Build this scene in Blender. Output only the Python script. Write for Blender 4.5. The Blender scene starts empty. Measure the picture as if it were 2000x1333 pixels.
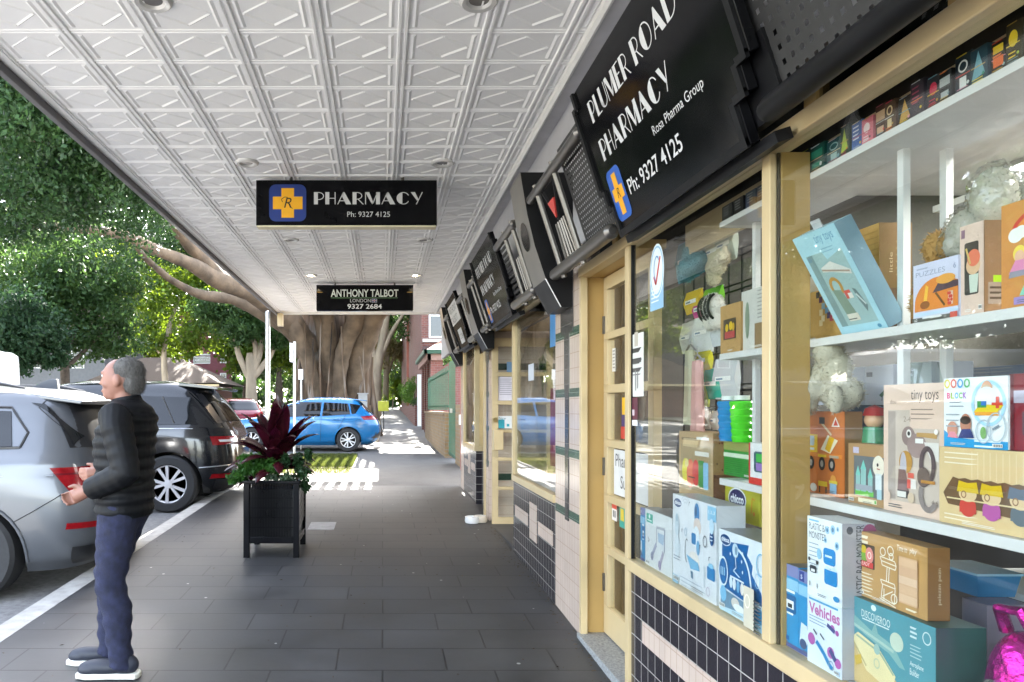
import bpy, bmesh, math, random
import numpy as np
from mathutils import Vector, Matrix
R = math.radians
SC = bpy.context.scene
COL = SC.collection
rng = np.random.default_rng(11)
random.seed(5)

# ------------------------------------------------------------------ camera, sky, sun, exposure
cam = bpy.data.cameras.new('camera')
cam.sensor_width = 36.0; cam.lens = 25.2
cam.shift_x = 0.1265; cam.shift_y = 0.0652
cam.clip_start = 0.05; cam.clip_end = 2000
cam_o = bpy.data.objects.new('camera', cam); COL.objects.link(cam_o)
cam_o.location = (0, 0, 1.44); cam_o.rotation_euler = (R(90), 0, 0)
SC.camera = cam_o
SUN_EL, SUN_AZ = R(38), R(3)
w = bpy.data.worlds.new('World'); SC.world = w; w.use_nodes = True
nt = w.node_tree
sky = nt.nodes.new('ShaderNodeTexSky'); sky.sky_type = 'NISHITA'; sky.sun_disc = False
sky.sun_elevation = SUN_EL; sky.sun_rotation = SUN_AZ; sky.dust_density = 2.0; sky.air_density = 1.0
hs_ = nt.nodes.new('ShaderNodeHueSaturation'); hs_.inputs['Saturation'].default_value = .55; nt.links.new(sky.outputs[0], hs_.inputs['Color'])
nt.links.new(hs_.outputs[0], nt.nodes['Background'].inputs[0])
nt.nodes['Background'].inputs[1].default_value = 0.115
sun = bpy.data.lights.new('sun', 'SUN'); sun.energy = 3.2; sun.angle = R(0.5); sun.color = (1, .95, .86)
sun_o = bpy.data.objects.new('sun', sun); COL.objects.link(sun_o)
sd = Vector((math.sin(SUN_AZ)*math.cos(SUN_EL), math.cos(SUN_AZ)*math.cos(SUN_EL), math.sin(SUN_EL)))
sun_o.rotation_euler = sd.to_track_quat('Z', 'Y').to_euler()
SC.view_settings.view_transform = 'Standard'; SC.view_settings.look = 'None'
SC.view_settings.exposure = 4.3; SC.view_settings.gamma = 1.0
SC.cycles.max_bounces = 8; SC.cycles.diffuse_bounces = 4; SC.cycles.glossy_bounces = 4
SC.cycles.transparent_max_bounces = 12; SC.cycles.transmission_bounces = 4
SC.cycles.sample_clamp_indirect = 6.0
SC.cycles.caustics_reflective = False; SC.cycles.caustics_refractive = False
SC.cycles.use_denoising = True

# ------------------------------------------------------------------ helpers
F, CX, CY, CZ = 1400.0, 747.0, 797.0, 1.44
def P(px, py, Y): return Vector(((px-CX)/F*Y, Y, CZ+(CY-py)/F*Y))
def YX(px, X): return F*X/(px-CX)
def ZP(py, Y): return CZ+(CY-py)/F*Y
_zk = ([-40, -5, 4.5, 10, 20, 60, 150, 600], [-.6, -.285, 0, .165, .26, 1.25, 2.0, 2.0])
def zg(y): return float(np.interp(y, _zk[0], _zk[1]))

def hx(s):
    s = s.lstrip('#'); s = ''.join(c*2 for c in s) if len(s) == 3 else s; r = [int(s[i:i+2], 16)/255 for i in (0, 2, 4)]
    return tuple((c/12.92 if c <= .04045 else ((c+.055)/1.055)**2.4) for c in r)

MATS = {}
def mat(name, col, rough=.5, metal=0, var=.1, scale=6, bump=0, bscale=60, coat=0, spec=.5, stretch=(1,1,1), dirt=None, emis=None, es=1):
    if name in MATS: return MATS[name]
    if isinstance(col, str): col = hx(col)
    m = bpy.data.materials.new(name); m.use_nodes = True; MATS[name] = m
    n = m.node_tree; b = n.nodes['Principled BSDF']
    b.inputs['Roughness'].default_value = rough; b.inputs['Metallic'].default_value = metal
    b.inputs['Specular IOR Level'].default_value = spec
    b.inputs['Coat Weight'].default_value = coat; b.inputs['Coat Roughness'].default_value = .03
    tc = n.nodes.new('ShaderNodeTexCoord'); mp = n.nodes.new('ShaderNodeMapping'); mp.inputs['Scale'].default_value = stretch
    n.links.new(tc.outputs['Object'], mp.inputs[0])
    no = n.nodes.new('ShaderNodeTexNoise'); no.inputs['Scale'].default_value = scale; no.inputs['Detail'].default_value = 6
    n.links.new(mp.outputs[0], no.inputs['Vector'])
    cr = n.nodes.new('ShaderNodeValToRGB')
    cr.color_ramp.elements[0].position = .3; cr.color_ramp.elements[1].position = .7
    lo = dirt if dirt else tuple(c*(1-var) for c in col)
    if isinstance(lo, str): lo = hx(lo)
    cr.color_ramp.elements[0].color = (*lo, 1)
    cr.color_ramp.elements[1].color = (*[min(1, c*(1+var)) for c in col], 1)
    n.links.new(no.outputs[0], cr.inputs[0]); n.links.new(cr.outputs[0], b.inputs['Base Color'])
    rr = n.nodes.new('ShaderNodeMapRange'); rr.inputs['To Min'].default_value = max(0, rough-.07); rr.inputs['To Max'].default_value = min(1, rough+.07)
    n.links.new(no.outputs[0], rr.inputs['Value'])
    if rough > .08: n.links.new(rr.outputs[0], b.inputs['Roughness'])
    if bump:
        n2 = n.nodes.new('ShaderNodeTexNoise'); n2.inputs['Scale'].default_value = bscale; n2.inputs['Detail'].default_value = 4
        n.links.new(mp.outputs[0], n2.inputs['Vector'])
        bp = n.nodes.new('ShaderNodeBump'); bp.inputs['Strength'].default_value = bump; bp.inputs['Distance'].default_value = .02
        n.links.new(n2.outputs[0], bp.inputs['Height']); n.links.new(bp.outputs[0], b.inputs['Normal'])
    if emis:
        b.inputs['Emission Color'].default_value = (*emis, 1); b.inputs['Emission Strength'].default_value = es
    return m

def tilemat(name, c1, c2, mort, tw, th, ms=.003, axes='yz', offset=0.0, rough=.25, bump=.3, var=.0, grime=.25, gscale=3.0, wear=None):
    if name in MATS: return MATS[name]
    c1, c2, mort = [hx(c) if isinstance(c, str) else c for c in (c1, c2, mort)]
    m = bpy.data.materials.new(name); m.use_nodes = True; MATS[name] = m
    n = m.node_tree; b = n.nodes['Principled BSDF']; b.inputs['Roughness'].default_value = rough
    tc = n.nodes.new('ShaderNodeTexCoord'); sp = n.nodes.new('ShaderNodeSeparateXYZ'); cb = n.nodes.new('ShaderNodeCombineXYZ')
    n.links.new(tc.outputs['Object'], sp.inputs[0])
    for i, a in enumerate(axes): n.links.new(sp.outputs['xyz'.index(a)], cb.inputs[i])
    br = n.nodes.new('ShaderNodeTexBrick'); br.offset = offset; br.squash = 1
    br.inputs['Color1'].default_value = (*c1, 1); br.inputs['Color2'].default_value = (*c2, 1); br.inputs['Mortar'].default_value = (*mort, 1)
    br.inputs['Scale'].default_value = 1; br.inputs['Mortar Size'].default_value = ms; br.inputs['Mortar Smooth'].default_value = .1
    br.inputs['Brick Width'].default_value = tw; br.inputs['Row Height'].default_value = th; br.inputs['Bias'].default_value = 0
    n.links.new(cb.outputs[0], br.inputs['Vector'])
    no = n.nodes.new('ShaderNodeTexNoise'); no.inputs['Scale'].default_value = gscale; no.inputs['Detail'].default_value = 8; no.inputs['Roughness'].default_value = .65
    n.links.new(tc.outputs['Object'], no.inputs['Vector'])
    mr = n.nodes.new('ShaderNodeMapRange'); mr.inputs['From Min'].default_value = .3; mr.inputs['From Max'].default_value = .7
    mr.inputs['To Min'].default_value = 1-grime; mr.inputs['To Max'].default_value = 1+grime*.6
    n.links.new(no.outputs[0], mr.inputs['Value'])
    mx = n.nodes.new('ShaderNodeMix'); mx.data_type = 'RGBA'; mx.blend_type = 'MULTIPLY'; mx.inputs['Factor'].default_value = 1
    n.links.new(br.outputs['Color'], mx.inputs['A']); n.links.new(mr.outputs[0], mx.inputs['B'])
    last = mx.outputs['Result']
    if wear:      # small pale spots and stains of their own shape
        v = n.nodes.new('ShaderNodeTexVoronoi'); v.inputs['Scale'].default_value = 4.5; v.inputs['Randomness'].default_value = 1
        n.links.new(tc.outputs['Object'], v.inputs['Vector'])
        lt = n.nodes.new('ShaderNodeMath'); lt.operation = 'LESS_THAN'; lt.inputs[1].default_value = .05
        n.links.new(v.outputs['Distance'], lt.inputs[0])
        n3 = n.nodes.new('ShaderNodeTexNoise'); n3.inputs['Scale'].default_value = 1.1
        n.links.new(tc.outputs['Object'], n3.inputs['Vector'])
        g3 = n.nodes.new('ShaderNodeMath'); g3.operation = 'GREATER_THAN'; g3.inputs[1].default_value = .5
        n.links.new(n3.outputs[0], g3.inputs[0])
        mu = n.nodes.new('ShaderNodeMath'); mu.operation = 'MULTIPLY'; n.links.new(lt.outputs[0], mu.inputs[0]); n.links.new(g3.outputs[0], mu.inputs[1])
        mm = n.nodes.new('ShaderNodeMath'); mm.operation = 'MULTIPLY'; mm.inputs[1].default_value = .55; n.links.new(mu.outputs[0], mm.inputs[0])
        m2 = n.nodes.new('ShaderNodeMix'); m2.data_type = 'RGBA'; m2.inputs['B'].default_value = (*hx(wear), 1)
        n.links.new(mm.outputs[0], m2.inputs['Factor']); n.links.new(last, m2.inputs['A']); last = m2.outputs['Result']
    n.links.new(last, b.inputs['Base Color'])
    rr = n.nodes.new('ShaderNodeMapRange'); rr.inputs['To Min'].default_value = max(.05, rough-.12); rr.inputs['To Max'].default_value = min(1, rough+.15)
    n.links.new(no.outputs[0], rr.inputs['Value']); n.links.new(rr.outputs[0], b.inputs['Roughness'])
    if bump:
        iv = n.nodes.new('ShaderNodeMath'); iv.operation = 'MULTIPLY_ADD'; iv.inputs[1].default_value = -1; 
        n.links.new(br.outputs['Fac'], iv.inputs[0]); n.links.new(no.outputs[0], iv.inputs[2])
        bp = n.nodes.new('ShaderNodeBump'); bp.inputs['Strength'].default_value = bump; bp.inputs['Distance'].default_value = .003
        n.links.new(iv.outputs[0], bp.inputs['Height']); n.links.new(bp.outputs[0], b.inputs['Normal'])
    return m

def glassmat(name, tint=(1, 1, 1), ior=1.5, dark=0.0, boost=1.0):
    if name in MATS: return MATS[name]
    m = bpy.data.materials.new(name); m.use_nodes = True; MATS[name] = m
    n = m.node_tree; n.nodes.clear()
    o = n.nodes.new('ShaderNodeOutputMaterial'); mx = n.nodes.new('ShaderNodeMixShader')
    tr = n.nodes.new('ShaderNodeBsdfTransparent'); tr.inputs[0].default_value = (*tint, 1)
    gl = n.nodes.new('ShaderNodeBsdfGlossy'); gl.inputs['Roughness'].default_value = .0
    tc = n.nodes.new('ShaderNodeTexCoord'); no = n.nodes.new('ShaderNodeTexNoise'); no.inputs['Scale'].default_value = 1.6
    n.links.new(tc.outputs['Object'], no.inputs['Vector'])
    bp = n.nodes.new('ShaderNodeBump'); bp.inputs['Strength'].default_value = .012; bp.inputs['Distance'].default_value = .05
    n.links.new(no.outputs[0], bp.inputs['Height']); n.links.new(bp.outputs[0], gl.inputs['Normal'])
    ge = n.nodes.new('ShaderNodeNewGeometry'); dt = n.nodes.new('ShaderNodeVectorMath'); dt.operation = 'DOT_PRODUCT'
    n.links.new(ge.outputs['Normal'], dt.inputs[0]); n.links.new(ge.outputs['Incoming'], dt.inputs[1])
    ab = n.nodes.new('ShaderNodeMath'); ab.operation = 'ABSOLUTE'; n.links.new(dt.outputs['Value'], ab.inputs[0])
    om = n.nodes.new('ShaderNodeMath'); om.operation = 'SUBTRACT'; om.inputs[0].default_value = 1; om.use_clamp = True; n.links.new(ab.outputs[0], om.inputs[1])
    pw = n.nodes.new('ShaderNodeMath'); pw.operation = 'POWER'; pw.inputs[1].default_value = 5; n.links.new(om.outputs[0], pw.inputs[0])
    mu = n.nodes.new('ShaderNodeMath'); mu.operation = 'MULTIPLY_ADD'; mu.inputs[1].default_value = .9*boost; mu.inputs[2].default_value = .045*boost; mu.use_clamp = True
    n.links.new(pw.outputs[0], mu.inputs[0]); n.links.new(mu.outputs[0], mx.inputs[0])
    n.links.new(tr.outputs[0], mx.inputs[1]); n.links.new(gl.outputs[0], mx.inputs[2]); n.links.new(mx.outputs[0], o.inputs[0])
    return m

def printmat(name, rough=.35, bump=0, metal=0, bdist=.003):
    if name in MATS: return MATS[name]
    m = bpy.data.materials.new(name); m.use_nodes = True; MATS[name] = m
    n = m.node_tree; b = n.nodes['Principled BSDF']; b.inputs['Roughness'].default_value = rough; b.inputs['Metallic'].default_value = metal
    at = n.nodes.new('ShaderNodeAttribute'); at.attribute_name = 'Col'
    tc = n.nodes.new('ShaderNodeTexCoord'); no = n.nodes.new('ShaderNodeTexNoise'); no.inputs['Scale'].default_value = 14; no.inputs['Detail'].default_value = 5
    n.links.new(tc.outputs['Object'], no.inputs['Vector'])
    mr = n.nodes.new('ShaderNodeMapRange'); mr.inputs['To Min'].default_value = .86; mr.inputs['To Max'].default_value = 1.12
    n.links.new(no.outputs[0], mr.inputs['Value'])
    mx = n.nodes.new('ShaderNodeMix'); mx.data_type = 'RGBA'; mx.blend_type = 'MULTIPLY'; mx.inputs['Factor'].default_value = 1
    n.links.new(at.outputs['Color'], mx.inputs['A']); n.links.new(mr.outputs[0], mx.inputs['B']); n.links.new(mx.outputs['Result'], b.inputs['Base Color'])
    if bump:
        n2 = n.nodes.new('ShaderNodeTexNoise'); n2.inputs['Scale'].default_value = 160; n.links.new(tc.outputs['Object'], n2.inputs['Vector'])
        bp = n.nodes.new('ShaderNodeBump'); bp.inputs['Strength'].default_value = bump; bp.inputs['Distance'].default_value = bdist
        n.links.new(n2.outputs[0], bp.inputs['Height']); n.links.new(bp.outputs[0], b.inputs['Normal'])
    return m

ORG = {}
def tag(o, label=None, cat=None, group=None, kind=None):
    if label: o['label'] = label
    if cat: o['category'] = cat
    if group: o['group'] = group
    if kind: o['kind'] = kind
    return o
def thing(name, label, cat, loc=(0, 0, 0), group=None, rz=0):
    o = bpy.data.objects.new(name, None); COL.objects.link(o); o.location = loc; o.rotation_euler = (0, 0, rz)
    o.empty_display_size = .1
    ORG[o.name] = Vector(loc) if rz == 0 else Vector((0, 0, 0))
    return tag(o, label, cat, group)
def copy_tree(o, parent=None):
    c = o.copy(); COL.objects.link(c)
    if parent: c.parent = parent
    ORG[c.name] = ORG.get(o.name, Vector())
    for ch in list(o.children): copy_tree(ch, c)
    return c

class MB:
    def __init__(s): s.v = []; s.f = []; s.m = []; s.c = []; s.mi = 0; s.col = (.5, .5, .5)
    def set(s, mi=0, col=None):
        s.mi = mi
        if col is not None: s.col = hx(col) if isinstance(col, str) else col
        return s
    def add(s, vs, fs):
        o = len(s.v); s.v += [tuple(v) for v in vs]
        for f in fs: s.f.append([i+o for i in f]); s.m.append(s.mi); s.c.append(s.col)
        return s
    def quad(s, a, b, c, d): return s.add([a, b, c, d], [[0, 1, 2, 3]])
    def box(s, x0, x1, y0, y1, z0, z1):
        v = [(x, y, z) for z in (z0, z1) for y in (y0, y1) for x in (x0, x1)]
        return s.add(v, [[0, 2, 3, 1], [4, 5, 7, 6], [0, 1, 5, 4], [2, 6, 7, 3], [0, 4, 6, 2], [1, 3, 7, 5]])
    def obox(s, c, ax, ay, az):   # centre and three half-axis vectors
        c, ax, ay, az = map(Vector, (c, ax, ay, az))
        v = [c+i*ax+j*ay+k*az for k in (-1, 1) for j in (-1, 1) for i in (-1, 1)]
        return s.add(v, [[0, 2, 3, 1], [4, 5, 7, 6], [0, 1, 5, 4], [2, 6, 7, 3], [0, 4, 6, 2], [1, 3, 7, 5]])
    def prism(s, poly, vec):
        poly = [Vector(p) for p in poly]; vec = Vector(vec); n = len(poly)
        return s.add(poly+[p+vec for p in poly], [list(range(n))[::-1], list(range(n, 2*n))]+[[i, (i+1) % n, n+(i+1) % n, n+i] for i in range(n)])
    def tube(s, path, r, n=10, caps=True, sq=1.0):
        path = [Vector(p) for p in path]; k = len(path); rs = r if isinstance(r, (list, tuple)) else [r]*k
        vs = []; up = Vector((0, 0, 1)); prev = None
        for i, p in enumerate(path):
            d = (path[min(i+1, k-1)]-path[max(i-1, 0)])
            d = d.normalized() if d.length > 1e-9 else Vector((0, 0, 1))
            if prev is None:
                a = d.cross(up) if abs(d.dot(up)) < .95 else d.cross(Vector((1, 0, 0)))
            else: a = prev - d*prev.dot(d)
            a.normalize(); prev = a; b = d.cross(a)
            for j in range(n):
                t = 2*math.pi*j/n; vs.append(p+(a*math.cos(t)+b*math.sin(t)*sq)*rs[i])
        fs = [[i*n+j, i*n+(j+1) % n, (i+1)*n+(j+1) % n, (i+1)*n+j] for i in range(k-1) for j in range(n)]
        if caps: fs += [list(range(n))[::-1], [(k-1)*n+j for j in range(n)]]
        return s.add(vs, fs)
    def loft(s, rings, caps=True):
        n = len(rings[0]); vs = [p for r in rings for p in r]; k = len(rings)
        fs = [[i*n+j, i*n+(j+1) % n, (i+1)*n+(j+1) % n, (i+1)*n+j] for i in range(k-1) for j in range(n)]
        if caps: fs += [list(range(n))[::-1], [(k-1)*n+j for j in range(n)]]
        return s.add(vs, fs)
    def lathe(s, prof, c, n=20, axis='z', caps=True):
        c = Vector(c); rings = []
        for r, h in prof:
            ring = []
            for j in range(n):
                t = 2*math.pi*j/n; a, b = r*math.cos(t), r*math.sin(t)
                ring.append(c+Vector({'z': (a, b, h), 'x': (h, a, b), 'y': (b, h, a)}[axis]))
            rings.append(ring)
        return s.loft(rings, caps)
    def ell(s, c, r, n=14, rot=None):
        c = Vector(c); r = r if hasattr(r, '__len__') else (r, r, r); rings = []
        m = max(6, n//2+2)
        for i in range(1, m):
            ph = math.pi*i/m
            ring = []
            for j in range(n):
                t = 2*math.pi*j/n
                q = Vector((math.sin(ph)*math.cos(t)*r[0], math.sin(ph)*math.sin(t)*r[1], -math.cos(ph)*r[2]))
                ring.append(c+(rot @ q if rot else q))
            rings.append(ring)
        return s.loft(rings)
    def build(s, name, mats, parent=None, origin=None, sharp=35, bevel=0, bseg=2):
        if not isinstance(mats, (list, tuple)): mats = [mats]
        par_o = Vector((0, 0, 0))
        q = parent
        while q is not None: par_o = par_o+ORG.get(q.name, Vector()); q = q.parent
        og = Vector(origin) if origin is not None else Vector((0, 0, 0))
        off = par_o+og if parent else og
        V = np.array(s.v, dtype=np.float64).reshape(-1, 3)-np.array(off)
        me = bpy.data.meshes.new(name); me.from_pydata(V.tolist(), [], s.f)
        me.polygons.foreach_set('material_index', s.m)
        ca = me.color_attributes.new('Col', 'FLOAT_COLOR', 'CORNER')
        buf = np.ones((len(me.loops), 4), dtype=np.float32)
        cnt = [len(f) for f in s.f]; buf[:, :3] = np.repeat(np.array(s.c, dtype=np.float32).reshape(-1, 3), cnt, axis=0)
        ca.data.foreach_set('color', buf.ravel())
        for m in mats: me.materials.append(m)
        bm = bmesh.new(); bm.from_mesh(me)
        bmesh.ops.recalc_face_normals(bm, faces=bm.faces); bm.to_mesh(me); bm.free()
        if sharp is not None:
            me.polygons.foreach_set('use_smooth', [True]*len(me.polygons)); me.set_sharp_from_angle(angle=R(sharp))
        me.update()
        o = bpy.data.objects.new(name, me); COL.objects.link(o)
        if parent: o.parent = parent; o.location = og
        else: o.location = off
        ORG[o.name] = Vector(og)
        if bevel:
            b = o.modifiers.new('bevel', 'BEVEL'); b.width = bevel; b.segments = bseg; b.limit_method = 'ANGLE'; b.angle_limit = R(40)
        return o

_tx = {}
def text_geo(body, shear=0.0, bold=0.0):
    k = (body, shear, bold)
    if k in _tx: return _tx[k]
    c = bpy.data.curves.new('lettering', 'FONT'); c.body = body; c.resolution_u = 3; c.shear = shear; c.offset = bold
    o = bpy.data.objects.new('lettering', c); me = o.to_mesh()
    v = np.array([x.co[:2] for x in me.vertices]); f = [list(p.vertices) for p in me.polygons]
    o.to_mesh_clear(); bpy.data.objects.remove(o); bpy.data.curves.remove(c)
    lo = v.min(0); hi = v.max(0)
    _tx[k] = (v-lo, f, hi-lo); return _tx[k]

# Art-deco display capitals: thick stem on the left, hairlines elsewhere (height 1)
def _arc(cx, cy, rx, ry, a0, a1, n=14): return [(cx+rx*math.cos(R(a0+(a1-a0)*i/n)), cy+ry*math.sin(R(a0+(a1-a0)*i/n))) for i in range(n+1)]
def _ring(cx, cy, rx, ry, t, a0, a1, n=14):
    o = _arc(cx, cy, rx, ry, a0, a1, n); i = _arc(cx, cy, rx-t, ry-t, a0, a1, n)
    return [[o[k], o[k+1], i[k+1], i[k]] for k in range(n)]
def _rc(x0, x1, y0, y1): return [(x0, y0), (x1, y0), (x1, y1), (x0, y1)]
T = .055
DECO = {
 'P': ([_rc(0, .26, 0, 1)]+_ring(.30, .68, .36, .32, T, -90, 90)+[_rc(.26, .30, 1-T, 1), _rc(.26, .30, .36, .36+T)], .68),
 'L': ([_rc(0, .26, 0, 1), _rc(.26, .58, 0, T)], .6),
 'U': ([_rc(0, .26, .3, 1)]+[[(0, .3), (.26, .3), (.26, .12), (.12, .1)]]+_ring(.37, .34, .37, .34, T, 180, 360)+[_rc(.74-T, .74, .33, 1), [(.02, .3), (.26, .3), (.28, .04), (.12, .1)]], .78),
 'M': ([_rc(0, T, 0, 1), [(0, 1), (.27, 1), (.56, .1), (.46, 0)], [(.56, .1), (.46, 0), (.78, 1), (.82, 1)], _rc(.72, .98, 0, 1)], 1.0),
 'E': ([_rc(0, .26, 0, 1), _rc(.26, .56, 0, T), _rc(.26, .5, .5, .5+T), _rc(.26, .56, 1-T, 1)], .6),
 'R': ([_rc(0, .26, 0, 1)]+_ring(.30, .70, .34, .30, T, -90, 90)+[_rc(.26, .30, 1-T, 1), _rc(.26, .32, .40, .40+T), [(.34, .42), (.41, .42), (.74, 0), (.66, 0)]], .76),
 'O': (_ring(.46, .5, .46, .5, T, -90, 90)+[_arc(.46, .5, .46, .5, 90, 270, 20)[k:k+2]+[( .46-.08, _arc(.46,.5,.46,.5,90,270,20)[k+1][1]), (.46-.08, _arc(.46,.5,.46,.5,90,270,20)[k][1])] for k in range(20)]+[_rc(.38, .46, 1-T, 1), _rc(.38, .46, 0, T)], .95),
 'A': ([[(0, 0), (.06, 0), (.44, 1), (.38, 1)], [(.38, 1), (.47, 1), (.92, 0), (.58, 0), (.30, .68)], _rc(.12, .6, .26, .26+T)], .94),
 'D': ([_rc(0, .26, 0, 1)]+_ring(.30, .5, .52, .5, T, -90, 90, 20)+[_rc(.26, .30, 1-T, 1), _rc(.26, .30, 0, T)], .85),
 'H': ([_rc(0, .26, 0, 1), _rc(.26, .62, .47, .47+T), _rc(.62, .62+T, 0, 1)], .72),
 'C': ([_arc(.46, .5, .46, .5, 90, 270, 20)[k:k+2]+[(.38, _arc(.46,.5,.46,.5,90,270,20)[k+1][1]), (.38, _arc(.46,.5,.46,.5,90,270,20)[k][1])] for k in range(20)]+_ring(.46, .5, .40, .5, T, 30, 90)+_ring(.46, .5, .40, .5, T, 270, 330)+[_rc(.38, .46, 1-T, 1), _rc(.38, .46, 0, T)], .86),
 'Y': ([[(0, 1), (.28, 1), (.52, .40), (.42, .30)], [(.74, 1), (.80, 1), (.40, 0), (.34, 0)]], .8),
 ' ': ([], .3)}
def deco_geo(s, gap=.07):
    x = 0; polys = []
    for ch in s:
        g, wd = DECO[ch]; polys += [[(p[0]+x, p[1]) for p in q] for q in g]; x += wd+gap
    return polys, x-gap

class Art:
    """Printed shapes and lettering on a flat face: O + u*U + v*V, each layer a hair prouder along N."""
    def __init__(s, O, U, V, N, step=.00013):
        s.O, s.U, s.V, s.N = Vector(O), Vector(U), Vector(V), Vector(N).normalized(); s.k = 1; s.mb = MB(); s.step = step
    def p(s, u, v): return s.O+s.U*u+s.V*v+s.N*(s.step*s.k)
    def poly(s, pts, col):
        s.mb.set(0, col).add([s.p(*q) for q in pts], [list(range(len(pts)))]); s.k += 1; return s
    def polys(s, ps, col):
        s.mb.set(0, col)
        for pts in ps: s.mb.add([s.p(*q) for q in pts], [list(range(len(pts)))])
        s.k += 1; return s
    def rect(s, u, v, w, h, col): return s.poly([(u, v), (u+w, v), (u+w, v+h), (u, v+h)], col)
    def rrect(s, u, v, w, h, r, col):
        pts = []
        for cx, cy, a in ((u+w-r, v+r, -90), (u+w-r, v+h-r, 0), (u+r, v+h-r, 90), (u+r, v+r, 180)): pts += _arc(cx, cy, r, r, a, a+90, 5)
        return s.poly(pts, col)
    def ell(s, cx, cy, rx, ry, col, n=20): return s.poly(_arc(cx, cy, rx, ry, 0, 360-360/n, n-1), col)
    def ring(s, cx, cy, rx, ry, t, col, a0=0, a1=360, n=24): return s.polys(_ring(cx, cy, rx, ry, t, a0, a1, n), col)
    def line(s, pts, wd, col):
        q = []
        for a, b in zip(pts[:-1], pts[1:]):
            d = Vector((b[0]-a[0], b[1]-a[1])); L = d.length or 1; n = Vector((-d.y, d.x))/L*wd/2
            q.append([(a[0]-n.x, a[1]-n.y), (b[0]-n.x, b[1]-n.y), (b[0]+n.x, b[1]+n.y), (a[0]+n.x, a[1]+n.y)])
        return s.polys(q, col)
    def lines(s, u, v, w, n, gap, th, col):     # small print too small to read: thin ruled lines
        return s.polys([[(u, v-i*gap), (u+w*random.uniform(.6, 1), v-i*gap), (u+w*.9, v-i*gap+th), (u, v-i*gap+th)] for i in range(n)], col)
    def text(s, body, u, v, w, h, col, shear=0, bold=0, rot=False):
        g, f, sz = text_geo(body, shear, bold); 
        if w is None: sx = sy = h/sz[1]
        elif h is None: sx = sy = w/sz[0]
        else: sx, sy = w/sz[0], h/sz[1]
        s.mb.set(0, col)
        if rot: pts = [s.p(u-q[1]*sy, v+q[0]*sx) for q in g]
        else: pts = [s.p(u+q[0]*sx, v+q[1]*sy) for q in g]
        s.mb.add(pts, f); s.k += 1; return s
    def deco(s, body, u, v, w, h, col):
        ps, L = deco_geo(body); return s.polys([[(u+p[0]/L*w, v+p[1]*h) for p in q] for q in ps], col)
    def build(s, name, parent, m=None):
        o = s.mb.build(name, m or PRINT, parent, sharp=None); s.mb = MB(); return o
def front(X, yl, z): return dict(O=(X, yl, z), U=(0, -1, 0), V=(0, 0, 1), N=(-1, 0, 0))
def facing(x, y, z): return dict(O=(x, y, z), U=(1, 0, 0), V=(0, 0, 1), N=(0, -1, 0))

# ------------------------------------------------------------------ materials
PRINT = printmat('printed surface'); PRINT_ROUGH = printmat('printed board', .6); FLUFFY = printmat('plush fabric', .95, .6); GLOSSY = printmat('glossy plastic', .15)
BLACK = mat('black gloss paint', (.004, .004, .005), .12, var=.2, spec=.14)
BLACKM = mat('black satin paint', (.006, .006, .007), .45, var=.3, spec=.2)
CREAM = mat('cream enamel paint', (.54, .42, .235), .38, var=.09, scale=3, bump=.06, bscale=25)
GOLD = mat('ochre enamel paint', (.46, .295, .10), .45, var=.07, scale=3)
WHITE = mat('white paint', (.78, .78, .77), .4, var=.03)
CEIL = mat('white ceiling enamel', (.92, .92, .93), .5, var=.04, scale=1.3)
STEEL = mat('galvanised steel', (.55, .56, .57), .35, metal=.9, var=.12, scale=20)
GUN = mat('gunmetal tube', (.16, .15, .14), .35, metal=.85, var=.15)
PEWTER = mat('pewter panel paint', (.21, .195, .18), .42, metal=.35, var=.12)
GLASS = glassmat('shop glass', (.96, .98, .97), 1.5, boost=1.1)
SHELFM = mat('white shelf laminate', (.64, .64, .63), .4, var=.02)
# ------------------------------------------------------------------ the setting
PAVE = tilemat('grey stone pavers', (.041, .0415, .044), (.050, .050, .052), (.014, .014, .015), .62, .331, .0055, 'xy', .42, .5, .8, grime=.42, gscale=1.7, wear='#cfcfcb')
CONC = mat('pale footpath concrete', (.10, .098, .095), .85, var=.16, scale=3, bump=.25, bscale=90)
ASPH = mat('road asphalt', (.19, .185, .18), .85, var=.25, scale=20, bump=.4, bscale=150)
KERB = mat('kerb concrete', (.36, .35, .33), .8, var=.2, scale=9, bump=.3)
SOIL = mat('leaf litter soil', (.10, .065, .045), .95, var=.45, scale=30, bump=.6)
def sheet(name, x0, x1, ys, dz, m, kind='structure', thick=0.0):
    b = MB()
    for ya, yb in zip(ys[:-1], ys[1:]):
        za, zb_ = zg(ya)+dz, zg(yb)+dz
        b.quad((x0, ya, za), (x1, ya, za), (x1, yb, zb_), (x0, yb, zb_))
        if thick:
            for x in (x0, x1): b.quad((x, ya, za), (x, yb, zb_), (x, yb, zb_-thick), (x, ya, za-thick))
    if thick:
        for y in (ys[0], ys[-1]): b.quad((x0, y, zg(y)+dz), (x1, y, zg(y)+dz), (x1, y, zg(y)+dz-thick), (x0, y, zg(y)+dz-thick))
    return tag(b.build(name, m), kind=kind)
YS = [-12, -5, 0, 4.5, 7, 10, 15, 20, 30, 60]
sheet('ground', -300, 300, [-40, -5, 4.5, 10, 20, 60, 150, 600], -.30, mat('distant earth', (.10, .10, .06), .95, var=.3))
sheet('road', -14, -2.52, [-12, -5, 4.5, 10, 20, 60, 150], -.12, ASPH)
sheet('kerb', -2.52, -2.35, [-12, -5, 4.5, 10, 18.4], 0.002, KERB, thick=.3)
sheet('pavement', -2.35, 1.9, [-12, -5, 4.5, 10, 11.6], 0, PAVE, thick=.3)
sheet('concrete_path', -.62, 2.2, [11.6, 14, 18.3], .0, CONC, thick=.3)
sheet('concrete_path', -2.35, -.62, [11.6, 13.3], .0, CONC, thick=.3)
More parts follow.
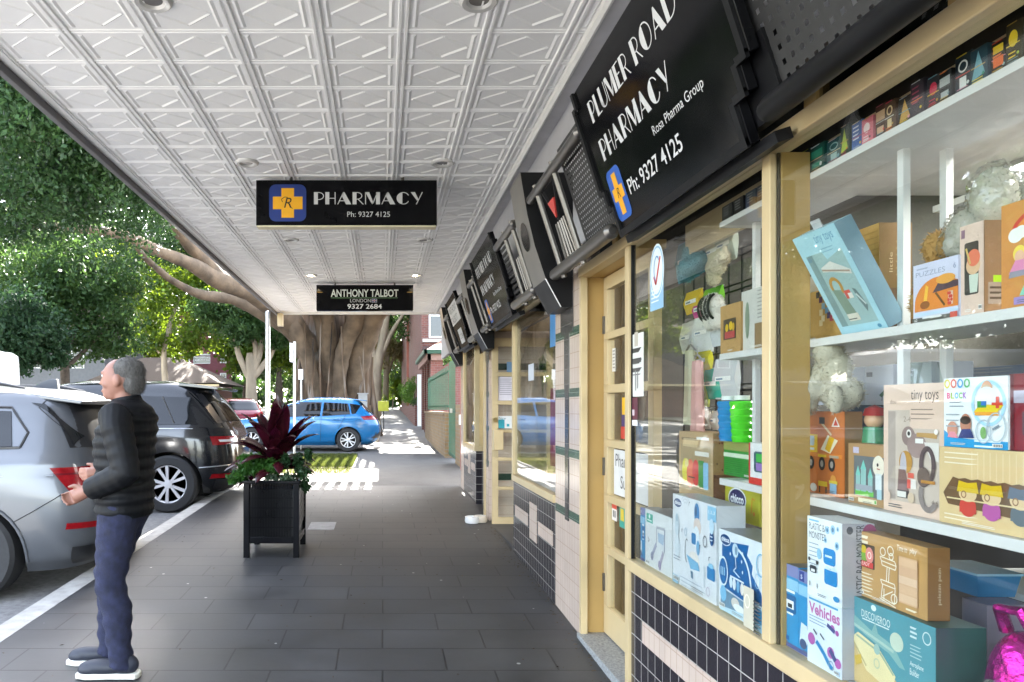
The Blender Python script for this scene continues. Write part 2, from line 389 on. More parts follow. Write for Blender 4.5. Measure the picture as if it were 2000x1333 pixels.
sheet('driveway', -9, 2.2, [18.3, 20, 23], -.004, CONC, thick=.3)
sheet('concrete_path', -.1, 1.9, [23, 30, 45, 60, 95], .0, CONC, thick=.3)
sheet('garden_bed', -2.35, -.62, [13.3, 15.0], -.01, SOIL, thick=.3)
sheet('verge', -2.35, -.62, [15.0, 18.3], -.012, SOIL, thick=.3)
sheet('verge', -2.6, -.1, [23, 30, 60, 95], -.02, SOIL, thick=.3)
sheet('side_garden', 2.2, 60, [11.5, 20, 30, 60, 95], -.05, SOIL, thick=.3)
sheet('far_verge', -60, -14, [-10, 4.5, 10, 20, 60, 150], -.02, mat('dry verge', (.34, .31, .24), .95, var=.4, scale=8), thick=.3)
# joints in the concrete path
def grass(name, regs, n, h, m):
    vs = []; 
    for (x0, x1, y0, y1, k) in regs:
        x = rng.uniform(x0, x1, k); y = rng.uniform(y0, y1, k); z = np.interp(y, *_zk)-.012
        a = rng.uniform(0, 6.28, k); hh = h*rng.uniform(.5, 1.3, k); ln = rng.uniform(-.03, .03, (k, 2))
        wv = np.stack([np.cos(a), np.sin(a)], 1)*.006
        b0 = np.stack([x-wv[:, 0], y-wv[:, 1], z], 1); b1 = np.stack([x+wv[:, 0], y+wv[:, 1], z], 1); t = np.stack([x+ln[:, 0], y+ln[:, 1], z+hh], 1)
        vs.append(np.stack([b0, b1, t], 1).reshape(-1, 3))
    V = np.concatenate(vs); nf = len(V)//3
    me = bpy.data.meshes.new(name); me.vertices.add(len(V)); me.vertices.foreach_set('co', V.ravel())
    me.loops.add(nf*3); me.loops.foreach_set('vertex_index', np.arange(nf*3)); me.polygons.add(nf)
    me.polygons.foreach_set('loop_start', np.arange(0, nf*3, 3)); me.polygons.foreach_set('loop_total', np.full(nf, 3)); me.update(); me.validate()
    me.materials.append(m); o = bpy.data.objects.new(name, me); COL.objects.link(o)
    return tag(o, kind='stuff')

def leafmat(name, c1, c2, trans=.45, rough=.45, gloss=.2):
    m = bpy.data.materials.new(name); m.use_nodes = True; n = m.node_tree; n.nodes.clear(); MATS[name] = m
    c1, c2 = [hx(c) if isinstance(c, str) else c for c in (c1, c2)]
    o = n.nodes.new('ShaderNodeOutputMaterial'); d = n.nodes.new('ShaderNodeBsdfPrincipled'); t = n.nodes.new('ShaderNodeBsdfTranslucent'); mx = n.nodes.new('ShaderNodeMixShader')
    tc = n.nodes.new('ShaderNodeTexCoord'); no = n.nodes.new('ShaderNodeTexNoise'); no.inputs['Scale'].default_value = 2.0; no.inputs['Detail'].default_value = 8; no.inputs['Roughness'].default_value = .8
    n.links.new(tc.outputs['Object'], no.inputs['Vector'])
    cr = n.nodes.new('ShaderNodeValToRGB'); cr.color_ramp.elements[0].position = .35; cr.color_ramp.elements[1].position = .65
    cr.color_ramp.elements[0].color = (*c1, 1); cr.color_ramp.elements[1].color = (*c2, 1); n.links.new(no.outputs[0], cr.inputs[0])
    n.links.new(cr.outputs[0], d.inputs['Base Color']); d.inputs['Roughness'].default_value = rough; d.inputs['Specular IOR Level'].default_value = gloss
    hs = n.nodes.new('ShaderNodeHueSaturation'); hs.inputs['Hue'].default_value = .47; hs.inputs['Saturation'].default_value = 1.1; hs.inputs['Value'].default_value = 2.0
    n.links.new(cr.outputs[0], hs.inputs['Color']); n.links.new(hs.outputs[0], t.inputs[0])
    mx.inputs[0].default_value = trans; n.links.new(d.outputs[0], mx.inputs[1]); n.links.new(t.outputs[0], mx.inputs[2]); n.links.new(mx.outputs[0], o.inputs[0])
    return m
GRASSM = leafmat('grass blades', (.03, .05, .013), (.07, .09, .025), .35, .6)
grass('lawn', [(-2.3, -.63, 15.0, 18.2, 26000), (-2.3, -.63, 13.6, 15.0, 1500), (-2.5, -.15, 23, 60, 9000)], 0, .07, GRASSM)

def litter(name, n, m):
    vs = []
    for _ in range(n):
        if rng.random() < .6: y = rng.uniform(1.5, 8); x = 1.24-abs(rng.normal(0, .06))
        else: y = rng.uniform(2.5, 11); x = rng.uniform(-2.3, 1.2)
        s_ = rng.uniform(.004, .016); a = rng.uniform(0, 6.28); z = zg(y)+.004
        vs += [(x+s_*math.cos(a), y+s_*math.sin(a), z), (x-s_*.4*math.sin(a), y+s_*.4*math.cos(a), z+.004), (x-s_*math.cos(a), y-s_*math.sin(a), z), (x+s_*.4*math.sin(a), y-s_*.4*math.cos(a), z+.002)]
    q = MB(); q.add(vs, [[4*i, 4*i+1, 4*i+2, 4*i+3] for i in range(n)]); return tag(q.build(name, m, None, sharp=None), kind='stuff')
litter('leaf_litter', 420, mat('dry leaf bits', (.10, .07, .04), .9, var=.6, scale=40))
# ------------------------------------------------------------------ awning over the pavement
AZ = 3.48; AX0, AX1, AY0, AY1 = -2.19, 1.124, -4.0, 15.27
aw = thing('awning', 'long white pressed metal awning ceiling with dark outer edge over the pavement', 'awning', (-.5, 5.6, AZ))
b = MB(); b.box(AX0-.06, 1.34, AY0, AY1, AZ, AZ+.16)
b.build('roof', CEIL, aw)
c = MB(); tx, ty = .457, .343
nx = int((AX1-AX0)/tx)+1; ny = int((AY1-AY0)/ty)+1
def ridge(mb, a, d, wd, h):     # triangular moulding hanging below the ceiling
    a = Vector((a[0], a[1], AZ)); d = Vector((d[0], d[1], AZ)); u = (d-a).normalized(); n = Vector((-u.y, u.x, 0))*wd/2; dn = Vector((0, 0, -h))
    e = u*min(wd*.4, (d-a).length*.1)
    mb.add([a-n, a+n, d+n, d-n, a+e+dn, d-e+dn], [[0, 4, 5, 3], [1, 2, 5, 4], [0, 1, 4], [3, 5, 2]])
for i in range(nx+1):
    x = AX1-.10-i*tx
    if x < AX0: continue
    for dx, wd, h in ((-.018, .022, .013), (.018, .022, .013)): c.prism([(x+dx-wd/2, AY0, AZ), (x+dx-wd*.3, AY0, AZ-h), (x+dx+wd*.3, AY0, AZ-h), (x+dx+wd/2, AY0, AZ)], (0, AY1-AY0, 0))
    for j in range(ny):
        y = AY0+j*ty
        if y+ty > AY1: continue
        for s_ in (-1, 1): ridge(c, (x+s_*.062, y+.03), (x+s_*.062, y+ty-.05), .03, .008)
        xc = x-tx/2
        if xc-.15 > AX0:
            l, r_, t_, q = (xc-.145, y+.16), (xc+.145, y+.16), (xc, y+.275), (xc, y+.05)
            jz = random.uniform(.75, 1.2); ridge(c, l, t_, .020, .007*jz); ridge(c, t_, r_, .020, .007*jz); ridge(c, l, q, .014, .005); ridge(c, q, r_, .014, .005)
for j in range(ny+1):
    y = AY0+j*ty-.01
    if y > AY1-.03: continue
    for dy in (-.014, .014): c.prism([(AX0, y+dy-.006, AZ), (AX0, y+dy, AZ-.006), (AX0, y+dy+.006, AZ)], (AX1-AX0, 0, 0))
c.build('ceiling', CEIL, aw, sharp=20)
b = MB(); b.box(AX0-.075, AX0-.03, AY0, AY1, AZ-.075, AZ+.22); b.build('outer_fascia', mat('backlit fascia grey', (.10, .095, .10), .5), aw, bevel=.004)  # backlit darkness of the fascia is put into its grey
b = MB(); b.box(AX0-.03, AX0+.03, AY0, AY1, AZ-.022, AZ); b.build('edge_bead', CEIL, aw)
b = MB(); b.prism([(AX1-.025, AY0, AZ), (AX1-.02, AY0, AZ-.03), (AX1, AY0, AZ-.045), (AX1+.02, AY0, AZ-.03), (AX1+.03, AY0, AZ)], (0, AY1-AY0, 0)); b.build('cornice', WHITE, aw)
b = MB(); b.box(AX0-.075, 1.34, AY1, AY1+.04, AZ-.05, AZ+.2); b.build('end_fascia', WHITE, aw)
b = MB(); b.box(-2.21, -2.10, 15.06, 15.22, AZ-.32, AZ-.051); b.build('bracket', CREAM, aw)
def downlight(x, y, lit, label):
    t = thing('downlight', label, 'downlight', (x, y, AZ), 'round downlights in the awning ceiling')
    m = MB(); m.lathe([(.050, -.004), (.062, -.018), (.085, -.022), (.098, -.012), (.102, 0.0)], (x, y, AZ), 28, caps=False); m.build('trim_ring', mat('downlight ring', (.62, .61, .60), .35, metal=.2), t)
    m = MB(); m.lathe([(.001, -.006), (.051, -.005)], (x, y, AZ), 24)
    if lit:
        L_ = bpy.data.lights.new('downlight_lamp', 'SPOT'); L_.energy = 5; L_.spot_size = R(120); L_.spot_blend = .6; L_.color = (1, .74, .5); L_.shadow_soft_size = .04
        lo = bpy.data.objects.new('downlight_lamp', L_); COL.objects.link(lo); lo.parent = t; lo.location = (0, 0, -.03)
    m.build('lens', mat('lit lens', (.9, .85, .7), .4, emis=(1, .82, .5), es=9) if lit else mat('unlit lens', (.17, .16, .155), .2), t)
for (x, y, l, s_) in ((-1.15, 3.58, 0, 'unlit downlight nearest the viewer on the road side'), (.483, 3.58, 0, 'unlit downlight nearest the viewer on the shop side'),
        (-1.126, 5.95, 0, 'unlit downlight just above the left end of the black pharmacy sign'), (.50, 5.95, 0, 'unlit downlight just above the right end of the black pharmacy sign'),
        (-1.11, 8.68, 0, 'unlit downlight below the left part of the pharmacy sign in the photo'), (.515, 8.68, 0, 'unlit downlight below the right end of the pharmacy sign in the photo'),
        (-1.10, 11.0, 1, 'glowing downlight by the left end of the small far sign'), (.512, 11.0, 1, 'glowing downlight by the right end of the small far sign')):
    downlight(x, y, l, s_)

def cross_logo(a, u, v, s):
    a.rrect(u, v, s, s, s*.18, '#0f2f7a'); t = s*.34; q = s*.1
    a.rect(u+q, v+s/2-t/2, s-2*q, t, '#e9a90c'); a.rect(u+s/2-t/2, v+q, t, s-2*q, '#e9a90c')
    a.text('R', u+s*.40, v+s*.37, None, s*.27, '#1b1206', shear=.25)
    a.line([(u+s*.36, v+s*.52), (u+s*.33, v+s*.60), (u+s*.42, v+s*.66), (u+s*.5, v+s*.65)], s*.018, '#1b1206'); a.line([(u+s*.56, v+s*.4), (u+s*.63, v+s*.35)], s*.02, '#1b1206')
def hang(y, x0, x1, z0, z1, label, fill, strip):
    t = thing('hanging_sign', label, 'sign', ((x0+x1)/2, y, z0))
    m = MB(); m.box(x0, x1, y, y+.11, z0+.012, z1); m.build('sign_box', BLACK, t, bevel=.004)
    m = MB(); m.box(x0+.005, x1-.005, y+.004, y+.106, z0, z0+.011); m.build('bottom_strip', strip, t)
    for x in (x0+.3, x1-.3): m = MB(); m.tube([(x, y+.055, z1-.01), (x, y+.055, AZ+.01)], .014, 8); m.build('hanger', GUN, t)
    a = Art(**facing(x0, y, z0)); fill(a, t)
SILV = '#c9cacb'
def fill1(a, t):
    cross_logo(a, .115, .045, .325); a.build('cross_emblem', t)
    a.deco('PHARMACY', .508, .195, .955, .107, SILV); a.build('lettering', t); a.text('Ph: 9327 4125', .80, .085, .375, None, SILV); a.build('phone_number', t)
hang(6.29, -1.109, .478, 3.03, 3.438, 'black sign with a yellow cross hanging from the awning, the nearer of two', fill1, mat('painted lit underside', (.75, .68, .48), .5))  # cream colour on the sign's underside stands for the light on it
def fill2(a, t):
    a.text('ANTHONY TALBOT', .235, .222, 1.10, .125, '#e8efe9', bold=.02); a.rect(.235, .204, 1.09, .006, '#7fae7c'); a.build('lettering', t)
    a.text('LONDON', .55, .135, .335, .055, SILV); a.build('lettering', t); a.rect(.90, .133, .085, .058, '#d6d8dc'); a.rect(.905, .137, .075, .05, '#2c3f78'); a.rect(.905, .157, .075, .011, '#e4e4e4'); a.rect(.937, .137, .011, .05, '#e4e4e4'); a.rect(.905, .16, .075, .005, '#b32b2b'); a.rect(.94, .137, .005, .05, '#b32b2b')
    a.build('flag_print', t); a.text('9327 2684', .505, .03, .56, .078, '#e8e8ea', bold=.012); a.build('phone_number', t)
    a.ell(.06, .30, .05, .007, '#b78a2a'); a.build('amber_stroke', t); a.ell(1.52, .30, .05, .007, '#b78a2a'); a.build('amber_stroke', t)
hang(11.67, -1.075, .50, 3.022, 3.44, 'small black sign hanging farther away under the awning with three lines of white lettering', fill2, BLACK)

# slatted pergola added unseen beyond the awning end to cast striped shade
pg = thing('shadow_frame', 'slatted timber pergola added out of sight beyond the awning end to cast shadow stripes', 'shadow_frame', (-.6, 19.5, 4.55))
m = MB()
for i in range(15):
    x = -2.55+i*.205
    m.box(x, x+.115, 20.2, 24.6, 4.60, 4.72)
m.build('long_slats', mat('weathered timber', (.22, .17, .12), .8, scale=20, stretch=(1, .1, 1)), pg)
m = MB()
for i in range(15):
    x = -2.55+i*.205; m.box(x, x+.12, 16.9, 17.9, 4.60, 4.72)
m.build('short_slats', MATS['weathered timber'], pg)
for y in (16.9, 20.2): m = MB(); m.box(-2.6, 3.2, y, y+.08, 4.48, 4.6); m.build('beam', MATS['weathered timber'], pg)
m = MB(); m.box(.22, 3.4, 16.6, 24.6, 4.73, 4.80); m.build('shade_sheet', MATS['weathered timber'], pg)  # solid sheet added to shade the right side of the path

# ------------------------------------------------------------------ shop building
XW = 1.25
sh = thing('shop_building', 'row of tiled shops with cream window frames along the right of the pavement', 'shop building', (XW, 4.6, 0))
DARKT = tilemat('dark glazed tile', (.022, .019, .024), (.03, .026, .032), (.42, .40, .37), .0875, .104, .0022, 'yz', 0, .16, .35, grime=.2)
CREAMT = tilemat('blush glazed tile', (.56, .45, .375), (.59, .47, .39), (.36, .25, .19), .0625, .1, .0016, 'yz', 0, .18, .3, grime=.08)
GREENT = tilemat('green glazed tile', (.035, .09, .06), (.045, .10, .07), (.3, .3, .26), .031, .055, .001, 'yz', 0, .15, .3, grime=.15)
BARE = mat('cream rendered wall', hx('#cdb98e'), .6, var=.06)
def slab(name, m, y0, y1, z0, z1, x0=XW, x1=XW+.12, bevel=0):
    q = MB(); q.box(x0, x1, min(y0, y1), max(y0, y1), z0, z1); return q.build(name, m, sh, bevel=bevel)
# window 1 (near): riser, sill rail, mullion, head rail
slab('tiled_riser', DARKT, -3.0, 3.64, -.3, .626)
q = MB(); q.box(XW-.004, XW, -2.0, 3.44, .313, .415); q.build('tile_inlay', CREAMT, sh)
slab('sill_rail', CREAM, -3.0, 3.64, .626, .683, XW-.02, XW+.04, .004)
slab('head_rail', CREAM, -3.0, 4.51, 2.255, 2.315, XW-.02, XW+.05, .004)
slab('window_mullion', CREAM, 2.295, 2.345, .683, 2.255, XW-.010, XW+.013, .003)
slab('window_gasket', BLACKM, 2.29, 2.35, .683, 2.255, XW+.0135, XW+.022)
slab('window_mullion', CREAM, 3.60, 3.655, -.15, 2.255, XW-.015, XW+.02, .003)
slab('window_gasket', BLACKM, 3.592, 3.60, .683, 2.255, XW-.002, XW+.02)
slab('column_casing', GOLD, 2.285, 2.365, .683, 2.255, XW+.0225, 1.363)
for y0, y1 in ((-1.2, 2.30), (2.35, 3.60)):
    p_ = slab('window_pane', GLASS, y0, y1, .683, 2.255, XW+.006, XW+.012)
    if y0 > 2:
        a = Art((XW+.006, 3.60, .683), (0, -1, 0), (0, 0, 1), (-1, 0, 0), .0003)
        def wy(px): return 3.60-YX(px, XW+.006)
        def wz(py, px): return ZP(py, YX(px, XW+.006))-.683
        # round approval sticker with red tick and a blue label below
        u = wy(1283); v0 = wz(605, 1283); v1 = wz(545, 1283); 
        a.rect(wy(1270), v0, wy(1296)-wy(1270), wz(484, 1283)-v0-.13, '#8fb9d6'); cv = wz(530, 1283)
        a.ell(u, cv, .085, .125, '#dfe7ea'); a.ring(u, cv, .078, .115, .008, '#7fb4d4'); a.line([(u-.035, cv-.02), (u-.01, cv-.06), (u+.04, cv+.06)], .014, '#c8352b'); a.ring(u, cv+.01, .035, .06, .007, '#3f86b8', 40, 250)
        a.lines(wy(1273), v0+.09, .10, 4, .018, .006, '#e9f1f5')
        a.build('sticker', p_)
        # paper notice with lines of print
        un, vn = wy(1232), wz(775, 1245); wn, hn = wy(1258)-wy(1232), wz(652, 1245)-vn
        a.rect(un, vn, wn, hn, '#dcdcd6'); a.rect(un+.06, vn+hn*.80, .05, .07, '#b9b2a4'); a.lines(un+.03, vn+hn*.70, wn*.75, 2, .05, .022, '#3b3b3b'); a.lines(un+.03, vn+hn*.52, wn*.8, 2, .04, .02, '#4b4b4b'); a.lines(un+.03, vn+hn*.34, wn*.7, 1, .03, .006, '#777'); a.rect(un+.07, vn+.03, .012, .1, '#888'); a.rect(un+.10, vn+.04, .012, .08, '#888')
        a.build('paper_notice', p_)
        un, vn = wy(1230), wz(820, 1238); a.rect(un, vn, wy(1247)-un, .11, '#5b2237'); a.rect(un+.02, vn+.02, .06, .03, '#c9b8bf'); a.rect(un, vn-.03, wy(1247)-un, .028, '#e6e2e2')
        a.build('sticker', p_)
        # sheet of conditions in the lower corner
        un, vn = wy(1455), wz(1232, 1472); a.rect(un, vn, wy(1475)-un, .14, '#b9b6a4'); a.ring(un+.025, vn+.09, .018, .024, .004, '#dcdac8'); a.lines(wy(1474), vn+.10, .055, 9, .013, .005, '#555')
        a.build('sticker', p_)
# transom and fascia wall above the head rail
slab('transom_glass', glassmat('dark transom glass', (.5, .5, .5), 1.5, boost=1.1), -3, 15.2, 2.315, 2.47, XW+.03, XW+.04)
slab('transom_backing', mat('dark transom lining', (.03, .026, .022), .7), -3, 15.2, 2.30, 2.9, XW+.30, XW+.32)
for y in (1.05, 1.55, 2.1, 2.7, 3.3, 3.9): slab('transom_bar', GOLD, y, y+.06, 2.315, 2.47, XW+.02, XW+.06)
slab('bulkhead', mat('grey bulkhead paint', (.46, .46, .49), .6, var=.05), -3, 15.2, 2.471, AZ, XW-.0, XW+.1)
slab('soffit_strip', mat('soffit paint', (.50, .50, .53), .5), -3, 15.2, AZ-.006, AZ-.001, AX1+.031, XW-.001)
# pillar 1 with art-deco tile bands
def pillar(y0, y1, z0, full=True, label='tiled_pillar'):
    o = slab('tiled_pillar', CREAMT, y0, y1, z0, 2.47)
    yc = (y0+y1)/2; d = MB(); g = MB(); k = z0*.6
    for z in (2.0, 1.6, 1.2, .79):
        if z+k > 2.4: continue
        g = MB(); g.box(XW-.004, XW, y0+.02, y1-.02, z+k-.028, z+k+.028); g.build('green_band', GREENT, sh)
    d.box(XW-.007, XW-.004, yc-.16, yc+.16, 2.0+k, 2.44); d.box(XW-.0065, XW, yc-.065, yc+.065, 1.60+k, 2.0+k); d.box(XW-.0065, XW, yc-.045, yc+.045, .74+k, 1.6+k)
    d.build('dark_band', tilemat('charcoal fluted tile', (.03, .028, .032), (.045, .042, .046), (.25, .23, .2), .03, .1, .0014, 'yz', 0, .14, .3), sh)
    return o
pillar(4.51, 5.18, -.1)
slab('door_reveal', GOLD, 4.505, 4.512, .02, 2.255, XW+.001, 1.43)
slab('reveal_strip', CREAM, 4.47, 4.509, .02, 2.255, XW-.012, XW+.03, .003)
slab('door_soffit', GOLD, 3.66, 4.50, 2.256, 2.30, XW+.05, 1.45)
slab('door_step', mat('speckled step terrazzo', (.30, .31, .31), .5, var=.45, scale=70), 3.66, 4.50, -.2, .03, XW-.03, 1.6)
def door(name, y0, y1, x, z0, z1, panes, notices):
    d_ = MB(); d_.box(x, x+.045, y0, y1, z0, z0+panes[0][0]); 
    prev = panes[0][0]
    for (a_, b_) in panes:
        if a_ > prev: d_.box(x, x+.045, y0, y1, z0+prev, z0+a_)
        d_.box(x, x+.045, y0, y0+.075, z0+a_, z0+b_); d_.box(x, x+.045, y1-.075, y1, z0+a_, z0+b_); prev = b_
    d_.box(x, x+.045, y0, y1, z0+prev, z1)
    dr = d_.build(name, CREAM, sh, bevel=.003)
    g = MB(); g.box(x+.018, x+.024, y0+.07, y1-.07, z0+panes[0][0], z0+panes[-1][1]); g.build('door_glass', GLASS, dr)
    return dr
pn = [(.17, .50), (.545, .82), (.865, 1.16), (1.205, 1.49), (1.54, 1.82), (1.865, 2.13)]
dr = door('shop_door', 3.665, 4.49, 1.385, .04, 2.25, pn, 0)
for z in (1.02, .3, 1.9): q = MB(); q.box(1.372, 1.385, 4.46, 4.475, z, z+.11); q.build('hinge', GUN, dr)
a = Art((1.402, 4.41, .04), (0, -1, 0), (0, 0, 1), (-1, 0, 0), .0003)
a.rect(.07, .88, .6, .27, '#d9d9d6'); a.text('Phar', .10, 1.05, None, .075, '#3a3a40'); a.text('Su', .19, .925, None, .075, '#3a3a40'); a.build('notice', dr)
a.rect(.04, 1.62, .06, .14, '#d8d4cc'); a.lines(.05, 1.74, .045, 6, .02, .008, '#8a8578'); a.build('notice', dr); a.rect(.21, 1.26, .06, .2, '#3a2a63'); a.rect(.22, 1.36, .06, .1, '#e2b21a'); a.rect(.2, 1.22, .08, .07, '#c23a30'); a.build('sticker', dr)
a.rect(.04, .72, .09, .10, '#e3ddd8'); a.rect(.04, .79, .09, .03, '#c9483c'); a.rect(.06, .74, .02, .04, '#555'); a.rect(.09, .74, .02, .04, '#555'); a.build('sticker', dr); a.rect(.18, .7, .12, .12, '#2e9a8b'); a.rect(.2, .74, .06, .07, '#d6b93c')
a.build('notice', dr)
# window 2 beyond the pillar, its riser and the open door in the next recess
slab('tiled_riser', DARKT, 5.18, 6.84, -.1, .752)
q = MB(); q.box(XW-.004, XW, 5.81, 6.08, .34, .645); q.build('tile_inlay', CREAMT, sh)
q = MB(); q.box(XW-.004, XW, 6.17, 6.74, .425, .53); q.build('tile_inlay', CREAMT, sh)
q = MB(); q.box(XW-.004, XW, 5.26, 5.75, .425, .53); q.build('tile_inlay', CREAMT, sh)
slab('sill_rail', CREAM, 5.18, 6.84, .752, .81, XW-.02, XW+.04, .004)
slab('head_rail', CREAM, 5.18, 8.16, 2.30, 2.37, XW-.02, XW+.05, .004)
slab('window_mullion', CREAM, 6.79, 6.85, .81, 2.30, XW-.015, XW+.06, .004)
p_ = slab('window_pane', GLASS, 5.18, 6.79, .81, 2.30, XW+.006, XW+.012)
a = Art((XW+.006, 6.79, .81), (0, -1, 0), (0, 0, 1), (-1, 0, 0), .0003)
a.rect(.62, .86, .22, .14, '#c9cdd6'); a.build('paper_notice', p_); a.rect(1.42, 1.08, .17, .30, '#3d7fb5'); a.build('sticker', p_)
slab('return_wall', CREAMT, 6.80, 6.86, .05, .81, XW+.02, 2.2)
slab('door_soffit', GOLD, 6.85, 8.16, 2.31, 2.36, XW+.05, 2.3)
Yd = 8.20
def fdoor():
    z = [(.187, .50), (.537, .834), (.87, 1.154), (1.189, 1.475), (1.52, 1.80), (1.848, 2.14)]
    x0, x1 = 1.255, 1.95; m = MB(); m.box(x0, x1, Yd, Yd+.045, .105, .187); prev = .187
    for a_, b_ in z:
        if a_ > prev: m.box(x0, x1, Yd, Yd+.045, prev, a_)
        m.box(x0, x0+.07, Yd, Yd+.045, a_, b_); m.box(x1-.07, x1, Yd, Yd+.045, a_, b_); prev = b_
    m.box(x0, x1, Yd, Yd+.045, prev, 2.24)
    d = m.build('open_door', CREAM, sh, bevel=.003)
    g = MB(); g.box(x0+.06, x1-.06, Yd+.02, Yd+.025, .187, 2.14); g.build('door_glass', GLASS, d)
    k = MB(); k.box(1.26, 1.37, Yd-.09, Yd-.001, .96, 1.19); k.build('letter_box', CREAM, d, bevel=.006)
    k = MB(); k.lathe([(.001, -.05), (.026, -.05), (.03, -.03), (.014, -.02), (.014, 0)], (1.285, Yd, 1.30), 14, 'y'); k.build('door_knob', mat('brass', (.45, .35, .15), .3, metal=1), d)
    a = Art(**facing(1.325, Yd+.018, .105)); a.rect(0, 1.42, .2, .27, '#d8d3dc'); a.lines(.02, 1.66, .16, 9, .022, .008, '#9d97a2'); a.build('notice', d); a.rect(0, 1.1, .19, .14, '#d5d8d8'); a.rect(0, 1.1, .075, .10, '#2f97a8'); a.rect(.1, 1.12, .03, .03, '#2f97a8'); a.text('New', .01, 1.2, None, .03, '#2f7f8a'); a.build('notice', d)
    a.rect(.1, 1.72, .1, .14, '#6f8fae'); a.build('notice', d)
fdoor()
slab('recess_wall', CREAMT, Yd+.14, Yd+.2, 0, 2.35, XW+.03, 2.3)
for z in (.60, 1.88): q = MB(); q.box(XW+.03, 2.3, Yd+.13, Yd+.14, z, z+.075); q.build('green_band', mat('deep green tile', (.02, .05, .035), .2), sh)
slab('recess_floor', PAVE, 6.86, 8.2, -.1, .105, XW+.01, 3)
pillar(8.40, 8.66, 0)
slab('door_post', CREAM, 8.66, 8.74, .1, 2.35, XW-.02, XW+.06, .003)
# third shop
slab('tiled_riser', DARKT, 9.62, 11.0, -.1, .86)
q = MB(); q.box(XW-.004, XW, 10.2, 10.45, .50, .78); q.build('tile_inlay', CREAMT, sh)
q = MB(); q.box(XW-.004, XW, 10.5, 10.9, .58, .68); q.build('tile_inlay', CREAMT, sh)
q = MB(); q.box(XW-.004, XW, 9.7, 10.1, .58, .68); q.build('tile_inlay', CREAMT, sh)
q = MB(); q.box(XW+.001, 1.9, 9.60, 9.62, -.1, .86); q.build('tiled_riser', tilemat('dark glazed return tile', (.022, .019, .024), (.03, .026, .032), (.42, .40, .37), .0875, .104, .0022, 'xz', 0, .16, .35, grime=.2), sh)
slab('sill_rail', CREAM, 9.60, 11.0, .86, .92, XW-.02, XW+.04, .004); slab('sill_rail', CREAM, 9.585, 9.60, .86, .92, XW-.02, 1.9)
slab('head_rail', CREAM, 8.74, 11.0, 2.32, 2.39, XW-.02, XW+.05, .004)
slab('window_mullion', CREAM, 9.58, 9.66, .92, 2.32, XW-.015, XW+.05, .004); slab('window_mullion', CREAM, 10.93, 11.0, .92, 2.32, XW-.015, XW+.05, .004)
slab('window_pane', GLASS, 9.66, 10.93, .92, 2.32, XW+.006, XW+.012)
q = MB(); q.box(XW+.05, 1.9, 9.61, 9.616, .92, 2.32); q.build('window_pane', GLASS, sh)
slab('tiled_pillar', CREAMT, 11.0, 11.42, -.1, 2.47)
slab('end_wall', BARE, 11.42, 11.5, -.1, 3.4, XW+.01, 6)
# interiors
slab('inner_header', CREAM, -1.2, 3.55, 2.19, 2.34, 1.50, 1.52)
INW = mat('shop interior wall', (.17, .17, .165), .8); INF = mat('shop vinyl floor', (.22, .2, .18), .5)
for (y0, y1) in ((-3, 4.95), (5.0, 9.3), (9.7, 11.4)):
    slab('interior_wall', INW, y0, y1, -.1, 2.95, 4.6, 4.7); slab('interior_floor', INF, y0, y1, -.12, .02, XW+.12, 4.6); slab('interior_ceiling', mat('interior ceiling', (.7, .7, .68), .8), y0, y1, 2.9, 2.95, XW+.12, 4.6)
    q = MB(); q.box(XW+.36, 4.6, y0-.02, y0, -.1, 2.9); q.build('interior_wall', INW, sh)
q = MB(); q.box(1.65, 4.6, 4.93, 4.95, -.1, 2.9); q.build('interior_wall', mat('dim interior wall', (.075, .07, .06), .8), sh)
slab('display_deck', SHELFM, -2, 3.6, .60, .682, XW+.041, 1.75)
slab('display_deck', SHELFM, 5.2, 6.79, .72, .808, XW+.041, 1.75)
slab('roof_slab', mat('roof concrete', (.25, .25, .25), .9), -3, 11.5, 3.49, 3.62, 1.35, 8)
slab('front_parapet', BARE, -3, 11.5, 3.65, 5.2, 1.30, 1.5)
def panel_light(x, y, label, es):
    t = thing('ceiling_light', label, 'ceiling light', (x, y, 2.89), 'ceiling lights inside the shops')
    m = MB(); m.box(x-.32, x+.32, y-.62, y+.62, 2.87, 2.899); m.build('housing', WHITE, t)
    m = MB(); m.box(x-.29, x+.29, y-.59, y+.59, 2.862, 2.869); m.build('diffuser', mat('lit diffuser', (.9, .9, .9), .5, emis=(1, .98, .94), es=es), t)
for x, y, s_ in ((4.05, 3.7, 'white ceiling light inside the toy window shop, seen at the right edge'), (2.2, .9, 'white ceiling light above the toy display, nearest the viewer'), (3.7, 2.6, 'white ceiling light above the middle of the toy display'), (3.0, 6.2, 'white ceiling light inside the second shop'), (3.0, 10.4, 'white ceiling light inside the farthest shop')):
    panel_light(x, y, s_, 2.6)

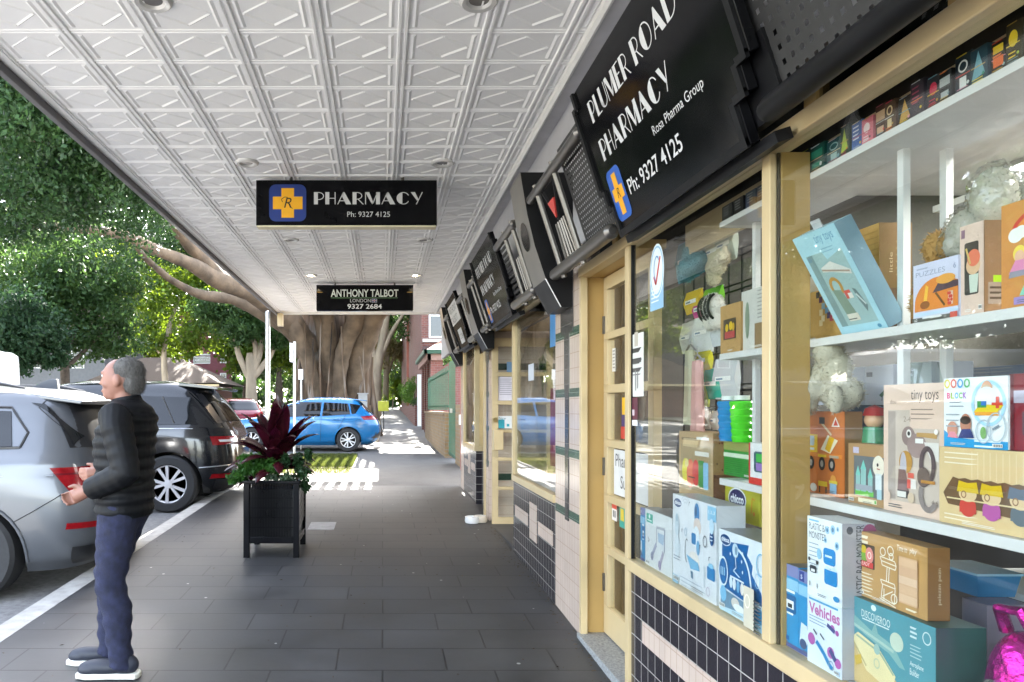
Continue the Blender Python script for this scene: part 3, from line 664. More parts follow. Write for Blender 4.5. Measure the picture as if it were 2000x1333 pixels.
# ------------------------------------------------------------------ fascia: fins, tubes, grilles, sign boards
FB, FT = Vector((1.13, 0, 2.249)), Vector((.915, 0, 2.915)); FD = FT-FB; FN = Vector((-.666, 0, -.215)).normalized()
def fp(y, t, n=0.0):
    p = FB+FD*t+FN*n; return Vector((p.x, y, p.z))
def fin(y, th):
    pr = [(.903, 2.984), (.95, 2.706), (1.0, 2.50), (1.071, 2.286), (1.172, 2.10), (XW-.001, 2.10), (XW-.001, 2.984)]
    m = MB(); k = len(pr); v = [(x, y, z) for x, z in pr]+[(x, y+th, z) for x, z in pr]
    m.set(0).add(v, [list(range(k)), [k+i for i in range(k)][::-1]]+[[i, (i+1) % k, k+(i+1) % k, k+i] for i in range(3, k)])
    m.set(1).add(v, [[i, i+1, k+i+1, k+i] for i in range(3)])
    f_ = m.build('fascia_fin', [BLACKM, PEWTER], sh, sharp=20)
    c0, c1 = Vector((1.0, 0, 2.50)), Vector((.95, 0, 2.706)); d = (c1-c0).normalized(); n_ = Vector((-d.z, 0, d.x)); 
    if n_.x > 0: n_ = -n_
    o = MB(); o.add([Vector(((c0+c1)/2).to_tuple())+n_*.004+Vector((0, y+th/2, 0))+d*.098*math.sin(t)+Vector((0, th*.27*math.cos(t), 0)) for t in np.linspace(0, 6.283, 28, endpoint=False)], [list(range(28))]); o.build('oval_inset', BLACK, f_)
    e = MB(); e.tube([(x-.002, y-.002, z) for x, z in pr[3:5]], .004, 6); e.build('edge_trim', STEEL, f_)
fin(4.70, .38); fin(8.0, .42); fin(11.0, .42)
def grille(y0, y1, cw, label, hole=.36):      # perforated metal panel with real holes
    m = MB(); ny_ = max(2, int((y1-y0)/cw)); nz_ = int(FD.length*.86/cw); cy = (y1-y0)/ny_; ct = .86/nz_
    for i in range(ny_):
        for j in range(nz_):
            ya, yb = y0+i*cy, y0+(i+1)*cy; ta, tb = .07+j*ct, .07+(j+1)*ct; sh_ = 0
            ym, tm = (ya+yb)/2, (ta+tb)/2; r = hole/2
            o = [(ya, ta), (yb, ta), (yb, tb), (ya, tb)]; h = [(ym-cy*r, tm-ct*r), (ym+cy*r, tm-ct*r), (ym+cy*r, tm+ct*r), (ym-cy*r, tm+ct*r)]
            if (i in (0, ny_-1)) or (j in (0, nz_-1)): m.add([fp(y, t, -.05) for y, t in o], [[0, 1, 2, 3]]); continue
            m.add([fp(y, t, -.05) for y, t in o+h], [[0, 1, 5, 4], [1, 2, 6, 5], [2, 3, 7, 6], [3, 0, 4, 7]])
    return m.build('perforated_panel', mat('perforated dark sheet', (.028, .027, .027), .5, metal=.1), label)
def frame(segs, name_label, left_deco=True):
    t = thing('fascia_railing', name_label, 'fascia railing', (1.1, segs[0][0], 2.25))
    for (y0, y1), (tt, n_, r) in [(q, k) for q in segs for k in ((.075, .0, .038), (.80, .0, .03))]:
        m = MB(); p0, p1 = fp(y0, tt, n_), fp(y1, tt, n_)
        m.tube([p0, p0+Vector((0, .02, 0)), p1-Vector((0, .04, 0)), p1-Vector((0, .015, 0)), p1], [r*.5, r, r, r*.85, r*.3], 16); m.build('rail_tube', GUN if left_deco else BLACKM, t)
    return t
f1 = frame([(3.47, 4.66)], 'gunmetal rails and perforated grille beside the near fascia sign')
grille(3.46, 4.02, .028, f1)
for y in (4.02, 4.45):
    m = MB(); m.tube([fp(y, .0, .0), fp(y, .86, .0)], .017, 10); m.build('upright_rod', GUN, f1)
m = MB()
for i in range(5): m.tube([fp(4.09+i*.062, .02, -.01), fp(4.13+i*.044, .44, -.01)], .009, 6)
m.build('thin_bars', GUN, f1)
m = MB(); m.tube([fp(4.22, .44, -.01), fp(4.40, .80, -.01)], .010, 6); m.tube([fp(4.22, .44, -.01), fp(4.08, .80, -.01)], .010, 6); m.build('chevron_bars', BLACKM, f1)
m = MB(); m.prism([fp(4.215, .47, .0), fp(4.285, .62, .0), fp(4.15, .62, .0)], FN*.01); m.build('red_triangle', mat('red badge', (.6, .06, .05), .4), f1)
f2 = frame([(-1.0, 2.09)], 'black tube and perforated grille over the near toy window', False)
grille(-.6, 2.12, .042, f2)
def fboard(y0, y1, label, fill, k=1.0):
    """Stepped sign board between y0 (near end) and y1 (far end)."""
    t = thing('fascia_sign', label, 'sign', (1.1, (y0+y1)/2, 2.25)); L = y1-y0
    pts = [(.13, .0), (.13, .2), (.06, .2), (.06, .33), (0, .33), (0, .92), (.05, .92), (.05, 1.03)]
    outl = [(y0+d*k, tt) for d, tt in pts]+[(y1-d*k*.75, tt) for d, tt in pts[::-1]]
    m = MB(); m.prism([fp(y, tt, -.035) for y, tt in outl], FN*.035); m.build('board', BLACK, t, bevel=.004)
    rim = MB(); cy, ct = (y0+y1)/2, .5
    fr_ = [(y0+d*k, tt) for d, tt in pts]
    for seg in (fr_, [(y1-d*k*.75, tt) for d, tt in pts]):
        for a_, b_ in zip(seg[:-1], seg[1:]):
            sgn = 1 if seg is fr_ else -1
            rim.prism([fp(a_[0], a_[1], .001), fp(b_[0], b_[1], .001), fp(b_[0]+sgn*.028, b_[1], .001), fp(a_[0]+sgn*.028, a_[1], .001)], FN*.012) if abs(a_[1]-b_[1]) > .01 else rim.prism([fp(a_[0], a_[1]-.018, .001), fp(b_[0], b_[1]-.018, .001), fp(b_[0], b_[1]+.018, .001), fp(a_[0], a_[1]+.018, .001)], FN*.0125)
    rim.prism([fp(y0+.13*k, -.01, .001), fp(y1-.1*k, -.01, .001), fp(y1-.1*k, .035, .001), fp(y0+.13*k, .035, .001)], FN*.011)
    rim.build('stepped_frame', BLACKM, t)
    m = MB(); m.prism([fp(y0-.02, .06, -.09), fp(y0-.02, .40, -.09), fp(y0+.2, .40, -.09), fp(y0+.2, .06, -.09)], FN*.05); m.prism([fp(y0+.05, -.05, -.08), fp(y1-.05, -.05, -.08), fp(y1-.05, .0, -.08), fp(y0+.05, .0, -.08)], FN*.05); m.build('backing_plate', BLACKM, t)
    a = Art(fp(y1, 0, .001), (0, -1, 0), FD.normalized(), FN, .0003); fill(a, L, t)
SIL2 = '#cfcfd0'
def plumer(a, L, t):
    a.deco('PLUMER ROAD', .175, .522, .95, .095, SIL2); a.build('lettering', t); a.deco('PHARMACY', .165, .343, .78, .095, SIL2); a.build('lettering', t)
    a.text('Rosa Pharma Group', .70, .243, .43, .048, SIL2); a.build('lettering', t)
    a.rrect(.126, .055, .168, .238, .035, '#1e56b0'); a.rect(.146, .148, .128, .058, '#eca50f'); a.rect(.184, .08, .052, .19, '#eca50f'); a.text('R', .195, .155, None, .045, '#2a1a06', shear=.25); a.build('cross_emblem', t)
    a.text('Ph: 9327 4125', .335, .130, .55, .066, SIL2, bold=.01); a.build('phone_number', t)
fboard(2.07, 3.47, 'large black stepped sign with white lettering and yellow cross above the near windows', plumer)
f3 = frame([(5.2, 6.06), (7.43, 7.95)], 'gunmetal rails and slatted grille between the middle and near fins')
for y in (5.3, 5.62):
    m = MB(); m.tube([fp(y, .0, .0), fp(y, .86, .0)], .017, 10); m.build('upright_rod', GUN, f3)
m = MB()
for i in range(12): m.obox(fp(5.82, .08+i*.065, -.02), (0, .17, 0), FD.normalized()*.012, FN*.004)
m.build('grille_slats', BLACKM, f3)
m = MB()
for i in range(3): m.tube([fp(5.40+i*.06, .02, -.01), fp(5.40+i*.06, .5, -.01)], .008, 6)
m.build('thin_bars', GUN, f3)
for y in (7.5, 7.75):
    m = MB(); m.tube([fp(y, .0, .0), fp(y, .86, .0)], .017, 10); m.build('upright_rod', GUN, f3)
fboard(6.05, 7.45, 'middle fascia sign with deco lettering and yellow cross, catching reflections', plumer)
f4 = frame([(8.5, 9.12), (10.38, 10.95)], 'gunmetal rails between the middle and far fins')
for y in (8.75, 10.7):
    m = MB(); m.tube([fp(y, .0, .0), fp(y, .86, .0)], .017, 10); m.build('upright_rod', GUN, f4)
def talbot(a, L, t):
    a.rect(.12, .37, 1.0, .27, '#cfcfcf'); a.text('ANTHONY', .18, .52, .85, .09, '#26262a'); a.text('TALBOT', .18, .39, .7, .09, '#26262a'); a.build('lettering', t); a.rect(.45, .08, .42, .2, '#c4c4c6'); a.text('9327 2684', .48, .14, .36, .07, '#26262a'); a.build('phone_number', t)
fboard(9.1, 10.4, 'far fascia sign with pale panels of dark lettering', talbot)
# ------------------------------------------------------------------ vehicles
def paint(name, col, metal=.25, rough=.3): return mat(name, col, rough, metal, var=.03, scale=2, coat=.6)
TYRE = mat('tyre rubber', (.022, .022, .023), .8, var=.2, scale=30); ALLOY = mat('alloy wheel', (.62, .62, .64), .35, metal=.35)
WELL = mat('wheel well plastic', (.012, .012, .013), .8); TRIM = mat('black car trim', (.018, .018, .02), .35)
CARGLASS = mat('tinted car glass', (.006, .007, .008), .04, var=.1); LAMP = mat('red tail lamp', (.20, .003, .006), .2, coat=.2, spec=.3, var=.25, scale=30); LAMPW = mat('clear lamp', (.6, .58, .56), .15)
SEAM = mat('panel gap', (.01, .01, .012), .7); PLATE = mat('number plate', (.75, .7, .4), .4)
class Car:
    def __init__(s, name, label, loc, L, W, sl, paint_m, rz=math.pi, n=5.0):
        s.t = thing(name, label, 'car', loc, rz=rz); s.L, s.W, s.n = L, W, n
        a = np.array(sl, float); s.z = a[:, 0]; zz = []
        fine = np.concatenate([np.linspace(z0, z1, 5)[:-1] for z0, z1 in zip(s.z[:-1], s.z[1:])]+[[s.z[-1]]])
        def sm(v):
            q = np.interp(fine, s.z, v); k = np.array([1, 2, 3, 2, 1.])/9; p = np.pad(q, 2, mode='edge'); return np.convolve(p, k, 'valid')
        s.fz, s.xr, s.xf, s.w = fine, sm(a[:, 1]), sm(a[:, 2]), sm(a[:, 3]); s.pm = paint_m
        rings = []; N = 180
        for z, xr, xf, w_ in zip(s.fz, s.xr, s.xf, s.w):
            xm, h = (xr+xf)/2, (xf-xr)/2; ring = []
            for j in range(N):
                t = 2*math.pi*(j+.5)/N; c, q = math.cos(t), math.sin(t); e = 2/n
                ring.append((xm+h*math.copysign(abs(c)**e, c), w_*math.copysign(abs(q)**e, q), z))
            rings.append(ring)
        s.body = MB().loft(rings)
    def at(s, z): return [float(np.interp(z, s.fz, v)) for v in (s.xr, s.xf, s.w)]
    def sy(s, x, z):
        xr, xf, w_ = s.at(z); u = min(.999, abs((x-(xr+xf)/2)/((xf-xr)/2))); return w_*(1-u**s.n)**(1/s.n)
    def rx(s, y, z, front=False):
        xr, xf, w_ = s.at(z); u = min(.999, abs(y/w_)); h = (xf-xr)/2*(1-u**s.n)**(1/s.n); return (xr+xf)/2+(h if front else -h)
    def make(s, wheels, r, ww=.24, arch=1.13):
        s.wheels, s.r = wheels, r
        body = s.body.build('body', s.pm, s.t, sharp=50)
        me = body.data
        cut = MB()
        for x in wheels: cut.lathe([(r*arch, -s.W), (r*arch, s.W)], (x, 0, r), 36, 'y')
        co = cut.build('cutter', WELL); co.data.materials.clear(); co.data.materials.append(WELL)
        body.data.materials.append(WELL)
        b = body.modifiers.new('arch', 'BOOLEAN'); b.operation = 'DIFFERENCE'; b.object = co; b.solver = 'EXACT'
        try: b.material_mode = 'TRANSFER'
        except Exception: pass
        body.parent = None; bpy.context.view_layer.update(); dg = bpy.context.evaluated_depsgraph_get()
        nm = bpy.data.meshes.new_from_object(body.evaluated_get(dg)); body.modifiers.clear(); body.data = nm; body.parent = s.t
        nm.name = 'body'; nm.set_sharp_from_angle(angle=R(40))
        bpy.data.objects.remove(co)
        for x in wheels:
            for sg in (1, -1): s.wheel(x, sg, r, ww)
        m = MB(); m.box(min(wheels)-.1, max(wheels)+.1, -s.W*.38, s.W*.38, r*.6, r*1.4); m.build('underbody', WELL, s.t)
        return s
    def wheel(s, x, sg, r, ww):
        y = (s.W/2-.015)*sg
        m = MB(); m.lathe([(r*.66, 0), (r*.7, .012*sg), (r*.93, .012*sg), (r, -.02*sg), (r, -(ww-.02)*sg), (r*.93, -ww*sg), (r*.5, -ww*sg)], (x, y, r), 36, 'y', caps=False); t = m.build('wheel', TYRE, s.t)
        m = MB(); m.lathe([(r*.69, .004*sg), (r*.69, -.012*sg), (r*.62, -.02*sg), (r*.62, -.09*sg)], (x, y, r), 32, 'y', caps=False)
        for k in range(5):
            for d in (-.13, .13):
                a = 2*math.pi*k/5+d; a2 = 2*math.pi*k/5+d*1.9; c0, c1 = Vector((x+math.cos(a)*r*.12, y-.012*sg, r+math.sin(a)*r*.12)), Vector((x+math.cos(a2)*r*.64, y-.006*sg, r+math.sin(a2)*r*.64))
                dd = (c1-c0); nn = Vector((-dd.z, 0, dd.x)).normalized()*r*.05; m.prism([c0-nn*.8, c1-nn*1.1, c1+nn*1.1, c0+nn*.8], (0, -.03*sg, 0))
        m.lathe([(.001, .0), (r*.15, -.004*sg), (r*.16, -.04*sg)], (x, y, r), 16, 'y', caps=False); m.build('rim', ALLOY, t)
        m = MB(); m.lathe([(.001, -.075*sg), (r*.6, -.075*sg)], (x, y, r), 20, 'y'); m.build('brake_disc', mat('dark brake', (.03, .03, .03), .5, metal=.6), t)
    def side(s, name, bot, top, m, off=.008, sg=1, seg=6, parent=None, both=True):
        """Patch on the flank between two (x, z) polylines."""
        for g in ((1, -1) if both else (sg,)):
            q = MB(); pts = []
            for j in range(seg+1):
                for (xb, zb_), (xt, zt) in zip(bot, top):
                    x, z = xb+(xt-xb)*j/seg, zb_+(zt-zb_)*j/seg; e_ = s.at(z); x = min(max(x, e_[0]+.03), e_[1]-.03); pts.append((x, (s.sy(x, z)+off)*g, z))
            k = len(bot); q.add(pts, [[j*k+i, j*k+i+1, (j+1)*k+i+1, (j+1)*k+i] for j in range(seg) for i in range(k-1)])
            q.build(name, m, parent or s.t, sharp=60)
    def rear(s, name, y0, y1, z0, z1, m, off=.010, front=False, seg=10, inset=0.0):
        q = MB(); pts = []
        for j in range(seg+1):
            z = z0+(z1-z0)*j/seg
            for i in range(seg+1):
                y = (y0+(y1-y0)*i/seg)*(1-inset*j/seg); pts.append((s.rx(y, z, front)+(off if front else -off), y, z))
        k = seg+1; q.add(pts, [[j*k+i, j*k+i+1, (j+1)*k+i+1, (j+1)*k+i] for j in range(seg) for i in range(seg)]); q.build(name, m, s.t, sharp=60)
    def wrap(s, name, z0, z1, xb, xt, y1, m, off=.010, nz=6, nt=18, both=True, z0b=None, z1b=None):
        """Patch that starts on the flank (x from xb to xt) and wraps round the rear corner to y1; height may taper to (z0b, z1b) there."""
        n = s.n; z0b = z0 if z0b is None else z0b; z1b = z1 if z1b is None else z1b
        for g in ((1, -1) if both else (1,)):
            pts = []
            for j in range(nz+1):
                f = j/nz
                for i in range(nt+1):
                    q = i/nt; z = (z0+(z1-z0)*f)*(1-q)+(z0b+(z1b-z0b)*f)*q; xr, xf, w_ = s.at(z); xm, h = (xr+xf)/2, (xf-xr)/2
                    u = min(.9995, abs((xb+(xt-xb)*f-xm)/h)); t0 = math.acos(-u**(n/2)); t1 = math.pi-math.asin(min(.9995, abs(y1)/w_)**(n/2)); t = t0+(t1-t0)*q
                    c, k = math.cos(t), math.sin(t); px_, py_ = math.copysign(abs(c)**(2/n), c), abs(k)**(2/n)
                    nx_, ny_ = math.copysign(abs(px_)**(n-1), px_)/h, py_**(n-1)/w_; L = math.hypot(nx_, ny_) or 1
                    pts.append((xm+h*px_+off*nx_/L, (w_*py_+off*ny_/L)*g, z))
            k = nt+1; MB().add(pts, [[j*k+i, j*k+i+1, (j+1)*k+i+1, (j+1)*k+i] for j in range(nz) for i in range(nt)]).build(name, m, s.t, sharp=60)
    def seam(s, name, pts, wd=.008, m=None, off=.012):
        for g in (1, -1):
            q = MB(); P_ = []
            for (a, b_) in zip(pts[:-1], pts[1:]):
                for k in range(8): P_.append((a[0]+(b_[0]-a[0])*k/8, a[1]+(b_[1]-a[1])*k/8))
            P_.append(pts[-1]); q.tube([(x, (s.sy(x, z)+off*.3)*g, z) for x, z in P_], wd/2, 5); q.build(name, m or SEAM, s.t)

def linx(a, b, n=8): return [(a[0]+(b[0]-a[0])*i/n, a[1]+(b[1]-a[1])*i/n) for i in range(n+1)]
# silver SUV, rear to the kerb
SUV = [(.20, -2.1, 2.1, .80), (.30, -2.22, 2.25, .90), (.45, -2.30, 2.33, .935), (.62, -2.335, 2.34, .945), (.80, -2.31, 2.33, .948), (.95, -2.26, 2.28, .942), (1.04, -2.24, 2.05, .925), (1.10, -2.22, 1.2, .90), (1.25, -2.18, .95, .835), (1.42, -2.12, .66, .765), (1.54, -2.06, .42, .715), (1.63, -1.95, .18, .665), (1.69, -1.75, -.05, .58), (1.715, -1.4, -.25, .42)]
zr = zg(5.6)-.12
c1 = Car('silver_suv', 'silver SUV parked tail to the kerb, nearest car at the left edge of the photo', (-2.28-2.335, 5.6+.945, zr), 4.67, 1.89, SUV, paint('silver car paint', (.10, .106, .118), .35, .3)).make([-1.36, 1.45], .365)
c1.side('side_window', linx((-1.66, 1.22), (.95, 1.13), 14), linx((-1.60, 1.50), (.30, 1.55), 14), CARGLASS); c1.seam('window_trim', linx((-1.72, 1.21), (1.0, 1.12), 6)+[(.28, 1.57), (-1.60, 1.53), (-1.76, 1.33), (-1.72, 1.21)], .022, TRIM)
c1.wrap('quarter_glass', 1.29, 1.555, -2.12, -1.84, .66, CARGLASS, .010, z0b=1.22, z1b=1.57)
c1.rear('rear_glass', -.70, .70, 1.20, 1.565, TRIM, .014, inset=.08)
c1.wrap('tail_light', .845, 1.045, -2.10, -1.95, .40, LAMP, .012, z0b=.86, z1b=1.05); c1.wrap('lamp_strip', .815, .845, -2.13, -2.10, .42, LAMPW, .012, z0b=.835, z1b=.86); c1.wrap('lamp_bar', .985, 1.0, -2.02, -1.97, .42, mat('dark lamp bar', (.10, .004, .008), .2), .016, z0b=.99, z1b=1.005)
c1.rear('number_plate', -.26, .26, .86, .98, PLATE, .014); c1.wrap('lower_bumper', .24, .40, -2.05, -2.1, .02, TRIM, .010); c1.rear('reflector', -.80, -.52, .55, .60, LAMP, .012); c1.rear('reflector', .52, .80, .55, .60, LAMP, .012)
c1.seam('panel_seam', [(-.25, .40), (-.30, 1.13)]); c1.seam('panel_seam', [(.95, .40), (1.0, 1.1)]); c1.seam('panel_seam', [(-1.02, .8), (-1.15, 1.2)]); c1.seam('panel_seam', [(-1.70, .62), (-1.84, .70), (-2.0, .80), (-2.06, .845)]); c1.seam('panel_seam', [(-1.84, 1.60), (-1.80, 1.53), (-1.88, 1.46), (-2.09, 1.28)], .007); c1.seam('waist_crease', [(1.6, 1.0), (-1.98, .985)], .012, mat('waist crease paint', (.22, .23, .25), .4))  # waist line in a paler grey than the body
m = MB(); m.loft([[(-1.55, y, 1.66+.012*(1-abs(y))) for y in (-.60, -.3, 0, .3, .60)]+[(-1.55, y, 1.63) for y in (.6, .3, 0, -.3, -.6)], [(-2.14, y*1.04, 1.575+.02*(1-abs(y))) for y in (-.60, -.3, 0, .3, .60)]+[(-2.12, y*1.04, 1.555) for y in (.6, .3, 0, -.3, -.6)]]); m.build('roof_spoiler', c1.pm, c1.t, bevel=.008)
for sg in (1, -1): m = MB(); m.tube([(-1.65, .60*sg, 1.69), (-1.4, .615*sg, 1.735), (-.2, .60*sg, 1.75), (.15, .60*sg, 1.70)], [.008, .018, .018, .008], 8); m.build('roof_rail', TRIM, c1.t)
m = MB(); m.prism([(-1.42, -.03, 1.71), (-1.66, -.03, 1.69), (-1.655, -.012, 1.785), (-1.60, -.006, 1.79), (-1.42, -.02, 1.715)], (0, .045, 0)); m.build('roof_aerial', c1.pm, c1.t, bevel=.006)
c1.seam('arch_trim', [(-1.36+.43*math.cos(R(a)), .365+.43*math.sin(R(a))) for a in range(-15, 200, 12)], .025, c1.pm)
# black SUV
BSUV = [(.24, -2.2, 2.2, .84), (.34, -2.36, 2.34, .95), (.55, -2.42, 2.42, .985), (.80, -2.41, 2.42, .99), (1.0, -2.37, 2.38, .985), (1.10, -2.32, 2.2, .97), (1.17, -2.28, 1.25, .94), (1.32, -2.18, 1.0, .87), (1.50, -2.05, .68, .79), (1.64, -1.92, .40, .73), (1.74, -1.80, .12, .66), (1.785, -1.45, -.15, .50)]
zr = zg(9.57)-.12
c2 = Car('black_suv', 'black SUV parked tail to the kerb, behind the walking man', (-2.0-2.42, 9.57+.98, zr), 4.85, 1.97, BSUV, paint('black car paint', (.008, .009, .011), .1, .15)).make([-1.55, 1.38], .385)
c2.side('side_window', linx((-2.13, 1.185), (1.15, 1.18), 14), linx((-1.80, 1.55), (.55, 1.62), 14), CARGLASS)
c2.side('rear_pillar', linx((-2.26, 1.20), (-2.15, 1.20), 2), linx((-1.97, 1.62), (-1.84, 1.60), 2), TRIM, .011)
c2.seam('pillar_line', [(-1.62, 1.20), (-1.42, 1.56)], .02, TRIM); c2.seam('waist_trim', [(1.2, 1.13), (-2.28, 1.125)], .016, STEEL)
c2.rear('rear_glass', -.74, .74, 1.22, 1.62, CARGLASS, .010, inset=.1)
c2.wrap('tail_light', .90, 1.02, -2.12, -2.08, .45, LAMP, .012, z0b=.92, z1b=1.02); c2.wrap('lamp_strip', .945, .975, -2.2, -2.18, .60, LAMPW, .018)
c2.rear('number_plate', -.26, .26, .84, .96, PLATE, .014); c2.rear('reflector', -.85, -.58, .45, .51, LAMP, .014); c2.rear('reflector', .58, .85, .45, .51, LAMP, .014); c2.seam('bumper_line', [(-1.95, .60), (-2.38, .63)], .014, STEEL); c2.wrap('lower_bumper', .28, .44, -2.1, -2.15, .02, TRIM, .010)
c2.seam('panel_seam', [(-.20, .4), (-.25, 1.15)]); c2.seam('panel_seam', [(-1.15, .9), (-1.28, 1.15)])
m = MB(); m.loft([[(-1.6, y, 1.75+.012*(1-abs(y))) for y in (-.64, -.3, 0, .3, .64)]+[(-1.6, y, 1.71) for y in (.64, .3, 0, -.3, -.64)], [(-2.17, y*1.05, 1.68+.02*(1-abs(y))) for y in (-.64, -.3, 0, .3, .64)]+[(-2.14, y*1.05, 1.655) for y in (.64, .3, 0, -.3, -.64)]]); m.build('roof_spoiler', c2.pm, c2.t, bevel=.008)
# blue hatchback on the driveway
HAT = [(.17, -1.85, 2.0, .74), (.26, -2.08, 2.12, .84), (.42, -2.15, 2.16, .875), (.60, -2.16, 2.16, .885), (.75, -2.13, 2.1, .885), (.86, -2.08, 1.85, .875), (.93, -2.02, 1.25, .855), (1.00, -1.95, 1.02, .82), (1.15, -1.80, .72, .745), (1.30, -1.66, .36, .67), (1.40, -1.55, .05, .60), (1.455, -1.32, -.2, .50), (1.475, -.95, -.35, .36)]
c3 = Car('blue_hatchback', 'bright blue hatchback standing side on across the driveway by the big fig tree', (-.06-2.15, 19.3+.88, zg(19.6)), 4.31, 1.76, HAT, paint('bright blue car paint', (.007, .135, .34), .15, .25)).make([-1.28, 1.32], .318, .2)
c3.side('side_window', linx((-.52, .955), (.98, .93), 10), linx((-.56, 1.335), (.22, 1.345), 10), CARGLASS); c3.side('side_window', linx((-1.34, 1.01), (-.58, .96), 8), linx((-1.27, 1.30), (-.62, 1.335), 8), CARGLASS); c3.side('quarter_glass', linx((-1.48, 1.03), (-1.38, 1.015), 3), linx((-1.62, 1.25), (-1.32, 1.30), 3), CARGLASS)
c3.rear('rear_glass', -.6, .6, 1.05, 1.36, CARGLASS, .010, inset=.1); c3.wrap('tail_light', .86, .95, -1.70, -1.62, .40, LAMP, .012, z0b=.86, z1b=.985)
c3.rear('lower_bumper', -.84, .84, .26, .52, TRIM, .008); c3.side('lower_bumper', linx((-1.90, .36), (-2.12, .36), 4), linx((-1.98, .42), (-2.13, .50), 4), TRIM, .011)
c3.rear('number_plate', -.26, .26, .72, .83, PLATE, .01)
for a_ in ([(-.54, .28), (-.56, .95)], [(.55, .28), (.58, .93)], [(-1.02, .62), (-1.12, .80), (-1.22, 1.0)]): c3.seam('panel_seam', a_, .01)
for x in (-.98, -.02):
    for g in (1, -1):
        m = MB(); m.tube([(x-.10, (c3.sy(x, .86)+.0)*g, .865), (x-.07, (c3.sy(x, .86)+.035)*g, .868), (x+.07, (c3.sy(x, .86)+.035)*g, .868), (x+.10, c3.sy(x, .86)*g, .865)], .014, 8); m.build('door_handle', c3.pm, c3.t)
c3.seam('fuel_flap', [(-1.56+.075*math.cos(R(a)), .80+.075*math.sin(R(a))) for a in range(0, 361, 30)], .006)
m = MB(); m.loft([[(-1.25, y, 1.45) for y in (-.5, 0, .5)]+[(-1.25, y, 1.42) for y in (.5, 0, -.5)], [(-1.78, y*1.08, 1.385) for y in (-.5, 0, .5)]+[(-1.76, y*1.08, 1.365) for y in (.5, 0, -.5)]]); m.build('roof_spoiler', c3.pm, c3.t, bevel=.006)
c3.side('side_skirt', linx((-.90, .19), (.95, .19), 8), linx((-.90, .25), (.95, .25), 8), c3.pm, .02)
# small far cars and the white van
c4 = Car('maroon_car', 'maroon car in the distance between the black car and the red leaves', (-5.9, 28.5, zg(28)-.12), 4.3, 1.78, HAT, paint('maroon car paint', (.16, .008, .02), .2, .25), rz=math.pi*.62).make([-1.28, 1.32], .318, .2)
c4.rear('rear_glass', -.6, .6, 1.02, 1.36, CARGLASS, .010, inset=.1); c4.side('side_window', linx((-1.34, .99), (.95, .93), 8), linx((-1.27, 1.30), (.2, 1.34), 8), CARGLASS); c4.rear('tail_light', -.84, -.4, .78, .92, LAMP, .01); c4.rear('tail_light', .4, .84, .78, .92, LAMP, .01)
VAN = [(.3, -2.6, 2.6, .9), (.45, -2.65, 2.75, .98), (1.2, -2.65, 2.7, 1.0), (1.3, -2.65, 2.2, 1.0), (1.9, -2.63, 1.7, .97), (2.6, -2.62, 1.4, .92), (2.68, -2.5, 1.2, .8)]
c5 = Car('white_van', 'tall white van beyond the silver car at the left edge', (P(50, 700, 18).x-2.62, 17.0, zg(16)-.12), 5.3, 2.0, VAN, paint('white van paint', (.7, .7, .68), 0, .35), n=9).make([-1.6, 1.6], .34); c5.t['category'] = 'van'
c5.side('side_window', linx((1.0, 1.35), (2.0, 1.35), 4), linx((1.0, 1.85), (1.7, 1.85), 4), CARGLASS); c5.seam('panel_seam', [(.9, .4), (.9, 2.3)]); c5.seam('panel_seam', [(-.5, .4), (-.5, 2.3)])

# ------------------------------------------------------------------ planter and its plants
pz = zg(6.58)
pl = thing('planter_box', 'black square planter with slatted sides standing on four legs on the pavement', 'planter', (-1.02, 6.9, pz))
px0, px1, py0, py1 = -1.278, -.766, 6.58, 7.19
m = MB(); m.box(px0+.03, px1-.03, py0+.03, py1-.03, pz+.16, pz+.62); m.build('liner', BLACKM, pl)
for x in (px0, px1-.055):
    for y in (py0, py1-.055):
        m = MB(); m.box(x, x+.055, y, y+.055, pz-.01, pz+.68); m.build('leg', BLACK, pl, bevel=.004)
m = MB(); m.box(px0-.008, px1+.008, py0-.008, py0+.06, pz+.681, pz+.706); m.box(px0-.008, px1+.008, py1-.06, py1+.008, pz+.681, pz+.706); m.box(px0-.008, px0+.06, py0+.061, py1-.061, pz+.681, pz+.706); m.box(px1-.06, px1+.008, py0+.061, py1-.061, pz+.681, pz+.706); m.build('top_rim', BLACK, pl, bevel=.003)
m = MB(); m.box(px0+.056, px1-.056, py0+.006, py0+.045, pz+.13, pz+.19); m.box(px0+.056, px1-.056, py1-.045, py1-.006, pz+.13, pz+.19); m.box(px0+.006, px0+.045, py0+.056, py1-.056, pz+.13, pz+.19); m.box(px1-.045, px1-.006, py0+.056, py1-.056, pz+.13, pz+.19); m.build('bottom_rail', BLACK, pl, bevel=.003)
m = MB(); n_ = 26
for i in range(n_):
    x = px0+.062+(px1-px0-.13)*i/n_; m.box(x, x+.008, py0+.014, py0+.030, pz+.19, pz+.68)
for z in (.27, .36, .45, .54, .62): m.box(px0+.058, px1-.058, py0+.017, py0+.027, pz+z, pz+z+.010)
m.build('front_grille', BLACK, pl)
m = MB()
for i in range(8):
    z = pz+.205+i*.058; m.prism([(px1-.012, py0+.058, z), (px1-.012, py1-.058, z+.10 if z+.1 < pz+.66 else pz+.66), (px1-.012, py1-.058, min(pz+.675, z+.145)), (px1-.012, py0+.058, z+.045)], (-.014, 0, 0))
m.build('side_slats', mat('worn charcoal slats', (.09, .085, .08), .4, var=.3, scale=20), pl)
m = MB(); m.quad((px0+.05, py0+.05, pz+.65), (px1-.05, py0+.05, pz+.65), (px1-.05, py1-.05, pz+.65), (px0+.05, py1-.05, pz+.65)); m.build('soil', SOIL, pl)
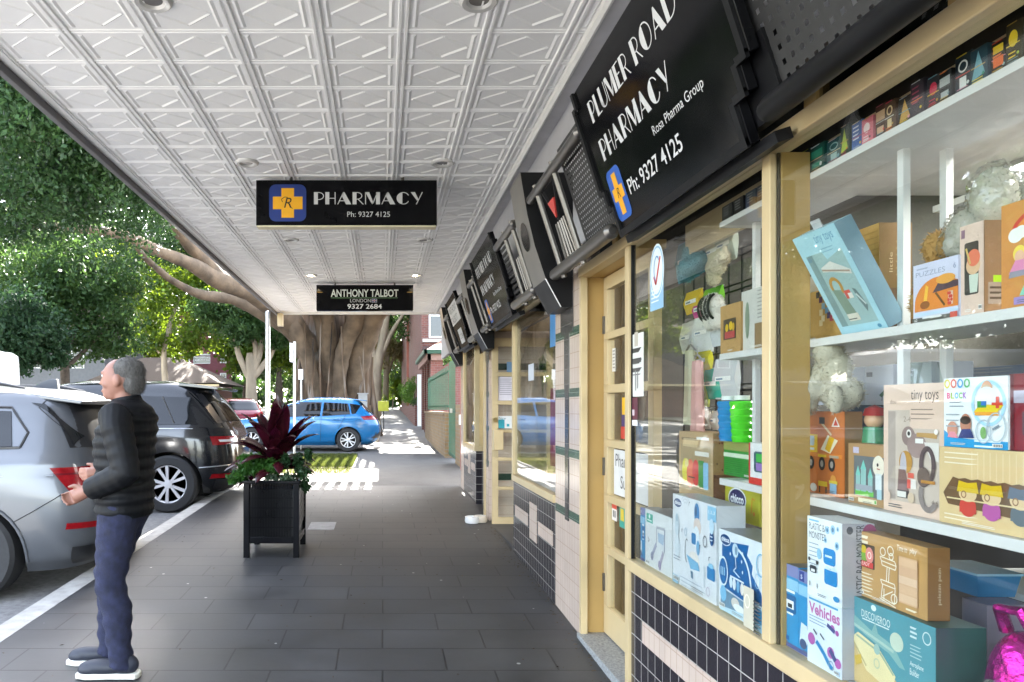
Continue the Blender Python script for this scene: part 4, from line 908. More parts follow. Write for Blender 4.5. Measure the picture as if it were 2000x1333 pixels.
def blade(m, base, az, el, L, wd, droop, n=9, fold=.25):
    d = Vector((math.cos(az)*math.cos(el), math.sin(az)*math.cos(el), math.sin(el))); p = Vector(base); sd_ = Vector((-math.sin(az), math.cos(az), 0)); vs = []
    for i in range(n+1):
        t = i/n; w_ = wd*(math.sin(math.pi*min(1, t*.92+.08))**.7)*(1 if t < .97 else .15); up = sd_.cross(d).normalized()
        vs += [p-sd_*w_/2+up*w_*fold, p.copy(), p+sd_*w_/2+up*w_*fold]
        d = (d+Vector((0, 0, -droop/n*(.3+t*1.4)))).normalized(); p = p+d*L/n
    m.add(vs, [[i*3+k, i*3+k+1, i*3+k+4, i*3+k+3] for i in range(n) for k in (0, 1)])
CORD = leafmat('burgundy leaf', (.020, .004, .006), (.060, .007, .013), .22, .25, .5)
pt = thing('cordyline_plant', 'dark burgundy broad leaved plant rising from the planter', 'plant', (-1.03, 6.92, pz+.65))
m = MB(); random.seed(21)
bs = Vector((-1.03, 6.90, pz+.66))
for i in range(46):
    az = random.uniform(0, 6.28); f_ = i/46; el = R(86-f_*70+random.uniform(-6, 6)); L = random.uniform(.42, .60)*(1 if f_ < .7 else .85)
    blade(m, bs+Vector((0, 0, .10+.22*(1-f_))), az, el, L, random.uniform(.11, .165), random.uniform(.5, 1.2)+f_*1.1)
m.build('leaves', CORD, pt, sharp=80)
m = MB(); m.tube([bs-Vector((0, 0, .05)), bs+Vector((.01, 0, .2)), bs+Vector((0, .01, .38))], [.022, .018, .012], 8); m.build('stem', mat('woody stem', (.10, .06, .04), .8), pt)
def leaf_cloud(name, clumps, n, size, m, parent=None, asp=.5, origin=None, seed=0, shell=.35):
    g = np.random.default_rng(seed); vs = []
    for (c, r, k) in clumps:
        q = int(n*k); d = g.normal(size=(q, 3)); d /= np.linalg.norm(d, axis=1)[:, None]; u = g.uniform(shell, 1, q)**.6
        if q > 300:      # leaves gather in sprays rather than filling evenly
            sc = g.normal(size=(max(6, q//70), 3)); sc /= np.linalg.norm(sc, axis=1)[:, None]; sc *= g.uniform(.45, 1, len(sc))[:, None]
            pk = sc[g.integers(0, len(sc), q)]+g.normal(size=(q, 3))*.16
            mixv = g.uniform(size=q) < .75; base = np.where(mixv[:, None], pk, d*u[:, None])
        else: base = d*u[:, None]
        ctr = np.array(c)+base*np.array(r); a = g.normal(size=(q, 3)); a /= np.linalg.norm(a, axis=1)[:, None]; a[:, 2] -= .25
        b_ = np.cross(a, g.normal(size=(q, 3))); b_ /= np.linalg.norm(b_, axis=1)[:, None]; s_ = size*g.uniform(.6, 1.35, q)[:, None]
        vs.append(np.stack([ctr-a*s_/2, ctr+b_*s_*asp/2, ctr+a*s_/2, ctr-b_*s_*asp/2], 1).reshape(-1, 3))
    V = np.concatenate(vs); off = Vector((0, 0, 0)); q = parent
    while q is not None: off = off+ORG.get(q.name, Vector()); q = q.parent
    V = V-np.array(off); nf = len(V)//4
    me = bpy.data.meshes.new(name); me.vertices.add(len(V)); me.vertices.foreach_set('co', V.astype(np.float32).ravel()); me.loops.add(nf*4); me.loops.foreach_set('vertex_index', np.arange(nf*4)); me.polygons.add(nf)
    me.polygons.foreach_set('loop_start', np.arange(0, nf*4, 4)); me.polygons.foreach_set('loop_total', np.full(nf, 4)); me.update(); me.validate()
    me.materials.append(m); o = bpy.data.objects.new(name, me); COL.objects.link(o); ORG[o.name] = Vector((0, 0, 0))
    if parent: o.parent = parent
    return o
HERB = leafmat('bright herb leaf', (.02, .075, .012), (.05, .14, .025), .3, .5); JADE = leafmat('dark jade leaf', (.012, .035, .014), (.03, .07, .025), .15, .3); SAGE = leafmat('sage leaf', (.06, .10, .06), (.10, .15, .09), .2, .6)
def plant(name, label, clumps, n, size, m, stems, base, asp=.6, seed=0):
    t = thing(name, label, 'plant', base); leaf_cloud('foliage', clumps, n, size, m, t, asp, seed=seed, shell=.1)
    q = MB()
    for s_ in stems: q.tube([base]+list(s_), [.010]+[.006]*len(s_), 6)
    q.build('stems', mat('green brown stem', (.09, .075, .04), .8), t); return t
zt = pz+.66
plant('green_herb', 'bright green curly herb spilling over the left of the planter', [((-1.22, 6.78, zt+.17), (.17, .15, .10), 1.3), ((-1.36, 6.74, zt+.06), (.10, .11, .07), .7), ((-1.06, 6.74, zt+.16), (.14, .12, .09), .9), ((-1.27, 6.85, zt+.23), (.12, .12, .06), .6)], 1100, .034, HERB, [[(-1.2, 6.78, zt+.1)], [(-1.34, 6.76, zt+.04)], [(-1.06, 6.75, zt+.1)]], (-1.16, 6.82, zt-.02), seed=3)
plant('jade_plant', 'dark small leaved upright plant on the right of the planter', [((-.80, 6.80, zt+.20), (.06, .06, .09), .5), ((-.70, 6.78, zt+.27), (.035, .035, .07), .35), ((-.74, 6.72, zt+.11), (.07, .07, .06), .5), ((-.92, 6.76, zt+.22), (.05, .05, .08), .4), ((-.72, 6.70, zt-.01), (.045, .04, .07), .3)], 480, .038, JADE, [[(-.80, 6.8, zt+.2)], [(-.75, 6.78, zt+.15), (-.70, 6.78, zt+.28)], [(-.92, 6.76, zt+.22)], [(-.76, 6.74, zt+.1)]], (-.86, 6.80, zt-.02), .7, 4)
plant('grey_herb', 'low dusty green herb at the front rim of the planter', [((-.98, 6.68, zt+.05), (.13, .06, .06), .8), ((-.87, 6.69, zt+.06), (.09, .06, .06), .5)], 420, .026, SAGE, [[(-.98, 6.7, zt+.04)]], (-.95, 6.72, zt-.02), .7, 5)

# ------------------------------------------------------------------ posts, lid, bowls
t = thing('awning_post', 'bright steel round post at the far outer corner of the awning', 'post', (-2.40, 15.0, zg(15)))
m = MB(); m.lathe([(.052, zg(15)-.05), (.052, 3.42)], (-2.40, 15.0, 0), 18); m.lathe([(.075, zg(15)), (.075, zg(15)+.02)], (-2.40, 15.0, 0), 18); m.build('shaft', STEEL, t)
m = MB(); m.lathe([(.054, 3.421), (.05, 3.46), (.001, 3.47)], (-2.40, 15.0, 0), 18); m.build('cap', STEEL, t)
y_ = 17.2; x_ = P(575, 0, y_).x; z_ = zg(y_)
t = thing('parking_sign', 'thin steel pole with a small white sign plate seen nearly edge on', 'sign', (x_, y_, z_))
m = MB(); m.lathe([(.033, z_-.05), (.033, ZP(668, y_))], (x_, y_, 0), 14); m.build('pole', STEEL, t)
m = MB(); m.box(x_-.085, x_-.035, y_-.22, y_+.22, ZP(708, y_), ZP(672, y_)); o = m.build('sign_plate', WHITE, t)
a = Art((x_-.085, y_+.22, ZP(708, y_)), (0, -1, 0), (0, 0, 1), (-1, 0, 0)); a.text('2P', .08, .22, None, .12, '#2f7a3a'); a.rect(.05, .1, .3, .05, '#2f7a3a'); a.build('lettering', t)
t = thing('street_sign', 'small white sign plate on a short pole beside the big fig trunk', 'sign', (P(588, 0, 20).x, 20, zg(20)))
m = MB(); m.tube([(P(588, 0, 20).x, 20, zg(20)), (P(588, 0, 20).x, 20, ZP(722, 20))], .025, 8); m.build('pole', STEEL, t); m = MB(); m.box(P(583, 0, 20).x, P(592, 0, 20).x, 19.96, 19.98, ZP(742, 20), ZP(722, 20)); m.build('sign_plate', WHITE, t)
y0, y1 = 1.575/((1036-797)/1400+.03), 1.575/((1021-797)/1400+.03); xa, xb = (600-747)/1400*y0, (652-747)/1400*y0
m = MB(); zc = lambda y: zg(y)+.005
m.add([(xa, y0, zc(y0)), (xb, y0, zc(y0)), (xb, y1, zc(y1)), (xa, y1, zc(y1)), (xa, y0, zc(y0)-.05), (xb, y0, zc(y0)-.05), (xb, y1, zc(y1)-.05), (xa, y1, zc(y1)-.05)], [[0, 1, 2, 3], [0, 1, 5, 4], [1, 2, 6, 5], [2, 3, 7, 6], [3, 0, 4, 7]])
tag(m.build('access_cover', mat('pale cover concrete', (.27, .27, .27), .7, var=.15, scale=14, bump=.2)), 'pale rectangular access cover set in the pavers behind the planter', 'access cover')
for i, (px, sc, lb) in enumerate(((922, 1.0, 'left dog bowl on the pavement by the open shop door, white'), (938, .95, 'right dog bowl on the pavement by the open shop door, beige inside'))):
    Y = 8.25+.05*i; x = P(px, 0, Y).x; z = zg(Y)
    m = MB(); m.lathe([(.001, .004), (.075, .004), (.085, .03), (.078, .075), (.070, .078), (.064, .06), (.06, .02), (.001, .018)], (x, Y, z), 26); q = m.build('dog_bowl', mat('white bowl glaze' if i == 0 else 'beige bowl glaze', (.75, .74, .72) if i == 0 else (.6, .52, .42), .25), None); tag(q, lb, 'dog bowl', 'dog bowls by the door')
    a_ = MB(); a_.lathe([(.001, .05), (.062, .05)], (x, Y, z), 22); a_.build('water', mat('bowl water', (.1, .1, .1), .05), q)
# ------------------------------------------------------------------ toy window display
def remesh(mb, voxel, smooth=3, fac=.5):
    me = bpy.data.meshes.new('tmp'); me.from_pydata([tuple(v) for v in mb.v], [], mb.f); o = bpy.data.objects.new('tmp', me); COL.objects.link(o)
    bm = bmesh.new(); bm.from_mesh(me); bmesh.ops.recalc_face_normals(bm, faces=bm.faces); bm.to_mesh(me); bm.free()
    r = o.modifiers.new('r', 'REMESH'); r.mode = 'VOXEL'; r.voxel_size = voxel; r.adaptivity = 0
    if smooth: s_ = o.modifiers.new('s', 'SMOOTH'); s_.iterations = smooth; s_.factor = fac
    bpy.context.view_layer.update(); dg = bpy.context.evaluated_depsgraph_get(); nm = bpy.data.meshes.new_from_object(o.evaluated_get(dg))
    bpy.data.objects.remove(o); bpy.data.meshes.remove(me); return nm
def mesh_obj(name, me, m, parent=None, origin=(0, 0, 0), noise=0, col=None, smooth=True):
    off = Vector(origin); q = parent
    while q is not None: off = off+ORG.get(q.name, Vector()); q = q.parent
    n = len(me.vertices); co = np.empty(n*3); me.vertices.foreach_get('co', co); co = co.reshape(-1, 3)
    if noise:
        no = np.empty(n*3); me.vertices.foreach_get('normal', no); co = co+no.reshape(-1, 3)*np.random.default_rng(3).normal(0, noise, (n, 1))
    me.vertices.foreach_set('co', (co-np.array(off)).ravel()); me.materials.clear()
    for x in (m if isinstance(m, (list, tuple)) else [m]): me.materials.append(x)
    me.polygons.foreach_set('use_smooth', [smooth]*len(me.polygons)); me.update()
    if col is not None:
        ca = me.color_attributes.new('Col', 'FLOAT_COLOR', 'CORNER'); c = np.ones((len(me.loops), 4), np.float32); c[:, :3] = hx(col); ca.data.foreach_set('color', c.ravel())
    o = bpy.data.objects.new(name, me); COL.objects.link(o); ORG[o.name] = Vector(origin) if parent is None else Vector((0, 0, 0))
    if parent: o.parent = parent
    else: o.location = off
    return o
XS = 1.363
t = thing('display_shelf', 'white display shelf unit with slim uprights behind the shop window', 'shelf', (1.45, 1.9, .683))
for z0, z1 in ((2.166, 2.188), (1.632, 1.657), (1.130, 1.157)):
    m = MB(); m.box(XS, XS+.26, -.6, 2.90, z0, z1); m.build('shelf', SHELFM, t, bevel=.0015)
for y in (2.80, 2.005, 1.2, .4):
    for x in (1.457, 1.577):
        for z0, z1 in ((1.157, 1.632), (1.657, 2.166)):
            m = MB(); m.box(x, x+.02, y, y+.024, z0, z1); m.build('upright', SHELFM, t)
def carton(label, X, yl, yr, z0, z1, dep, col, fill=None, side=None, name='toy_box', grp='toy boxes in the shop window', sidecol=None, m=PRINT, cat='toy box', wob=0, top=None):
    """Box whose printed front faces the street; yl is its far edge, yr its near edge."""
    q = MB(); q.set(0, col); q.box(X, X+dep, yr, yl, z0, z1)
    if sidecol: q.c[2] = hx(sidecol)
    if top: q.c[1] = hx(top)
    o = q.build(name, m, None, origin=(X+dep/2, (yl+yr)/2, z0), sharp=None, bevel=.0012); tag(o, label, cat, grp)
    if wob: o.rotation_euler = (0, 0, wob)
    if fill:
        a = Art(**front(X-.0012, yl, z0)); W_, H_ = yl-yr, z1-z0; fill(a, W_, H_)
        if cat == 'toy box':       # fine print and a barcode block
            r_ = random.Random(label); u = W_*r_.uniform(.1, .6); a.lines(u, H_*.055, W_*.28, 2, H_*.018, H_*.007, r_.choice(('#5a5f66', '#8b8478', '#e2e2de')))
            if r_.random() < .6: v = H_*r_.uniform(.02, .05); u = W_*r_.choice((.03, .80)); a.rect(u, v, W_*.15, H_*.05, '#e9e9e6'); a.polys([[(u+W_*(.012+.013*i), v+H_*.008), (u+W_*(.012+.013*i+.005*(1+i % 2)), v+H_*.008), (u+W_*(.012+.013*i+.005*(1+i % 2)), v+H_*.042), (u+W_*(.012+.013*i), v+H_*.042)] for i in range(10)], '#2a2a2c')
        a.build('artwork', o)
    if side: a = Art(**facing(X, yr-.0012, z0)); side(a, dep, z1-z0); a.build('side_print', o)
    return o
def wpx(pxl, pxr, X): return YX(pxl, X), YX(pxr, X)
KRAFT, KRAFTD = '#b98f58', '#8a6338'
# --- bottom of the window
ZD = .684
def blue_vehicle(a, w_, h_):
    a.rect(0, 0, w_, h_, '#2f8fc6'); a.rect(0, h_*.86, w_, h_*.14, '#7d84b4'); a.rect(w_*.03, h_*.87, w_*.2, h_*.12, '#2b3f8e'); a.text('s', w_*.09, h_*.9, None, h_*.05, '#e8eef5'); a.rect(0, h_*.70, w_, h_*.13, '#8ec3e2')
    a.rrect(w_*.42, h_*.42, w_*.5, h_*.22, .008, '#155f97'); a.rect(w_*.52, h_*.47, w_*.3, h_*.1, '#eef4f7'); a.rect(w_*.58, h_*.48, w_*.18, h_*.05, '#2a3238'); a.rect(w_*.45, h_*.665, w_*.42, .008, '#eef4f7')
    a.poly([(w_*.05, h_*.12), (w_*.3, h_*.1), (w_*.42, h_*.2), (w_*.35, h_*.36), (w_*.12, h_*.38)], '#d8e6ef'); a.rect(0, 0, w_, h_*.05, '#5a5f93'); a.ell(w_*.2, h_*.13, w_*.14, h_*.06, '#4a5a80'); a.rect(w_*.5, h_*.08, w_*.14, h_*.05, '#1d5f9c'); a.lines(w_*.55, h_*.4, w_*.3, 1, .01, .006, '#e9f2f8')
yl, yr = wpx(1514, 1560, 1.29)
carton('blue vehicle toy box nearest the dark mullion, left one of the pair', 1.29, yl, yr, ZD, .944, .08, '#2f8fc6', blue_vehicle, top='#6d7072')
yl2, yr2 = wpx(1560.6, 1578, 1.29)
carton('blue vehicle toy box squeezed beside the white stacked boxes, right one of the pair', 1.29, yl2, yl2-.13, ZD, .940, .08, '#2f8fc6', blue_vehicle, top='#6d7072')
yl, yr = wpx(1578, 1645, 1.275)
def vehicles(a, w_, h_):
    a.rect(0, 0, w_, h_, '#d9e3ee'); a.text('Vehicles', w_*.05, h_*.74, w_*.9, h_*.17, '#c06aa4', bold=.03); a.rect(w_*.05, h_*.94, w_*.85, .006, '#4fa3cf'); a.lines(w_*.06, h_*.70, w_*.55, 3, .009, .003, '#8fa5b8')
    for x, y, r in ((.13, .36, .11), (.75, .66, .06), (.88, .62, .05), (.7, .3, .10), (.9, .2, .09)): a.ell(w_*x, h_*y, w_*r, w_*r, '#b45fa8')
    a.line([(w_*.28, h_*.36), (w_*.5, h_*.24), (w_*.66, h_*.12), (w_*.75, h_*.08)], .014, '#2f86bd'); a.line([(w_*.6, h_*.68), (w_*.82, h_*.62)], .012, '#4a4f86'); a.line([(w_*.68, h_*.34), (w_*.84, h_*.22)], .016, '#4a4f86'); a.ring(w_*.72, h_*.12, .012, .014, .003, '#8aa0b5'); a.line([(w_*.2, h_*.52), (w_*.3, h_*.46)], .006, '#555b66'); a.line([(w_*.4, h_*.5), (w_*.52, h_*.44)], .005, '#555b66'); a.rect(w_*.86, h_*.03, w_*.1, .012, '#2f86bd')
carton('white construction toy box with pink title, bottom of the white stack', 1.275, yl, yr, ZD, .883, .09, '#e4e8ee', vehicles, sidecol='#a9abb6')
def monster(a, w_, h_):
    a.rect(0, 0, w_, h_, '#e6ecef'); a.text('PLASTIC BAG', w_*.05, h_*.84, w_*.60, h_*.085, '#3b4650'); a.text('MONSTER', w_*.05, h_*.73, w_*.52, h_*.085, '#3b4650'); a.rect(w_*.05, h_*.945, w_*.3, .005, '#76b6d8')
    for x, y, r in ((.60, .88, .06), (.76, .9, .07), (.9, .92, .04), (.55, .75, .045), (.88, .72, .06)): a.ell(w_*x, h_*y, w_*r, w_*r*1.2, '#9fc6de'); a.ell(w_*x, h_*y, w_*r*.5, w_*r*.6, '#47799c')
    a.rrect(w_*.50, h_*.46, w_*.34, h_*.2, .01, '#1f83c4'); a.rect(w_*.55, h_*.55, w_*.2, .006, '#d5e6f0'); a.rrect(w_*.53, h_*.22, w_*.36, h_*.2, .008, '#1f83c4'); a.poly([(w_*.53, h_*.40), (w_*.6, h_*.45), (w_*.7, h_*.41), (w_*.8, h_*.46), (w_*.89, h_*.40)], '#cfe3ef'); a.lines(w_*.06, h_*.66, w_*.32, 7, .012, .003, '#98a6b0')
    a.ell(w_*.08, h_*.46, .006, .006, '#333'); a.ell(w_*.32, h_*.44, .006, .006, '#333'); a.rrect(w_*.1, h_*.30, w_*.2, h_*.09, .006, '#3a4148'); a.rect(w_*.14, h_*.31, w_*.12, .008, '#e8e8e8'); a.ell(w_*.38, h_*.56, .010, .016, '#8dbfdc'); a.line([(w_*.1, h_*.12), (w_*.1, h_*.18)], .003, '#555'); a.line([(w_*.33, h_*.12), (w_*.33, h_*.18)], .003, '#555'); a.ell(w_*.88, h_*.08, .014, .008, '#2f86bd')
carton('white box of a plastic bag monster kit, on top of the white stack', 1.275, yl, yr, .884, 1.118, .09, '#e6e9ec', monster, lambda a, w_, h_: (a.text('PLASTIC BAG MONSTER', .06, .02, h_*.9, .022, '#3a3d44', rot=True), a.ell(.02, h_*.92, .009, .011, '#39404a'), a.ell(.075, h_*.88, .02, .028, '#8e4466')), sidecol='#a6a6ae', top='#d0d4d6')
yl, yr = wpx(1646, 1828, 1.31)
def plane(a, w_, h_):
    a.rect(0, 0, w_, h_, '#4f8f9b'); a.poly([(0, 0), (w_*.62, 0), (w_, h_*.0), (w_*.55, h_*.30), (0, h_*.55)], '#c8ae78')
    a.text('DISCOVEROO', w_*.24, h_*.80, w_*.32, .020, '#d7e2df'); a.ell(w_*.38, h_*.95, .010, .008, '#d7e2df'); a.rect(w_*.25, h_*.775, w_*.3, .003, '#d7e2df')
    a.poly([(w_*.12, h_*.72), (w_*.16, h_*.78), (w_*.36, h_*.68), (w_*.40, h_*.80), (w_*.43, h_*.68), (w_*.60, h_*.62), (w_*.72, h_*.42), (w_*.66, h_*.42), (w_*.55, h_*.52), (w_*.40, h_*.56), (w_*.14, h_*.66)], '#7fa9a6'); a.ell(w_*.63, h_*.68, .024, .024, '#bcc8b6'); a.line([(w_*.13, h_*.68), (w_*.6, h_*.56)], .008, '#a3bcb2')
    a.poly([(w_*.12, h_*.50), (w_*.20, h_*.60), (w_*.44, h_*.52), (w_*.62, h_*.30), (w_*.58, h_*.1), (w_*.30, h_*.2)], '#ddcf9f'); a.line([(w_*.18, h_*.56), (w_*.45, h_*.48), (w_*.6, h_*.3)], .006, '#98a890'); a.line([(w_*.14, h_*.48), (w_*.3, h_*.25)], .006, '#b3a678'); a.ell(w_*.42, h_*.50, .012, .014, '#98b5ac'); a.ring(w_*.42, h_*.34, .012, .014, .004, '#b8c0a2'); a.poly([(w_*.16, h_*.3), (w_*.24, h_*.36), (w_*.25, h_*.26), (w_*.18, h_*.2)], '#c9a83f')
    a.lines(w_*.77, h_*.90, w_*.07, 3, .011, .005, '#cfdcdc'); a.lines(w_*.77, h_*.72, w_*.12, 4, .009, .003, '#a9c4c6'); a.ring(w_*.93, h_*.86, .014, .016, .003, '#cfdcdc'); a.text('Aeroplane', w_*.77, h_*.49, w_*.13, .016, '#e6eeee'); a.text('Builder', w_*.77, h_*.41, w_*.09, .016, '#e6eeee')
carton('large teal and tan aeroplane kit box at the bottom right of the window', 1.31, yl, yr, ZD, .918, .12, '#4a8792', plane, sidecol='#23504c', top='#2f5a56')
yl, yr = wpx(1668, 1812, 1.33)
def woodkit(a, w_, h_):
    a.rect(0, 0, w_, h_, KRAFT); a.lines(w_*.04, h_*.90, w_*.2, 2, .014, .008, '#e8dcc2'); a.lines(w_*.05, h_*.36, w_*.26, 7, .0095, .0035, '#e3d6bb')
    a.rrect(w_*.05, h_*.46, w_*.27, h_*.36, .003, '#4a3a2b'); a.ell(w_*.155, h_*.72, .013, .014, '#d2b52c'); a.rect(w_*.12, h_*.56, .022, h_*.12, '#79a43e'); a.ell(w_*.245, h_*.66, .016, .022, '#d9877e'); a.ring(w_*.245, h_*.66, .008, .010, .003, '#f0dcd6'); a.rect(w_*.07, h_*.47, w_*.23, h_*.085, '#c9362f'); a.text('READY', w_*.11, h_*.49, w_*.14, .010, '#f0d8d4')
    L_ = '#efe6d2'
    for p_ in ([(.40, .70), (.60, .68), (.62, .62), (.42, .64), (.40, .70)], [(.42, .64), (.43, .58), (.61, .56), (.62, .62)], [(.50, .58), (.49, .36)], [(.53, .57), (.52, .36)], [(.41, .36), (.60, .35), (.61, .29), (.43, .30), (.41, .36)], [(.44, .30), (.42, .10), (.60, .06), (.61, .29)], [(.44, .12), (.58, .24)], [(.46, .24), (.46, .08)], [(.40, .08), (.62, .02)]): a.line([(w_*x, h_*y) for x, y in p_], .0028, L_)
    for x, y, r in ((.445, .78, .011), (.55, .82, .012), (.56, .74, .009), (.60, .14, .012)): a.ring(w_*x, h_*y, r, r*1.1, .003, L_)
    a.text('Time to', w_*.64, h_*.86, w_*.13, .015, '#efe6d2', shear=.2); a.text('play', w_*.80, h_*.845, w_*.09, .018, '#efe6d2', shear=.2); a.rrect(w_*.66, h_*.13, w_*.24, h_*.66, .003, '#cfa883')
    for i in range(5): a.rect(w_*.665, h_*(.15+i*.128), w_*.23, h_*.11, ('#d8b594', '#d3ad8a', '#dcbb9d', '#cfa785', '#d6b08d')[i])
    a.line([(w_*.66, h_*.13), (w_*.66, h_*.79)], .003, '#8a6a48'); a.lines(w_*.76, h_*.055, w_*.16, 1, .01, .005, '#e8dcc2')
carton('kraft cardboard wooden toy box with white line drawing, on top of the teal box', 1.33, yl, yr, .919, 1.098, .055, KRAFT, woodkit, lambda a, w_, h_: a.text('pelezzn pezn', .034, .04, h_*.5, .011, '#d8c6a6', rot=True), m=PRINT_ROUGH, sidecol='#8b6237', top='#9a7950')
# left part of the window
yl, yr = wpx(1231, 1260, 1.29)
carton('pale blue vehicle toy box in the far corner of the window', 1.29, 3.58, yr, ZD, .945, .09, '#6fa0c0', blue_vehicle, top='#7a7d80')
yl, yr = wpx(1261, 1313, 1.28)
def gymbox(a, w_, h_):
    a.rect(0, 0, w_, h_, '#dcdfe0'); a.rect(w_*.05, h_*.77, w_*.25, h_*.16, '#3fae98'); a.ell(w_*.17, h_*.88, .01, .01, '#dff2ee'); a.rect(w_*.08, h_*.80, w_*.18, .006, '#dff2ee')
    a.line([(w_*.45, h_*.74), (w_*.75, h_*.76)], .012, '#a9abb4'); a.line([(w_*.45, h_*.74), (w_*.44, h_*.44)], .01, '#b4b6be'); a.line([(w_*.75, h_*.76), (w_*.74, h_*.36)], .012, '#9aa0ad'); a.line([(w_*.44, h_*.44), (w_*.28, h_*.22)], .022, '#a8a9bd'); a.line([(w_*.70, h_*.36), (w_*.58, h_*.12)], .022, '#b5aebf'); a.poly([(w_*.5, h_*.66), (w_*.74, h_*.66), (w_*.7, h_*.48), (w_*.52, h_*.5)], '#a9bdd2'); a.ell(w_*.28, h_*.2, .018, .02, '#8f92a8'); a.ell(w_*.57, h_*.11, .018, .022, '#9a8fae'); a.line([(w_*.12, h_*.5), (w_*.18, h_*.46), (w_*.12, h_*.42)], .006, '#9a9a9a')
carton('white baby walker box with a small teal label', 1.28, yl, yr, ZD, .952, .12, '#d9dcde', gymbox, top='#8f9296')
def badge(a, u, v, w_, h_, col='#1c3f72'):
    a.ell(u+w_/2, v+h_/2, w_/2*1.1, h_/2*1.14, '#e6ebf0'); a.ell(u+w_/2, v+h_/2, w_/2, h_/2, col); a.text('chicco', u+w_*.1, v+h_*.3, w_*.8, h_*.45, '#f2f5f8', bold=.03)
yl, yr = wpx(1315, 1400, 1.275)
def babygym(a, w_, h_):
    a.rect(0, 0, w_, h_, '#dde1e6'); badge(a, w_*.03, h_*.86, w_*.19, h_*.10); B = '#2f7fb8'
    for i in range(3): a.ring(w_*.32, h_*(.90-.0), .018+.013*i, .018+.013*i, .0025, '#9aa6b0', 30, 150); 
    a.rect(w_*.82, h_*.83, w_*.18, h_*.15, '#8fc3e0'); a.text('1,2,3', w_*.84, h_*.90, w_*.13, .014, '#eef6fa')
    a.ell(w_*.60, h_*.86, .034, .05, '#c9d3dc'); a.ell(w_*.59, h_*.86, .024, .042, B); a.ell(w_*.57, h_*.88, .010, .02, '#174f80'); a.ell(w_*.60, h_*.72, .034, .036, '#d9c7bd'); a.ell(w_*.58, h_*.62, .028, .04, '#dbe4ea'); a.rrect(w_*.47, h_*.52, w_*.10, h_*.12, .008, B); a.ell(w_*.62, h_*.50, .016, .03, '#6fa6cc')
    a.ell(w_*.52, h_*.36, .05, .03, '#e6ddd6'); a.poly([(w_*.35, h_*.38), (w_*.62, h_*.34), (w_*.66, h_*.26), (w_*.45, h_*.24)], '#79b4d6'); a.ring(w_*.36, h_*.42, .02, .05, .006, '#8a8f94', 60, 280); a.poly([(w_*.45, h_*.22), (w_*.50, h_*.22), (w_*.51, h_*.14), (w_*.46, h_*.15)], '#5f7f97')
    a.rrect(w_*.82, h_*.23, w_*.16, h_*.13, .006, B); a.ell(w_*.90, h_*.375, .022, .010, '#8cc3e2'); a.line([(w_*.76, h_*.34), (w_*.76, h_*.12)], .012, '#c3ccd4')
    a.ell(w_*.12, h_*.66, .022, .05, '#c7d6e0'); a.ell(w_*.12, h_*.74, .014, .018, '#a9bdcb'); a.ell(w_*.13, h_*.42, .026, .05, '#d3dde4'); a.lines(w_*.04, h_*.30, w_*.2, 2, .012, .004, '#8f99a3'); a.ell(w_*.92, h_*.66, .018, .03, '#1f4f86'); a.lines(w_*.89, h_*.67, w_*.06, 2, .014, .004, '#e6edf3'); a.ell(w_*.92, h_*.78, .02, .03, '#c3dced'); a.ring(w_*.78, h_*.60, .018, .024, .005, '#6b7077'); a.ring(w_*.34, h_*.62, .012, .018, .004, '#9ab3c6')
    for x, y in ((.24, .60), (.42, .92), (.66, .50), (.86, .42)): a.line([(w_*x, h_*y), (w_*x+.004, h_*y+.016), (w_*x+.012, h_*y+.014)], .003, '#444c55')
    a.rect(w_*.02, 0, w_*.14, h_*.09, '#7fb3d2'); a.lines(w_*.22, h_*.10, w_*.6, 3, .016, .004, '#aab6c1'); a.ring(w_*.85, h_*.1, .016, .018, .003, '#b0a4b8')
carton('tall white box with a blue baby toy picture and a dark oval badge', 1.275, yl, yr, ZD, 1.065, .11, '#dfe3e8', babygym, top='#c6cacd')
yl, yr = wpx(1405, 1492, 1.275)
